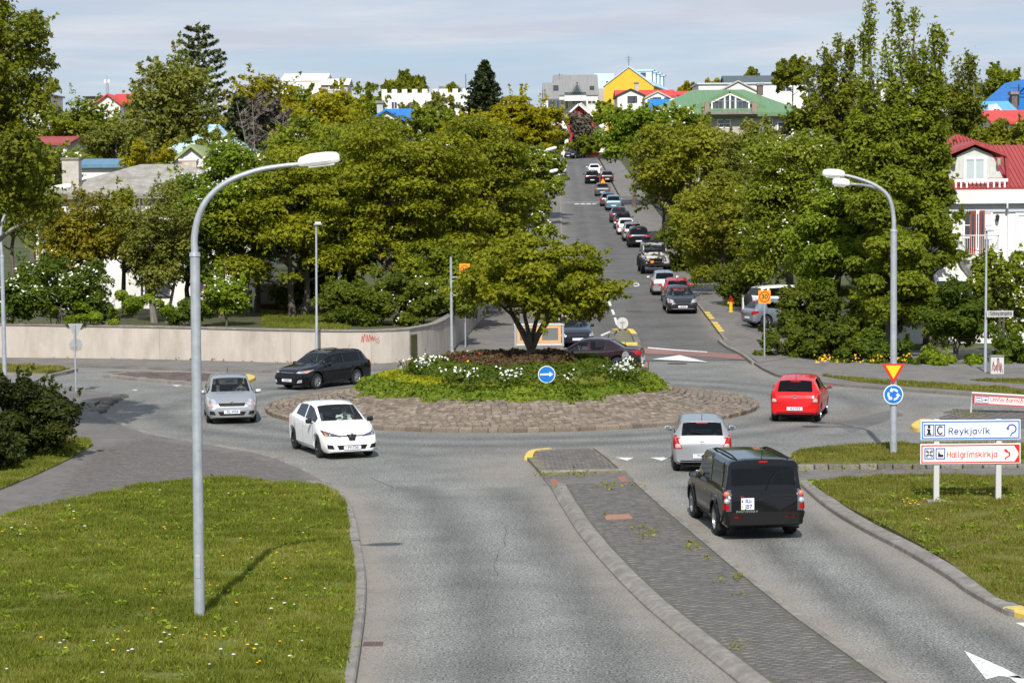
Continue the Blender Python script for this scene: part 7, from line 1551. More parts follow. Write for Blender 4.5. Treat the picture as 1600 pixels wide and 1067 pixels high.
        patch('brake_light', 'rear', [(-.10, pz[kq] - .075), (.10, pz[kq] - .075), (.10, pz[kq] - .035), (-.10, pz[kq] - .035)], M_TAIL, .014, 3, 1)
    if det > 0 and tail in ('hatch', 'suv', 'low'):
        patch('brake_light', 'rear', [(-.16, pz[kq] - .06), (.16, pz[kq] - .06), (.16, pz[kq] - .03), (-.16, pz[kq] - .03)], M_TAIL, .012, 3, 1)
        patch('bumper_trim', 'rear', [(-hw * .86, clear + .03), (hw * .86, clear + .03), (hw * .88, clear + .15), (-hw * .88, clear + .15)], M_PLAST, .012, 10, 2)
    if det > 0 and tail in ('hatch', 'suv', 'round'):
        h0, h1 = proj('rear', -.05, zr_ + .05), proj('rear', .28 if tail != 'round' else -.30, zr_ + (.10 if tail != 'round' else .45))
        if h0 and h1: MB().bar(h0[0] + Vector((-.03, 0, 0)), h1[0] + Vector((-.03, 0, 0)), .025, .02).build('wiper', M_PLAST, t)
    if plate is not None or det >= 0:
        pf, pr = (plate if isinstance(plate, tuple) else (plate, plate)); plates('front', clear + .22 if front != 'zoe' else clear + .155, pf)
        if tail == 'round': 
            hit_ = proj('rear', .24, zr_ - .30); X_ = hit_[0].x - .02; pl = MB().box(X_ - .012, X_ + .012, .27 - .155, .27 + .145, zr_ - .40, zr_ - .135).build('number_plate', M_PLATE, t); M_ = Matrix.Translation((X_ - .0135, .27, zr_ - .27)) @ Matrix.Rotation(R(-90), 4, 'Z')
            pl.location = (0, .13, 0)
            for k, rw in enumerate((pr or '').split('\n')): text_mesh('plate_text', rw, .125, M_PTXT, pl, M_ @ Matrix.Translation((.030, 0, .062 - k * .125)), 'CENTER', .004, .001, 1.0)
            for dz, m_ in ((.06, M_PTXT), (-.07, mat('plate_sticker', (.75, .42, .02), .6))): MB().box(X_ - .0145, X_ - .0125, .37, .40, zr_ - .27 + dz - .03, zr_ - .27 + dz + .03).build('plate_sticker', m_, pl)
            text_mesh('tailgate_lettering', 'DISCOVERY', .075, M_CHROME, t, Matrix.Translation((X_ + .0, .41, zr_ - .455)) @ Matrix.Rotation(R(-90), 4, 'Z'), 'CENTER', .004, .004, 1.35)
        else: plates('rear', clear + (.30 if tail != 'hatch' else .27) if tail != 'suv' else zr_ - .26, pr)
    if det > 0: xa_ = Ln / 2 - (tq_ - .03) * Ln if tail != 'none' else 0; za_ = float(np.interp(tq_ - .03, pt, pz)); MB().tube([(xa_, 0, za_), (xa_ - .1, 0, za_ + .2)], .008, 4).build('aerial', M_PLAST, t)
    if rails:
        for s in (1, -1):
            pts = []
            for tq in np.linspace(tr_ + .03, tq_ - .02, 6):
                h = bvh.ray_cast(Vector((Ln / 2 - tq * Ln, s * hw * .62, 9)), Vector((0, 0, -1)))
                if h[0]: pts.append(h[0] + Vector((0, 0, .045)))
            if len(pts) > 3: pts[0].z -= .04; pts[-1].z -= .04; MB().tube(pts, .022, 5).build('roof_rail', M_PLAST, t)
    if det > 1:
        for s in (-.1, .42):
            p0 = bvh.ray_cast(Vector((x0 - .05, s, 9)), Vector((0, 0, -1)))[0]; p1 = bvh.ray_cast(Vector((x0 - .22, s - .40, 9)), Vector((0, 0, -1)))[0]
            if p0 and p1: MB().bar(p0 + Vector((0, 0, .012)), p1 + Vector((0, 0, .014)), .018, .014).build('wiper', M_PLAST, t)
    if emblem:
        ax, zc, kind_ = emblem; h = proj(ax, 0, zc); s_ = 1 if ax == 'front' else -1
        if h:
            X_ = h[0].x + s_ * .022
            if kind_ == 'diamond':
                for a, b in (((0, .085), (.06, 0)), ((.06, 0), (0, -.085)), ((0, -.085), (-.06, 0)), ((-.06, 0), (0, .085))): MB().bar((X_, a[0], zc + a[1]), (X_ + .005, b[0], zc + b[1]), .022, .022, (1, 0, 0)).build('badge', M_CHROME, t)
            elif kind_ == 'ovals':
                for ry_, rz_ in ((.075, .05), (.028, .048), (.055, .022)): MB().tube([(X_, ry_ * math.cos(a), zc + rz_ * math.sin(a) + (.024 if ry_ == .055 else 0)) for a in np.linspace(0, 6.283, 15)], .008, 4, False).build('badge', M_CHROME, t)
            elif kind_ == 'stroke':
                MB().tube([(X_, .05, zc + .035), (X_, 0, zc + .055), (X_, -.04, zc + .03), (X_, .04, zc - .03), (X_, 0, zc - .055), (X_, -.05, zc - .03)], .011, 4).build('badge', M_CHROME, t)
            elif kind_ == 'oval': MB().lathe([(.005, .02 * s_), (.06, .018 * s_), (.075, 0)], 14, 'x', (X_ - s_ * .01, 0, zc)).build('badge', M_CHROME, t)
    t['slots'] = [float(sx), float(belt0), float(x0)]
    return t, patch, bvh, (pt, pz, hw, clear, Ln, x0, belt0, sx)

WHITE = paintm('white_car_paint', (.80, .80, .79)); SILVER = paintm('silver_car_paint', (.37, .38, .39), .5, .32); BLACK = mat('black_car_paint', (.004, .004, .005), .12, spec=.3, coat=.4); RED = paintm('red_car_paint', (.60, .008, .010), .0, .25)
DKBLUE = paintm('midnight_blue_paint', (.010, .012, .022), .2, .2); MAROON = paintm('dark_maroon_paint', (.022, .010, .014), .2, .22); GREY = paintm('dark_grey_paint', (.030, .032, .036), .45, .3); GREYL = paintm('grey_paint', (.115, .115, .12), .5, .3); BLUEG = paintm('light_blue_paint', (.13, .23, .29), .4, .3); SILVB = paintm('silver_blue_paint', (.26, .30, .35), .5, .3); REDD = paintm('dull_red_paint', (.42, .02, .025), .1, .35)
def up(px, py): p = hit(px, py); return (p.x, p.y, float(hill(p.y)) + .012)
def hd(x, y): v = Vector((x, y)).normalized(); return (v.x, v.y)
# moving cars; the location is the middle of the car on the road
def mid(px, py, h, Ln, f): p = g(px, py); return (p.x + h[0] * f * Ln, p.y + h[1] * f * Ln, .002)
h = hd(-.58, -.815); wag = car('estate_car', 'black estate car with dark alloy wheels driving left past the wall', 'car', 'wagon', (4.72, 1.77, 1.55), BLACK, (g(505, 603).x, g(505, 603).y, .002), h, 2, plate=('NR·BL1', ''), rails=True, front='wagon', tail='hatch', wb=2.67, fo=.97, r=.345, spokes=7, scale=.875, emblem=None, glass=GL_TINT)
h = hd(.16, -.987); swf = car('hatchback', 'silver hatchback coming round the roundabout beside the left lamp post', 'car', 'hatch', (3.85, 1.695, 1.50), SILVER, mid(362, 661, h, 3.85, -.36), h, 2, plate=('RL·W54', ''), front='swift', wb=2.43, fo=.78, r=.315, spokes=6, scale=.97, emblem=('front', .70, 'stroke'))
h = hd(.36, -.933); zo = car('hatchback', 'white electric hatchback with black wheels leaving the roundabout', 'car', 'zoe', (4.08, 1.73, 1.56), WHITE, mid(546, 716, h, 4.08, -.40), h, 2, plate=('FV·T30', ''), front='zoe', wb=2.59, fo=.82, r=.33, dark_rim=True, spokes=5, glass=GL_TINT, emblem=('front', .70, 'diamond'))
h = hd(-.105, .994); su = car('large_suv', 'boxy black SUV with roof rails waiting at the approach on the right', 'suv', 'box', (4.83, 1.93, 1.89), BLACK, mid(1190, 842, h, 4.83, .40), h, 2, scale=.915, plate=('', 'IU-\nJ57'), rails=True, cladding=True, tail='round', front='box', wb=2.885, fo=.86, r=.385, spokes=9, glass=GL_TINT)
h = hd(.055, .998); ya = car('hatchback', 'silver hatchback seen from behind entering the roundabout ahead of the SUV', 'car', 'hatch', (3.75, 1.695, 1.53), SILVER, mid(1097, 736, h, 3.75, .38), h, 2, scale=.925, plate=('', 'YN·733'), wb=2.46, fo=.72, r=.295, glass=GL_MID, emblem=('rear', .86, 'ovals'))
h = hd(.22, .975); yr = car('hatchback', 'bright red hatchback turning away to the right of the island', 'car', 'hatch', (3.95, 1.695, 1.51), RED, mid(1243, 659, h, 3.95, .40), h, 2, plate=('', 'SU·V23'), wb=2.51, fo=.80, r=.30, glass=GL_TINT, emblem=('rear', .86, 'ovals'))
h = hd(-.985, .17); p = g(918, 588); sal = car('saloon_car', 'dark maroon saloon half hidden behind the island planting', 'car', 'saloon', (4.58, 1.80, 1.43), MAROON, (at(922, 575, 93).x, 93.0, .002), h, 2, plate='', tail='low', wb=2.72, fo=.88, r=.325)
h = hd(.12, -.99); p = hit(899, 545); con = car('saloon_car', 'dark blue saloon with beige roof waiting to enter the roundabout', 'car', 'saloon', (4.75, 1.78, 1.40), DKBLUE, (p.x - .15, p.y + 2.4, float(hill(p.y + 2.4)) + .014), h, 2, plate='', tail='low', roofm=mat('beige_soft_top', (.34, .28, .21), .8), wb=2.72, fo=.95, r=.32, pitch=-.03)
# parked along the uphill street, nearest first
G = 'cars parked on the right along the uphill street'
def parked(D, xoff, facing, *a, **k):
    y = D; x = st_r(y) + xoff; sl = math.atan2(float(hill(y + 2) - hill(y - 2)), 4); return car(*a[:6], (x, y, float(hill(y)) + .014), (0.015, facing), *a[6:], pitch=sl * facing, group=G, **k)
parked(121.6, -1.15, -1, 'hatchback', 'dark grey hatchback parked facing down the street, nearest of the row', 'car', 'hatch', (3.96, 1.74, 1.47), GREY, 2, plate=('LR·K73', ''), front='pug', r=.31, wb=2.54, fo=.78)
parked(127.6, -1.0, 1, 'hatchback', 'red hatchback mostly hidden behind the nearest dark grey hatchback', 'car', 'hatch', (3.9, 1.68, 1.50), REDD, 1)
parked(134.0, -1.35, 1, 'hatchback', 'small white hatchback with red tail lights parked before the off-road vehicle', 'car', 'hatch', (3.6, 1.62, 1.49), SILVER, 1, plate='', tail='tall')
jl = parked(152.5, -1.0, -1, 'off_road_vehicle', 'camouflaged lifted off-road vehicle with roof rack and big tyres', 'off-roader', 'jeep', (4.5, 1.92, 2.08), mat('camo_paint', (.012, .013, .013), .5, (.42, .40, .36), 2.6, 2.0, ramp=(.48, .51)), 2, plate='', front='jeep', r=.47, wb=2.7, fo=.75, cladding=True, tail='none', spokes=8, dark_rim=True)
parked(181.0, -.85, 1, 'crossover_car', 'black crossover parked behind the off-road vehicle', 'car', 'suv', (4.57, 1.85, 1.70), paintm('blue_black_paint', (.009, .011, .016), .2, .2), 1, plate='', tail='low', cladding=True, r=.35)
parked(188.5, -1.0, 1, 'estate_car', 'silver high roofed car just ahead of the black crossover', 'car', 'suv', (4.4, 1.80, 1.62), SILVER, 1, plate='', tail='hatch')
parked(196.5, -1.25, 1, 'hatchback', 'white small hatchback, in front of the silver high roofed car', 'car', 'hatch', (3.7, 1.65, 1.49), WHITE, 1, plate='', tail='hatch')
parked(204.5, -1.2, 1, 'estate_car', 'dark car with a black canvas roof between white and dark blue cars', 'car', 'wagon', (4.4, 1.75, 1.55), GREY, 1, tail='hatch', roofm=M_PLAST)
parked(213.0, -1.3, 1, 'saloon_car', 'dark blue grey saloon at the head of the middle parked group', 'car', 'saloon', (4.5, 1.78, 1.45), paintm('blue_grey_paint', (.03, .04, .05), .3), 1, tail='low')
parked(230.0, -1.25, 1, 'estate_car', 'pale blue people carrier parked just before the speed bump line', 'car', 'suv', (4.4, 1.77, 1.60), BLUEG, 1, plate='', tail='tall')
parked(236.5, -1.6, 1, 'hatchback', 'dark grey hatchback close in front of the pale blue people carrier', 'car', 'hatch', (4.1, 1.75, 1.48), GREYL, 1, tail='hatch')
parked(253.5, -1.7, 1, 'estate_car', 'grey estate car parked beside the orange warning sign', 'car', 'wagon', (4.6, 1.80, 1.52), GREYL, 1, plate='', tail='tall')
parked(276.5, -2.3, 1, 'suv_car', 'black SUV with small red tail lights high up the street', 'suv', 'suv', (4.65, 1.88, 1.72), BLACK, 1, plate='', tail='hatch', r=.36)
parked(279.0, -.45, 1, 'hatchback', 'dark hatchback on the pavement side next to the high up black SUV', 'car', 'hatch', (4.0, 1.7, 1.5), GREY, 1, tail='hatch')
parked(295.0, -1.6, 1, 'hatchback', 'white hatchback under the bright green street tree', 'car', 'hatch', (4.0, 1.75, 1.5), WHITE, 1, tail='tall')
p = hit(870, 266); y = 300.0; car('hatchback', 'white hatchback driving down on the left side high up the street', 'car', 'hatch', (4.1, 1.75, 1.48), WHITE, (at(873, 265, y).x, y, float(hill(y)) + .014), hd(.12, -.99), 1, plate='', pitch=-.06)
y = 341.0; car('hatchback', 'dark hatchback turning at the very top of the street', 'car', 'hatch', (4.3, 1.78, 1.47), DKBLUE, (at(897, 249, y).x, y, float(hill(y)) + .014), hd(-.45, -.89), 1, plate='')
# driveway cars on the right
y = 116.5; car('suv_car', 'white off-roader with rear spare wheel parked on the driveway under the trees', 'suv', 'suv', (4.4, 1.8, 1.75), WHITE, (at(1230, 480, y).x, y, float(hill(y)) + .15), hd(.93, .36), 1, tail='tall', cladding=True, r=.36)
sp_ = [o for o in bpy.data.objects if o.name.startswith('suv_car') and 'spare wheel' in o.get('label', '')][0]
sw = MB().lathe([(.02, 0), (.30, 0), (.36, .04), (.36, .2), (.30, .23), (.02, .23)], 20, 'x', (-2.42, .1, .95)).build('spare_wheel', M_TYRE, sp_, smooth=True)
y = 112.0; car('hatchback', 'silver blue hatchback parked on the driveway behind the speed sign', 'car', 'hatch', (4.2, 1.75, 1.42), SILVB, (at(1226, 495, y).x, y, float(hill(y)) + .15), hd(.95, .30), 2, tail='low', plate='')
# off-roader extras: flares, bumper, rack, lamps
t, patch, bvh, (pt, pz, hw, clear, Ln, x0, belt0, sx) = jl
for s in (1, -1):
    for dy, rr_ in ((.52, .10), (.72, .055)):
        MB().lathe([(.005, .02), (rr_, .02), (rr_ + .012, -.03)], 12, 'x', (Ln / 2 + .0, s * dy, 1.02)).build('headlight', M_LAMP, t)
    for x in (Ln / 2 - .75, Ln / 2 - 3.45):
        MB().tube([(x + .60 * math.cos(a), s * (hw + .04), .47 + .60 * math.sin(a)) for a in np.linspace(-.15, math.pi + .15, 11)], .09, 6).build('wheel_flare', M_PLAST, t)
MB().box(Ln / 2 + .02, Ln / 2 + .24, -hw * 1.02, hw * 1.02, .58, .76).build('bumper', M_PLAST, t, bevel=.02)
MB().box(Ln / 2 - .012, Ln / 2 + .012, -.42, .42, .82, 1.1).build('grille', M_PLAST, t)
wn = MB().tube([(Ln / 2 + .14, -.25, .85), (Ln / 2 + .14, .25, .85)], .09, 8).build('winch', M_PLAST, t); MB().box(Ln / 2 + .2, Ln / 2 + .26, -.42, -.2, .80, .98).build('yellow_lamp', M_AMBER, t)
MB().tube([(Ln / 2 + .16, -.5, .76), (Ln / 2 + .14, -.5, 1.1), (Ln / 2 + .14, .5, 1.1), (Ln / 2 + .16, .5, .76)], .03, 6).build('bull_bar', M_PLAST, t)
rk = MB()
for s in (-1, 1): rk.bar((Ln / 2 - 1.55, s * .72, 2.16), (-Ln / 2 + .2, s * .72, 2.16), .04, .04)
for k in range(7): xx = Ln / 2 - 1.55 - k * .44; rk.bar((xx, -.72, 2.15), (xx, .72, 2.15), .035, .035)
rk.build('roof_rack', M_PLAST, t)
for k in range(4): MB().box(Ln / 2 - 1.50, Ln / 2 - 1.38, -.62 + k * .36, -.46 + k * .36, 2.18, 2.34).build('roof_lamp', M_PLAST, t)
MB().box(Ln / 2 - .55 + .0, Ln / 2 - .95, -.35, .35, 1.29, 1.36).build('spare_cover', M_PLAST, t, bevel=.03)
# SUV: mud flaps
t, patch, bvh, (pt, pz, hw, clear, Ln, x0, belt0, sx) = su
for s in (1, -1):
    for x in (Ln / 2 - .86 - .47, Ln / 2 - .86 - 2.885 - .47): MB().box(x - .012, x + .012, s * (hw - .14) - .13, s * (hw - .14) + .13, .19, .50).build('mud_flap', M_PLAST, t)
# estate: scoop
t, patch, bvh, (pt, pz, hw, clear, Ln, x0, belt0, sx) = wag
# drivers
M_SKIN = mat('skin', (.42, .25, .18), .6); M_HAIR = mat('hair', (.03, .02, .015), .8); M_SHIRT = mat('white_shirt', (.62, .64, .66), .8); M_TIE = mat('dark_jacket', (.02, .022, .03), .85)
def driver(cr, label, shirt, scale=1.0):
    t0, _, _, (pt, pz, hw, clear, Ln, x0, belt0, sx) = cr
    me = bpy.data.meshes.new('person'); s = .37
    J = {'hip': (sx + .08, s, belt0 - .40), 'chest': (sx - .02, s, belt0 - .02), 'neck': (sx - .03, s, belt0 + .15), 'headb': (sx - .0, s, belt0 + .22), 'head': (sx + .01, s, belt0 + .36),
         'shl': (sx, s + .17, belt0 + .06), 'ell': (sx + .16, s + .24, belt0 - .17), 'hal': (x0 - .66, s + .15, belt0 + .05), 'shr': (sx, s - .17, belt0 + .06), 'elr': (sx + .16, s - .24, belt0 - .17), 'har': (x0 - .66, s - .15, belt0 + .05)}
    rad = {'hip': .15, 'chest': .155, 'neck': .058, 'headb': .075, 'head': .088, 'shl': .075, 'ell': .05, 'hal': .038, 'shr': .075, 'elr': .05, 'har': .038}
    ks_ = list(J); E = [('hip', 'chest'), ('chest', 'neck'), ('neck', 'headb'), ('headb', 'head'), ('chest', 'shl'), ('shl', 'ell'), ('ell', 'hal'), ('chest', 'shr'), ('shr', 'elr'), ('elr', 'har')]
    me.from_pydata([J[k] for k in ks_], [(ks_.index(a), ks_.index(b)) for a, b in E], []); o = bpy.data.objects.new('person', me); COL.objects.link(o)
    sk = o.modifiers.new('s', 'SKIN'); o.modifiers.new('d', 'SUBSURF').levels = 1
    for k, v in zip(ks_, me.skin_vertices[0].data): v.radius = (rad[k], rad[k]); v.use_root = (k == 'hip')
    dg = bpy.context.evaluated_depsgraph_get(); m2 = bpy.data.meshes.new_from_object(o.evaluated_get(dg)); bpy.data.objects.remove(o)
    m2.materials.clear(); [m2.materials.append(q) for q in (shirt, M_SKIN)]
    zn = J['neck'][2]; 
    for f in m2.polygons: f.material_index = 1 if (f.center.z > zn or (f.center.x > x0 - .74)) else 0; f.use_smooth = True
    po = link('person', m2); po.matrix_world = t0.matrix_world; tag(po, label, 'person')
    hx, hy, hz_2 = J['head']; hr_ = MB().lathe([(.001, .10), (.06, .085), (.092, .03), (.096, -.03), (.08, -.07)], 12, c=(hx - .018, hy, hz_2 + .02)).build('hair', M_HAIR, po, smooth=True)
    MB().tube([(hx + .085, hy, hz_2 + .01), (hx + .105, hy, hz_2 - .03)], .014, 5).build('nose', M_SKIN, po)
    return po
bpy.context.view_layer.update()
driver(zo, 'driver in a white shirt at the wheel of the white hatchback', M_SHIRT)
driver(swf, 'driver in dark clothes at the wheel of the silver hatchback facing us', M_TIE)
driver(wag, 'driver in dark clothes inside the black estate car', M_TIE)
# ================================================================== LAMPS, SIGNS, STREET FURNITURE
M_LUMW = mat('lamp_housing', (.74, .74, .72), .45, (.64, .64, .62), 3.0, stretch=(1, 1, 1)); M_LENS = mat('lamp_lens', (.50, .52, .50), .2, spec=.8)
M_SBLUE = mat('sign_blue', (.008, .155, .50), .45, (.012, .175, .54), 5.0); M_SWHITE = mat('sign_white', (.78, .79, .77), .5, (.72, .73, .71), 4.0, 8.0); M_SRED = mat('sign_red', (.60, .022, .022), .5); M_SYEL = mat('sign_yellow', (.86, .55, .012), .5); M_SORANGE = mat('sign_orange', (.85, .33, .01), .5); M_SBLK = mat('sign_black', (.012, .011, .012), .6); M_SBACK = mat('sign_back', (.33, .345, .35), .5, (.40, .415, .42), 4.0, metal=.3)
def luminaire(parent, a, b, w, h):
    """tapered street light head from its neck a to its tip b"""
    a, b = Vector(a), Vector(b); d = (b - a); Ln = d.length; d.normalize(); s = d.cross(Vector((0, 0, 1))).normalized(); u = s.cross(d); mb = MB(); vs = []; n = 10; prof = [(0, .35, .4), (.06, .62, .75), (.3, .95, 1), (.7, 1, 1), (.93, .85, .85), (1, .55, .5)]
    for t, ws, hs in prof:
        for k in range(n): q = 2 * math.pi * k / n; c, e = math.cos(q), math.sin(q); e = max(e, -.35); vs.append(a + d * (t * Ln) + s * (c * w / 2 * ws) + u * (e * h * hs))
    fs = [(i * n + k, i * n + (k + 1) % n, (i + 1) * n + (k + 1) % n, (i + 1) * n + k) for i in range(len(prof) - 1) for k in range(n)] + [tuple(range(n))[::-1], tuple(range((len(prof) - 1) * n, len(prof) * n))]
    o = mb.add(vs, fs).build('luminaire', M_LUMW, parent, smooth=True); p = a + d * Ln * .55 - u * h * .42
    MB().bar(p - d * Ln * .30, p + d * Ln * .32, w * .72, h * .22).build('lens', M_LENS, o); return o
def lamp(label, base, Y, z0, arms, joint, r0=.085, door=None, group='street lamps', lum=(.34, .16)):
    """arms: list of (points in the picture at distance Y, luminaire neck, luminaire tip, far offset)"""
    b = at(*base, Y); b.z = z0; t = thing('street_lamp', label, 'street lamp', b, 0, group); loc = lambda p, dy=0: Vector((at(p[0], p[1], Y).x - b.x, dy, at(p[0], p[1], Y).z - z0))
    j = loc(joint); top = loc(arms[0][0][0])
    MB().tube([(0, 0, -.05), j * .5, j], [r0 * 1.08, r0, r0 * .96], 14).build('pole', M_METAL, t, smooth=True); MB().tube([j + Vector((0, 0, -.04)), j + Vector((0, 0, .03))], [r0 * 1.12, r0 * 1.0], 14).build('collar', M_METAL, t)
    for k, (pts, neck, tip, dy) in enumerate(arms):
        P = [loc(p, dy * i / max(1, len(pts) - 1)) for i, p in enumerate(pts)]
        if k == 0: P = [j] + P
        P.append(loc(neck, dy)); P = smooth_line(P, 4); n = len(P); MB().tube(P, [r0 * (.72 - .30 * i / n) if k == 0 else r0 * .42 for i in range(n)], 10).build('arm', M_METAL, t, smooth=True)
        luminaire(t, loc(neck, dy), loc(tip, dy * 1.05), *lum)
    if door:
        a, c = loc(door[0]), loc(door[1]); MB().box(a.x - .045, a.x + .045, -r0 - .012, -r0 + .02, c.z, a.z).build('service_door', M_METAL, t, bevel=.008)
    return t
Y = 7.37 * 3600 / (970 - 294.3)
l1_ = lamp('tall galvanised street lamp in the left foreground lawn', (312, 970), Y, .13, [([(303.8, 370), (311, 336), (327, 308), (356, 284), (400, 267), (438, 260)], (466, 257), (531, 249), 0)], (304.5, 397), .088, ((310, 866), (310, 902)))
Y2 = 7.35 * 3600 / (710 - 284.8)
l2_ = lamp('twin armed street lamp on the right carrying the yield and roundabout signs', (1396, 710), Y2, .16, [([(1396.5, 345), (1393, 320), (1384, 302), (1364, 288), (1340, 279)], (1320, 274), (1285, 272.5), 0), ([(1376, 296), (1366, 291.5), (1352, 288.5)], (1340, 288), (1312, 286), 1.4)], (1396.5, 360), .09)
Y = 86.0
lamp('street lamp half hidden behind the dark poplar at the left edge', (8, 606), Y, .1, [([(1, 370), (4, 345), (14, 326), (32, 314), (52, 306)], (77, 298), (112, 292), 0)], (3, 400), .08)
def post_lamp(label, base, top, Y, z0, r=.05, joint=None):
    b = at(*base, Y); b.z = z0; t = thing('street_lamp', label, 'street lamp', b, 0, 'street lamps'); tp = at(*top, Y) - b; tp.y = 0
    MB().tube([(0, 0, -.05), tp * .35, tp * .36, tp], [r * 1.25, r * 1.2, r, r * .85], 10).build('pole', M_METAL, t, smooth=True)
    MB().box(tp.x - .10, tp.x + .26, -.13, .13, tp.z, tp.z + .07).build('luminaire', M_SBACK, t, bevel=.015); MB().box(tp.x - .04, tp.x + .2, -.09, .09, tp.z + .072, tp.z + .14).build('cap', M_LUMW, t); return t
sl_ = post_lamp('slim post lamp with a street name plate by the right hand hedge', (1539.5, 583), (1541.5, 362), 89.5, .1)
post_lamp('slim post lamp standing against the wall behind the black estate car', (495, 573), (494, 352), 96.0, .1)
pl_ = thing('sign_pole', 'grey pole at the curve of the wall with small side brackets', 'pole', (at(706, 553, 101.6).x, 101.6, .1), 0)
MB().tube([(0, 0, -.05), (0, 0, zpx(706, 405, 101.6))], [.075, .05], 10).build('pole', M_METAL, pl_, smooth=True)
for z in (2.6, 3.4): MB().bar((0, 0, z), (.32, 0, z), .05, .05).build('bracket', M_METAL, pl_)
for px, py, Y, lb in ((834, 240, 190, 'upper'), (836, 275, 165, 'lower')):
    z0 = float(hill(Y)); t = thing('street_lamp', f'{lb} of the two street lamps reaching out of the trees over the uphill street', 'street lamp', (at(px - 14, py, Y).x, Y, z0), 0, 'street lamps'); q = lambda a, b: Vector((at(a, b, Y).x - t.location.x, 0, at(a, b, Y).z - z0))
    MB().tube([(0, 0, 0), (0, 0, q(0, py + 30).z)] + [tuple(q(px - 8, py + 8)), tuple(q(px + 4, py)), tuple(q(px + 18, py - 4))], [.09, .08, .06, .05, .045], 8).build('pole', M_METAL, t, smooth=True); luminaire(t, q(px + 17, py - 4), q(px + 36, py - 9), .34, .16)
# signs ------------------------------------------------------------
def disc(mb, r, y0, y1, c=(0, 0), n=36): return mb.ngon_xz([(c[0] + r * math.cos(2 * math.pi * k / n), c[1] + r * math.sin(2 * math.pi * k / n)) for k in range(n)], y0, y1)
def poly_part(nm, pts, y, m, parent, th=.004): return MB().ngon_xz(pts, y - th, y).build(nm, m, parent)
def arrow_arc(c, r, w, a0, a1, hw, hl, n=10):
    out, inn = [], []
    for k in range(n + 1): a = R(a0 + (a1 - a0) * k / n); out.append((c[0] + (r + w / 2) * math.cos(a), c[1] + (r + w / 2) * math.sin(a))); inn.append((c[0] + (r - w / 2) * math.cos(a), c[1] + (r - w / 2) * math.sin(a)))
    s = 1 if a1 > a0 else -1; e = R(a1); tip = e + s * hl / r
    return out + [(c[0] + (r + hw) * math.cos(e), c[1] + (r + hw) * math.sin(e)), (c[0] + r * math.cos(tip), c[1] + r * math.sin(tip)), (c[0] + (r - hw) * math.cos(e), c[1] + (r - hw) * math.sin(e))] + inn[::-1]
def rnd_tri(r, dn=True, rd=.0):
    s = -1 if dn else 1; return [(0, s * r), (-s * r * .866 * -1 if False else r * .866, -s * r * .5), (-r * .866, -s * r * .5)]
b2_ = at(1396, 710, Y2)
yy_ = Y2 - .14
c = at(1396, 578.5, yy_); t = thing('yield_sign', 'red bordered yellow yield triangle on the twin armed lamp post', 'road sign', c)
rt = size(21.2, yy_); poly_part('plate', rnd_tri(rt), .012, M_SBACK, t, .012); poly_part('red_border', rnd_tri(rt * .985), -.002, M_SRED, t); poly_part('yellow_field', [(x, z + .012) for x, z in rnd_tri(rt * .66)], -.008, M_SYEL, t)
MB().box(-.10, .10, .013, .06, .02, .06).build('clamp', M_METAL, t)
c = at(1395.8, 616.3, yy_); t = thing('roundabout_sign', 'round blue roundabout sign with three white arrows on the twin armed lamp post', 'road sign', c); rs_ = size(15.6, yy_)
disc(MB(), rs_, 0, .012).build('plate', M_SWHITE, t); disc(MB(), rs_ * .90, -.004, -.001).build('blue_field', M_SBLUE, t)
for k in range(3): poly_part('arrow', arrow_arc((0, 0), rs_ * .50, rs_ * .20, 35 + 120 * k, 105 + 120 * k, rs_ * .25, rs_ * .30), -.006, M_SWHITE, t)
MB().box(-.10, .10, .013, .06, -.02, .02).build('clamp', M_METAL, t)
Yb = CEN.y - 4.15; c = at(854.2, 585, Yb); t = thing('keep_right_sign', 'round blue sign with white arrow pointing right in front of the island hedge', 'road sign', (c.x, c.y, float(mound(4.15)))); dz = c.z - t.location.z; rs_ = size(13.6, Yb)
disc(MB(), rs_, 0, .012, (0, dz)).build('plate', M_SWHITE, t); disc(MB(), rs_ * .91, -.004, -.001, (0, dz)).build('blue_field', M_SBLUE, t)
a_ = rs_; poly_part('arrow', [(-a_ * .78, dz + a_ * .10), (a_ * .32, dz + a_ * .13), (a_ * .32, dz + a_ * .34), (a_ * .76, dz + a_ * .02), (a_ * .32, dz - a_ * .26), (a_ * .32, dz - a_ * .08), (-a_ * .78, dz - a_ * .09)], -.006, M_SWHITE, t)
MB().tube([(0, .04, -.1), (0, .04, dz)], .03, 8).build('post', M_METAL, t)
def back_sign(label, px, py, rpx, Y, z0, rz=0.0, base_px=None, m=None):
    c = at(px, py, Y); t = thing('road_sign', label, 'road sign', (c.x, Y, z0), rz); dz = c.z - z0; disc(MB(), size(rpx, Y), -.008, .008, (0, dz)).build('plate', m or M_SBACK, t); MB().tube([(0, -.045, -.05), (0, -.045, dz + .12)], .028, 8).build('post', M_METAL, t)
    MB().box(-.14, .14, -.035, -.009, dz + .03, dz + .06).build('clamp', M_METAL, t); return t
p = hit(972.5, 521); back_sign('round grey sign back on the little stone island in the street mouth', 972.5, 505, 9.2, p.y, float(hill(p.y)) + .15, m=mat('pale_sign_back', (.50, .50, .48), .5))
back_sign('round sign seen edge on beside the dark saloon boot', 977.5, 558, 9.5, CEN.y + 4.0, float(mound(4)), R(52)); back_sign('round grey sign back behind the bronze shrubs on the left', 748, 556, 9, CEN.y + 4.4, float(mound(4.4)), R(-20))
Y = 7.4 * 3600 / (611 - 296); c = at(119, 611, Y); t = thing('road_sign', 'back of a yield triangle and round sign on one post at the left bend', 'road sign', (c.x, Y, .09)); q = lambda a, b: (at(a, b, Y).x - c.x, at(a, b, Y).z - .09)
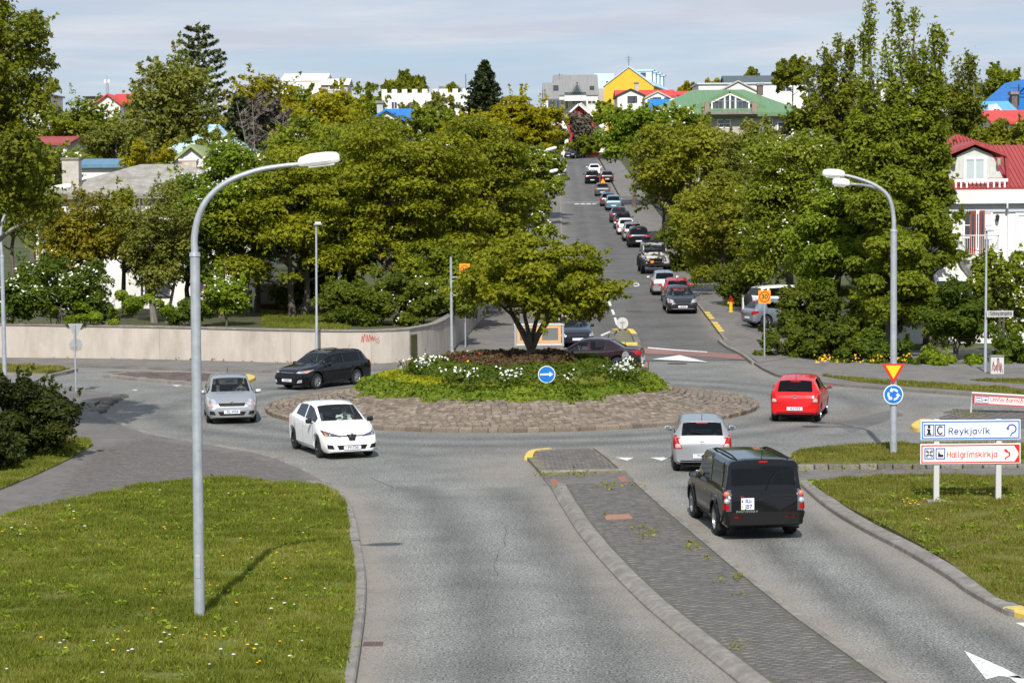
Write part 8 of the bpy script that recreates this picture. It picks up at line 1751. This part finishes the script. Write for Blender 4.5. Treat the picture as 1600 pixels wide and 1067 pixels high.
MB().tube([(0, -.05, -.05), (0, -.05, q(118, 507)[1])], .03, 8).build('post', M_METAL, t); poly_part('triangle_plate', [q(106, 505.5), q(129.5, 505.5), q(118, 530)], .0, M_SBACK, t, .012)
rp0 = disc(MB(), size(10.4, Y), -.008, .008, q(118.5, 539)).build('round_plate', M_SBACK, t); xq, zq = q(118.5, 543); MB().box(xq - .2, xq + .2, -.013, -.0085, zq - .08, zq + .03).build('sticker', mat('brown_sticker', (.20, .085, .06), .7, (.4, .38, .36), 22.0), rp0)
def sign30(label, px0, px1, py0, py1, Y, z0, top):
    a, b = at(px0, py1, Y), at(px1, py0, Y); cx = (a.x + b.x) / 2; t = thing('speed_limit_sign', label, 'road sign', (cx, Y, z0)); w = (b.x - a.x) / 2; za, zb = a.z - z0, b.z - z0; zc = (za + zb) / 2
    MB().tube([(0, .04, -.05), (0, .04, zb)], .034, 8).build('post', M_METAL, t); MB().box(-w, w, 0, .012, za, zb).build('plate', M_SORANGE, t)
    disc(MB(), w * .90, -.004, -.001, (0, zc)).build('red_ring', M_SRED, t); disc(MB(), w * .70, -.008, -.005, (0, zc)).build('yellow_field', M_SORANGE, t)
    text_mesh('number', '30', w * 1.08, M_SBLK, t, Matrix.Translation((0, -.010, zc)), 'CENTER', .006, .001); return t
p = hit(1195.5, 562); sign30('orange speed limit sign reading 30 by the right hand hedge', 1185, 1204, 453.5, 474.5, p.y, float(hill(p.y)) + .1, 453)
sign30('orange speed limit sign partly hidden by leaves at the wall corner', 718, 734, 412, 432, 103.5, .3, 412)
Y = 252.0; a = at(942, 284, Y); z0 = float(hill(Y)) + .12; t = thing('warning_sign', 'small orange warning triangle with red border far up the street', 'road sign', (a.x, Y, z0)); dz = a.z - z0
poly_part('plate', [(x, z + dz) for x, z in rnd_tri(.46, False)], .01, M_SRED, t, .012); poly_part('field', [(x, z + dz) for x, z in rnd_tri(.27, False)], -.004, M_SYEL, t); poly_part('symbol', [(-.10, dz - .06), (.10, dz - .06), (.06, dz + .02), (-.06, dz + .02)], -.010, M_SBLK, t); MB().tube([(0, .04, -.05), (0, .04, dz + .3)], .035, 8).build('post', M_METAL, t)

def fit_text(nm, body, x0, x1, z0, z1, y, m, parent, bold=.006):
    """lettering stretched to fill a box on a sign face"""
    o = text_mesh(nm, body, .3, m, parent, None, 'LEFT', bold, .001); me = o.data; V = np.empty(len(me.vertices) * 3, dtype=np.float32); me.vertices.foreach_get('co', V); V = V.reshape(-1, 3); lo, hi = V.min(0), V.max(0)
    V[:, 0] = x0 + (V[:, 0] - lo[0]) / (hi[0] - lo[0]) * (x1 - x0); V[:, 2] = z0 + (V[:, 2] - lo[2]) / (hi[2] - lo[2]) * (z1 - z0); V[:, 1] = y + V[:, 1] - lo[1] - .001; me.vertices.foreach_set('co', V.ravel()); me.update(); return o
def frame_box(nm, x0, x1, z0, z1, w, y, m, parent):
    mb = MB(); mb.box(x0, x1, y - .003, y, z0, z0 + w); mb.box(x0, x1, y - .003, y, z1 - w, z1); mb.box(x0, x0 + w, y - .003, y, z0 + w, z1 - w); mb.box(x1 - w, x1, y - .003, y, z0 + w, z1 - w); return mb.build(nm, m, parent)
Yd = 7.38 * 3600 / (786 - 284.2); c = at(1512, 786, Yd)
def dirsign(label, corners, colour, name='direction_sign'):
    a, b = at(*corners[0], Yd), at(*corners[1], Yd); t = thing(name, label, 'direction sign', ((a.x + b.x) / 2, Yd - .03, min(a.z, b.z))); x0, x1, z0, z1 = a.x - t.location.x, b.x - t.location.x, a.z - t.location.z, b.z - t.location.z
    MB().box(x0, x1, 0, .03, z0, z1).build('panel', M_SWHITE, t, bevel=.008); frame_box('border', x0 + .025, x1 - .025, z0 + .025, z1 - .025, .028, -.0005, colour, t); return t, (lambda px, py: (at(px, py, Yd).x - t.location.x, at(px, py, Yd).z - t.location.z))
YB = -.0015
t, q = dirsign('upper blue bordered white direction sign reading Reykjavík', ((1438, 687.5), (1594.5, 655)), M_SBLUE); M_SB2 = mat('sign_text_blue', (.01, .06, .34), .5)
def picto(t, q, a, b, nm):
    (x0, z0), (x1, z1) = q(a[0], b[1]), q(a[1], b[0]); frame_box('pictogram_frame', x0, x1, z0, z1, .022, YB, M_SB2, t); return x0, x1, z0, z1
x0, x1, z0, z1 = picto(t, q, (1443, 1459.5), (662.5, 681), 'i'); xc = (x0 + x1) / 2; h = z1 - z0
disc(MB(), h * .13, YB - .004, YB - .001, (xc, z0 + h * .78), 16).build('pictogram', M_SBLK, t); poly_part('pictogram', [(xc - h * .18, z0 + h * .60), (xc + h * .11, z0 + h * .60), (xc + h * .11, z0 + h * .22), (xc + h * .2, z0 + h * .22), (xc + h * .2, z0 + h * .12), (xc - h * .2, z0 + h * .12), (xc - h * .2, z0 + h * .22), (xc - h * .11, z0 + h * .22), (xc - h * .11, z0 + h * .5), (xc - h * .18, z0 + h * .5)], YB - .001, M_SBLK, t, .003)
x0, x1, z0, z1 = picto(t, q, (1460.5, 1476.5), (662.5, 681), 'C'); road_text('pictogram_letter', 'C', x0 + .06, x1 - .06, z0 + .05, z1 - z0 - .10, YB, M_SBLK, t, 1.3)
(xa, za), (xb, zb) = q(1482.5, 677.8), q(1545.5, 668.2); road_text('lettering', 'Reykjavík', xa, xb, za, zb - za, YB, M_SB2, t, 1.15)
c0 = q(1580.5, 669.5); r_ = size(6.6, Yd); poly_part('arrow', arrow_arc(c0, r_, r_ * .30, -95, 165, r_ * .45, r_ * .65, 18), YB, M_SB2, t, .003); poly_part('arrow_stem', [(c0[0] - r_ * .12, c0[1] - r_ * 1.1), (c0[0] + r_ * .12, c0[1] - r_ * 1.1), (c0[0] + r_ * .12 - .03, c0[1] - r_ * 1.75), (c0[0] - r_ * .2 - .03, c0[1] - r_ * 1.75)], YB, M_SB2, t, .003)
t, q = dirsign('lower red bordered white direction sign reading Hallgrímskirkja', ((1437.5, 725), (1594.5, 692)), M_SRED)
x0, x1, z0, z1 = picto(t, q, (1444, 1459.5), (699.5, 717), 'loop'); xc, zc = (x0 + x1) / 2, (z0 + z1) / 2; s = (x1 - x0) * .15
for sx in (-1, 1):
    for sz in (-1, 1): MB().tube([(xc + sx * (s * 1.55 + s * .62 * math.cos(a)), YB - .003, zc + sz * (s * 1.55 + s * .62 * math.sin(a))) for a in np.linspace(0, 6.283, 13)], .009, 4, False).build('pictogram', M_SBLK, t)
    MB().bar((xc + sx * s * .85, YB - .003, zc - s * 1.6), (xc + sx * s * .85, YB - .003, zc + s * 1.6), .014, .004).build('pictogram', M_SBLK, t); MB().bar((xc - s * 1.6, YB - .003, zc + sx * s * .85), (xc + s * 1.6, YB - .003, zc + sx * s * .85), .004, .014, (0, 0, 1)).build('pictogram', M_SBLK, t)
x0, x1, z0, z1 = picto(t, q, (1461.5, 1476.5), (699.5, 717), 'church'); w = x1 - x0; h = z1 - z0; poly_part('pictogram', [(x0 + w * .24, z0 + h * .2), (x0 + w * .8, z0 + h * .2), (x0 + w * .8, z0 + h * .42), (x0 + w * .52, z0 + h * .42), (x0 + w * .42, z0 + h * .52), (x0 + w * .36, z0 + h * .78), (x0 + w * .26, z0 + h * .52)], YB, M_SBLK, t, .003)
(xa, za), (xb, zb) = q(1479.8, 714), q(1557, 704.6); road_text('lettering', 'Hallgrímskirkja', xa, xb, za, zb - za, YB, M_SRED, t, 1.0)
c0 = q(1573.5, 708.5); r_ = size(5.6, Yd); poly_part('arrow', [(c0[0] - r_ * .5, c0[1] + r_ * 1.5), (c0[0] - r_ * 1.15, c0[1] + r_ * .75), (c0[0] - r_ * .66, c0[1] + r_ * .75), (c0[0] - r_ * .5, c0[1] + r_ * .45), (c0[0] + r_ * .35, c0[1] + r_ * .15), (c0[0] + r_ * .45, c0[1] - r_ * .4), (c0[0] - r_ * .7, c0[1] - r_ * 1.1), (c0[0] - r_ * .7, c0[1] - r_ * 1.6), (c0[0] - r_ * .3, c0[1] - r_ * 1.6), (c0[0] - r_ * .3, c0[1] - r_ * 1.25), (c0[0] + r_ * .85, c0[1] - r_ * .6), (c0[0] + r_ * .8, c0[1] + r_ * .4), (c0[0] - r_ * .1, c0[1] + r_ * .75), (c0[0] + r_ * .25, c0[1] + r_ * .75)], YB, M_SRED, t, .003)
for pts in ([(1583.5, 694.5), (1592, 694.5), (1592, 708)], [(1583.5, 722), (1592, 722), (1592, 708.6)]): poly_part('red_corner', [q(*p_) for p_ in pts], YB, M_SRED, t, .003)
ps = thing('sign_posts', 'pair of grey square posts with base plates carrying the two direction signs', 'sign posts', (c.x, Yd + .06, .12))
for px in (1463.5, 1560.5):
    xx = at(px, 780, Yd).x - c.x; ztop = at(px, 655, Yd).z - .12; po_ = MB().box(xx - .065, xx + .065, -.055, .055, 0, ztop).build('post', mat('grey_post', (.52, .52, .50), .5), ps, bevel=.01); MB().box(xx - .22, xx + .22, -.16, .16, -.1, .035).build('base_plate', M_CONC, po_, bevel=.015)
# sign on the eastern island, turned a little towards us
Yu = 7.4 * 3600 / (645.5 - 283.5); a = at(1517, 646, Yu); t = thing('direction_sign', 'red bordered sign reading Umferðarmiðstöð on the paved island, cut by the right edge', 'direction sign', (a.x, Yu, .11), R(-14)); t.rotation_euler = (0, R(2.6), R(-14))
z1 = at(1518, 616, Yu).z - .11; z0 = at(1518, 630.5, Yu).z - .11; wd = 2.9
fr_ = MB().tube([(0, 0, -.05), (0, 0, z1 + .05), (wd + .1, 0, z1 + .05), (wd + .1, 0, -.1)], .035, 8).build('tube_frame', mat('grey_post', (.5, .5, .5)), t); MB().box(.045, wd, -.02, .02, z0, z1).build('panel', M_SWHITE, t)
frame_box('border', .045, wd, z0, z1, .035, -.0215, M_SRED, t); MB().box(.045, .10, -.0245, -.0215, z0 + .036, z1 - .036).build('red_edge', M_SRED, t)
for k, xx in enumerate((.13, .345)):
    frame_box('pictogram_frame', xx, xx + .19, z0 + .045, z1 - .045, .016, -.0215, M_SB2, t); zc = (z0 + z1) / 2
    if k == 0:
        MB().box(xx + .035, xx + .155, -.0245, -.0215, zc - .05, zc - .025).build('pictogram', M_SBLK, t); MB().box(xx + .035, xx + .155, -.0245, -.0215, zc + .03, zc + .055).build('pictogram', M_SBLK, t)
    else: MB().box(xx + .03, xx + .16, -.0245, -.0215, zc - .012, zc + .010).build('pictogram', M_SBLK, t); poly_part('pictogram', [(xx + .10, zc + .06), (xx + .115, zc + .06), (xx + .105, zc), (xx + .115, zc - .06), (xx + .10, zc - .06), (xx + .085, zc)], -.0246, M_SBLK, t, .002)
road_text('lettering', 'Umferðarmiðstöð', .60, .60 + size(66, Yu), z0 + .115, .125, -.0215, M_SRED, t, 1.05)
# street name plate
Y = 89.4; a, b = at(1541, 495.5, Y), at(1582.5, 485, Y); t = thing('street_name_plate', 'grey street name plate reading Sóleyjargata on the slim right hand post lamp', 'street sign', (a.x, Y - .08, a.z)); w = b.x - a.x; h = b.z - a.z
MB().box(0, w, 0, .02, 0, h).build('plate', mat('plate_grey', (.34, .34, .33), .6), t); frame_box('border', .01, w - .01, .01, h - .01, .02, -.0005, mat('plate_pale', (.55, .55, .53), .6), t); road_text('lettering', 'Sóleyjargata', .14, w - .07, .085, .12, -.001, M_SBLK, t, 1.1)
# hydrant, gate pillar, cabinet, bollard, timber framed board, flagpole
M_HYEL = mat('hydrant_yellow', (.80, .48, .01), .45); M_HRED = mat('hydrant_red', (.50, .012, .012), .45)
p = hit(1142, 491); t = thing('fire_hydrant', 'yellow fire hydrant with red cap beside the uphill pavement', 'hydrant', (p.x, p.y, float(hill(p.y)) + .1)); k = size(25, p.y) / .85
MB().lathe([(.15 * k, 0), (.15 * k, .05 * k), (.10 * k, .06 * k), (.095 * k, .56 * k), (.12 * k, .57 * k)], 14).build('barrel', M_HYEL, t, smooth=True); MB().lathe([(.12 * k, .571 * k), (.125 * k, .66 * k), (.10 * k, .74 * k), (.05 * k, .80 * k), (.04 * k, .86 * k), (.001, .87 * k)], 14).build('bonnet', M_HRED, t, smooth=True)
for s in (-1, 1): MB().lathe([(.001, 0), (.055 * k, 0), (.055 * k, .08 * k)], 10, 'x', (s * .10 * k - (.08 * k if s < 0 else -.0), 0, .50 * k)).build('outlet', M_HYEL, t)
p = hit(1167, 496); MBt = thing('gate_pillar', 'square white gate pillar at the driveway right of the hydrant', 'pillar', (p.x, p.y, float(hill(p.y)) + .05)); w = size(15, p.y); h = size(31, p.y)
MB().box(-w / 2, w / 2, -w / 2, w / 2, -.1, h).build('shaft', M_WHITEW, MBt, bevel=.02); MB().box(-w / 2 - .03, w / 2 + .03, -w / 2 - .03, w / 2 + .03, h + .002, h + .07).build('cap', M_CONC, MBt)
Y = 7.4 * 3600 / (586 - 284); a, b = at(1548, 586, Y), at(1569, 557, Y); t = thing('utility_cabinet', 'pale grey utility cabinet covered in purple graffiti by the hedge', 'utility cabinet', ((a.x + b.x) / 2, Y, .1)); w = (b.x - a.x) / 2; h = b.z - .1
MB().box(-w, w, 0, .35, 0, h).build('cabinet', mat('cabinet_grey', (.50, .50, .47), .6, (.58, .57, .54), 5.0, 8.0), t, bevel=.02); MB().box(-w - .02, w + .02, -.03, .37, h + .002, h + .04).build('lid', M_CONC, t); MB().box(-.006, .006, -.004, .0, .05, h - .05).build('door_seam', M_DARK, t)
M_PURP = mat('purple_spray_paint', (.22, .02, .14), .6); scrawl(11, -w * .8, .12, w * 1.6, h * .7, 9, .012, lambda x: -.012, M_PURP, t); scrawl(12, -w * .6, .2, w * 1.3, h * .5, 7, .010, lambda x: -.014, mat('ochre_spray_paint', (.42, .28, .06), .6), t)
p = g(626.5, 582, .7); t = thing('bollard', 'small grey marker post at the left tip of the island', 'bollard', (p.x, p.y, .35)); MB().box(-.06, .06, -.04, .04, 0, .62).build('post', M_SBACK, t, bevel=.01); MB().ngon_xz([(-.06, .62), (.06, .62), (.0, .74)], -.04, .04).build('head', M_SBLK, t)
Y = 104.0; a, b = at(804, 549, Y), at(881, 508, Y); t = thing('timber_framed_board', 'low glazed notice board in orange timber frames behind the island tree', 'notice board', (a.x, Y, float(hill(Y)) + .1)); w = b.x - a.x; h = b.z - t.location.z; M_TIM = mat('orange_timber', (.62, .32, .14), .6, (.70, .38, .18), 3.0, stretch=(1, 1, 8))
for xx in (0, w - .10): MB().box(xx, xx + .1, -.05, .05, 0, h).build('post', M_SBACK, t)
MB().box(-.02, w + .02, -.06, .06, h + .002, h + .09).build('top_rail', mat('grey_post', (.5, .5, .5)), t); MB().box(.102, w - .102, -.04, .04, .05, .16).build('bottom_rail', mat('grey_post', (.5, .5, .5)), t)
for k in range(2):
    xa, xb = .12 + k * (w - .24) / 2, .12 + (k + 1) * (w - .24) / 2 - .01; mb = MB(); z0, z1 = .17, h - .01
    mb.box(xa, xa + .13, -.035, .035, z0, z1); mb.box(xb - .13, xb, -.035, .035, z0, z1); mb.box(xa + .13, xb - .13, -.035, .035, z0, z0 + .12); mb.box(xa + .13, xb - .13, -.035, .035, z1 - .12, z1); o = mb.build('timber_frame', M_TIM, t); MB().box(xa + .131, xb - .131, -.01, .01, z0 + .121, z1 - .121).build('pane', mat('dull_pane', (.16, .17, .17), .2, spec=.8), o)
Y = 112.6; a = at(531, 500, Y); t = thing('flagpole', 'white flagpole with a drooping flag among the maples', 'flagpole', (a.x, Y, 1.2)); zt_ = at(531, 285, Y).z - 1.2; MB().tube([(0, 0, 0), (0, 0, zt_)], [.075, .04], 10).build('pole', M_LUMW, t, smooth=True)
mb = MB(); vs = []; nr = 8
for k in range(nr + 1):
    z = zt_ - .3 - k * .16
    for j in range(6): vs.append((-.05 - j * .07 * (1 - .04 * k), .10 * math.sin(j * 1.9 + k * .25), z - j * .10 - .02 * math.sin(k)))
mb.add(vs, [(k * 6 + j, k * 6 + j + 1, k * 6 + j + 7, k * 6 + j + 6) for k in range(nr) for j in range(5)]).build('flag', mat('flag_cloth', (.45, .46, .50), .9, (.12, .16, .28), 1.2), t, smooth=True)
# ================================================================== GRASS AND WILD FLOWERS
def grass(name, poly, dens, hgt, z, seed, ymax=120, edge=0.0, wd=.0155, pad=.05):
    q = np.random.default_rng(seed); P = np.array([(p[0], p[1]) for p in poly]); lo, hi = P.min(0), P.max(0); lo[1] = max(lo[1], 33.5); hi[1] = min(hi[1], ymax)
    lo[0] = max(lo[0], -.32 * hi[1]); hi[0] = min(hi[0], .36 * hi[1]); n = int((hi[0] - lo[0]) * (hi[1] - lo[1]) * dens); X = q.uniform(lo[0], hi[0], n); Y = q.uniform(lo[1], hi[1], n)
    ok = inside(poly, X, Y) & ((np.abs(X) < .235 * Y) | ((np.abs(X) < .33 * Y) & (q.random(n) < .45))); X, Y = X[ok], Y[ok]; n = len(X)
    def fld(s, k): a = q.uniform(0, 6.28, k); f = q.uniform(.5, 1.5, k) * s; ph = q.uniform(0, 6.28, k); return sum(np.sin(X * f[i] * np.cos(a[i]) + Y * f[i] * np.sin(a[i]) + ph[i]) for i in range(k)) / k ** .5
    pa, pb = fld(1.1, 7), fld(4.5, 8); keep = q.random(n) < np.clip(.80 + .25 * pb, .25, 1); X, Y, pa, pb = X[keep], Y[keep], pa[keep], pb[keep]; n = len(X); fld2 = fld(11.0, 9); pb = pb * .7 + fld2 * .5
    far = np.clip(Y / 45, 1, 2.2); H = hgt * q.uniform(.5, 1.3, n) * np.clip(1 + .55 * pb, .4, 2.2); w = wd * q.uniform(.6, 1.2, n) * far; a = q.uniform(0, 6.28, n); ln = q.uniform(.2, .95, n) * H; la = q.uniform(0, 6.28, n)
    V = np.empty((n, 3, 3)); V[:, 0] = np.stack([X - w * np.cos(a), Y - w * np.sin(a), np.full(n, z - .01)], 1); V[:, 1] = np.stack([X + w * np.cos(a), Y + w * np.sin(a), np.full(n, z - .01)], 1); V[:, 2] = np.stack([X + ln * np.cos(la), Y + ln * np.sin(la), z + H], 1)
    t = np.clip(.40 + .16 * pa - .14 * pb + .12 * fld2 + q.normal(size=n) * .17 + .35 * (q.random(n) < .06), 0, 1); return tag(link(name, np_mesh(name, V.reshape(-1, 3), np.arange(n * 3).reshape(-1, 3), LM['grass'] if seed < 50 else LM['dry_grass'], np.repeat(t, 3))), kind='stuff')
LM['dry_grass'] = leaf_mat('dry_grass_blades', (.125, .140, .020), (.255, .235, .052), (.34, .26, .11), .35)
grass('grass', lawn_l, 1750, .075, .13, 31)
grass('grass', lawn_r, 1350, .060, .12, 51)
grass('grass', verge_l, 1500, .07, .12, 33)
grass('grass', strip_r, 1500, .07, .125, 52)
grass('grass', verge_r, 700, .07, .13, 53)
grass('grass', verge_r2, 600, .07, .13, 54)
grass('grass', inset(isl_w2, .3), 500, .07, .15, 55)
lg = [(p.x, p.y) for p in (at(405, 0, 101.5), at(540, 0, 101.5), at(540, 0, 112), at(400, 0, 118))]; grass('grass', lg, 700, .09, 1.22, 34)
# weeds in the paving
q = np.random.default_rng(77)
def weeds(spots, z, parent_label):
    P = []
    for (px, py, rx_, n_) in spots: c = g(px, py, z); n_ = n_ // 2; P.append(np.stack([c.x + q.normal(size=n_) * rx_, c.y + q.normal(size=n_) * rx_ * 1.5, z + np.abs(q.normal(size=n_)) * .035], 1))
    P = np.concatenate(P); V, F = leaf_quads(P, nrm(q.normal(size=(len(P), 3)) + np.array([0, -.2, .6])), .045, q); return tag(link('weeds', np_mesh('weeds', V, F, LM['olive'], np.repeat(q.random(len(P)), 3))), kind='stuff')
weeds([(850, 742, .12, 60), (862, 742, .10, 50), (900, 741, .28, 110), (915, 741, .3, 90), (870, 760, .14, 30), (952, 757, .12, 60), (948, 762, .2, 70), (990, 758, .15, 50), (993, 825, .13, 60), (1013, 833, .18, 90), (998, 843, .08, 30), (1083, 856, .1, 60), (1078, 845, .1, 25), (1104, 872, .06, 25), (1153, 901, .12, 70), (1122, 908, .1, 30), (1150, 1010, .14, 60), (1157, 929, .08, 25), (945, 805, .05, 20), (1253, 735, .2, 80), (1300, 732, .3, 60), (1350, 733, .4, 90), (1410, 732, .5, 140), (1515, 648, .35, 160), (1508, 646, .2, 80)], .12, '')
grow = []; rr_ = np.sqrt(q.uniform(5.0 ** 2, 8.0 ** 2, 420)); th = q.uniform(math.pi, 2 * math.pi, 420)
P = np.repeat(np.stack([CEN.x + rr_ * np.cos(th), CEN.y + rr_ * np.sin(th), mound(rr_) + .015], 1), 9, 0) + q.normal(size=(3780, 3)) * np.array([.06, .06, .012]); V, F = leaf_quads(P, nrm(q.normal(size=(3780, 3)) * .6 + np.array([0, -.2, .7])), .05, q); tag(link('cobble_weeds', np_mesh('cobble_weeds', V, F, LM['orange'], np.repeat(q.random(3780), 3))), kind='stuff')
# broad leaved weeds through the lawns, taller along the path edge
def lawn_weeds(poly, n, z, sd):
    q = np.random.default_rng(sd); P = np.array([(p[0], p[1]) for p in poly]); lo, hi = P.min(0), P.max(0); X = q.uniform(max(lo[0], -18), min(hi[0], 15), n * 9); Y = q.uniform(max(lo[1], 34), hi[1], n * 9); ok = inside(poly, X, Y); X, Y = X[ok][:n], Y[ok][:n]; k = q.integers(8, 26, len(X)); X, Y = np.repeat(X, k), np.repeat(Y, k); m = len(X)
    C = np.stack([X + q.normal(size=m) * .10, Y + q.normal(size=m) * .14, z + .03 + np.abs(q.normal(size=m)) * .045], 1); V, F = leaf_quads(C, nrm(q.normal(size=(m, 3)) * .6 + np.array([0, -.2, .8])), .065, q, .5); return tag(link('lawn_weeds', np_mesh('lawn_weeds', V, F, LM['bright'], np.repeat(q.random(m), 3))), kind='stuff')
lawn_weeds(lawn_l, 420, .13, 61); lawn_weeds(lawn_r, 260, .12, 62); lawn_weeds(verge_l, 60, .12, 63)
edge_ = []
for a_, b_ in zip(wl[:-6], wl[1:-5]):
    for k in range(int((b_ - a_).length * 5)):
        if q.random() < .35: c = a_.lerp(b_, q.random()); edge_ += [(c.x + q.normal() * .05, c.y - .06 - abs(q.normal()) * .05, .1 + abs(q.normal()) * .04) for _ in range(5)]
edge_ = np.array(edge_); V, F = leaf_quads(edge_, nrm(q.normal(size=(len(edge_), 3)) + np.array([0, -.4, .6])), .06, q); tag(link('wall_weeds', np_mesh('wall_weeds', V, F, LM['olive'], np.repeat(q.random(len(edge_)), 3))), kind='stuff')
# dandelions
fy = [(463, 35), (13, 115), (1033, 95), (1025, 88), (1503, 157), (1393, 265), (1275, 337), (936, 420), (907, 470), (1006, 533), (955, 595), (1479, 558), (1096, 712), (1145, 753), (781, 722), (805, 728), (736, 788), (707, 855), (256, 776), (410, 838), (1290, 750), (1343, 733), (1280, 768), (1343, 758), (1398, 762), (1547, 823), (1590, 848), (225, 90), (1310, 440), (1360, 448)]
YEL = [(x / 4, 801 + y / 4) for x, y in fy] + [(400 + x / 4, 801 + y / 4) for x, y in [(110, 35), (129, 243), (115, 300), (112, 327), (184, 411), (216, 396), (87, 648), (240, 696), (150, 796), (307, 841), (23, 919), (8, 926), (255, 235)]]
YEL += [(405, 763), (445, 771), (220, 768), (157, 795)]
fw2 = [(72, 97), (157, 66), (127, 132), (530, 88), (375, 807), (398, 785), (800, 860), (826, 858), (670, 806), (1005, 815), (42, 967), (1060, 755), (1573, 268), (1476, 676), (1309, 935), (1460, 890), (1380, 855), (1025, 745), (585, 790), (640, 1000)]
WHI = [(x / 4, 801 + y / 4) for x, y in fw2] + [(400 + x / 4, 801 + y / 4) for x, y in [(295, 117), (314, 505), (235, 575), (178, 570), (288, 792), (102, 527), (2, 822), (210, 897), (430, 467), (95, 603)]] + [(357, 770), (250, 766), (108, 790), (115, 800)]
mb = MB()
def flower_mesh(nm, m, r, st):
    mb = MB(); mb.lathe([(.001, st + r * .45), (r * .6, st + r * .35), (r, st), (r * .5, st - r * .4), (.006, st - r * .5)], 8); me = mb.mesh(nm, m, True); return me
stem = MB().tube([(0, 0, 0), (.005, 0, .10)], .005, 4).mesh('stem', LM['grass'])
hm = flower_mesh('flower_head', M_DAND, .032, .105); hf = flower_mesh('seed_head', M_FLUFF, .036, .125)
def dandelion(px, py, z, head, label, group):
    p = g(px, py, z + .1); t = thing('dandelion', label, 'dandelion', (p.x, p.y, z), random.uniform(0, 6), group); link('flower_head' if head is hm else 'seed_head', head, t); link('stem', stem, t); s = random.uniform(.6, 1.0); t.scale = (s, s, s)
def zone(px, py):
    if py < 800: return 'along the upper edge of the left lawn'
    if px > 420: return 'near the left lawn kerb, ' + ('upper part' if py < 890 else 'middle part' if py < 970 else 'lowest part')
    if abs(px - 312) < 55 and py > 940: return 'around the foot of the left lamp post'
    if px < 150: return 'at the left end of the left lawn, ' + ('by the path' if py < 850 else 'low down')
    return 'in mid lawn ' + ('above the lamp post foot' if py < 940 else 'left of the lamp post foot')
for px, py in YEL: dandelion(px, py, .13, hm, 'yellow dandelion flower ' + zone(px, py), 'yellow dandelions in the left lawn')
for px, py in WHI: dandelion(px, py, .13, hf, 'white dandelion seed head ' + zone(px, py), 'dandelion seed heads in the left lawn')
for px, py in [(1200 + x / 4, 534 + y / 4) for x, y in [(845, 980), (870, 975), (880, 990), (895, 1000), (920, 1005), (940, 1015), (975, 978), (860, 1015), (905, 990), (930, 985), (850, 992), (888, 1008)]]: dandelion(px, py, .12, hm, 'yellow dandelion in the patch beside the left direction sign post', 'yellow dandelions by the direction sign')
for px, py in [(1527, 759.5), (1532, 760), (1548, 770), (1447, 809.5), (1451, 809), (1590, 787)]: dandelion(px, py, .12, hm, 'lone yellow dandelion scattered in the right hand lawn', 'yellow dandelions in the right lawn')
P = []
for j in range(55):
    px = random.choice([random.gauss(1330, 28), random.gauss(1405, 20), random.gauss(1290, 10)]); p = at(px, 580, 94.0); P += [(p.x + random.gauss(0, .03), 94.0 + random.gauss(0, .25), random.uniform(.16, .5)) for _ in range(2)]
P = np.array(P); V, F = leaf_quads(P, nrm(q.normal(size=(len(P), 3)) * .4 + np.array([0, -.5, .6])), .06, q, 1.0); tag(link('buttercups', np_mesh('buttercups', V, F, M_DAND)), kind='stuff')
# leaf litter and scraps on the road edge
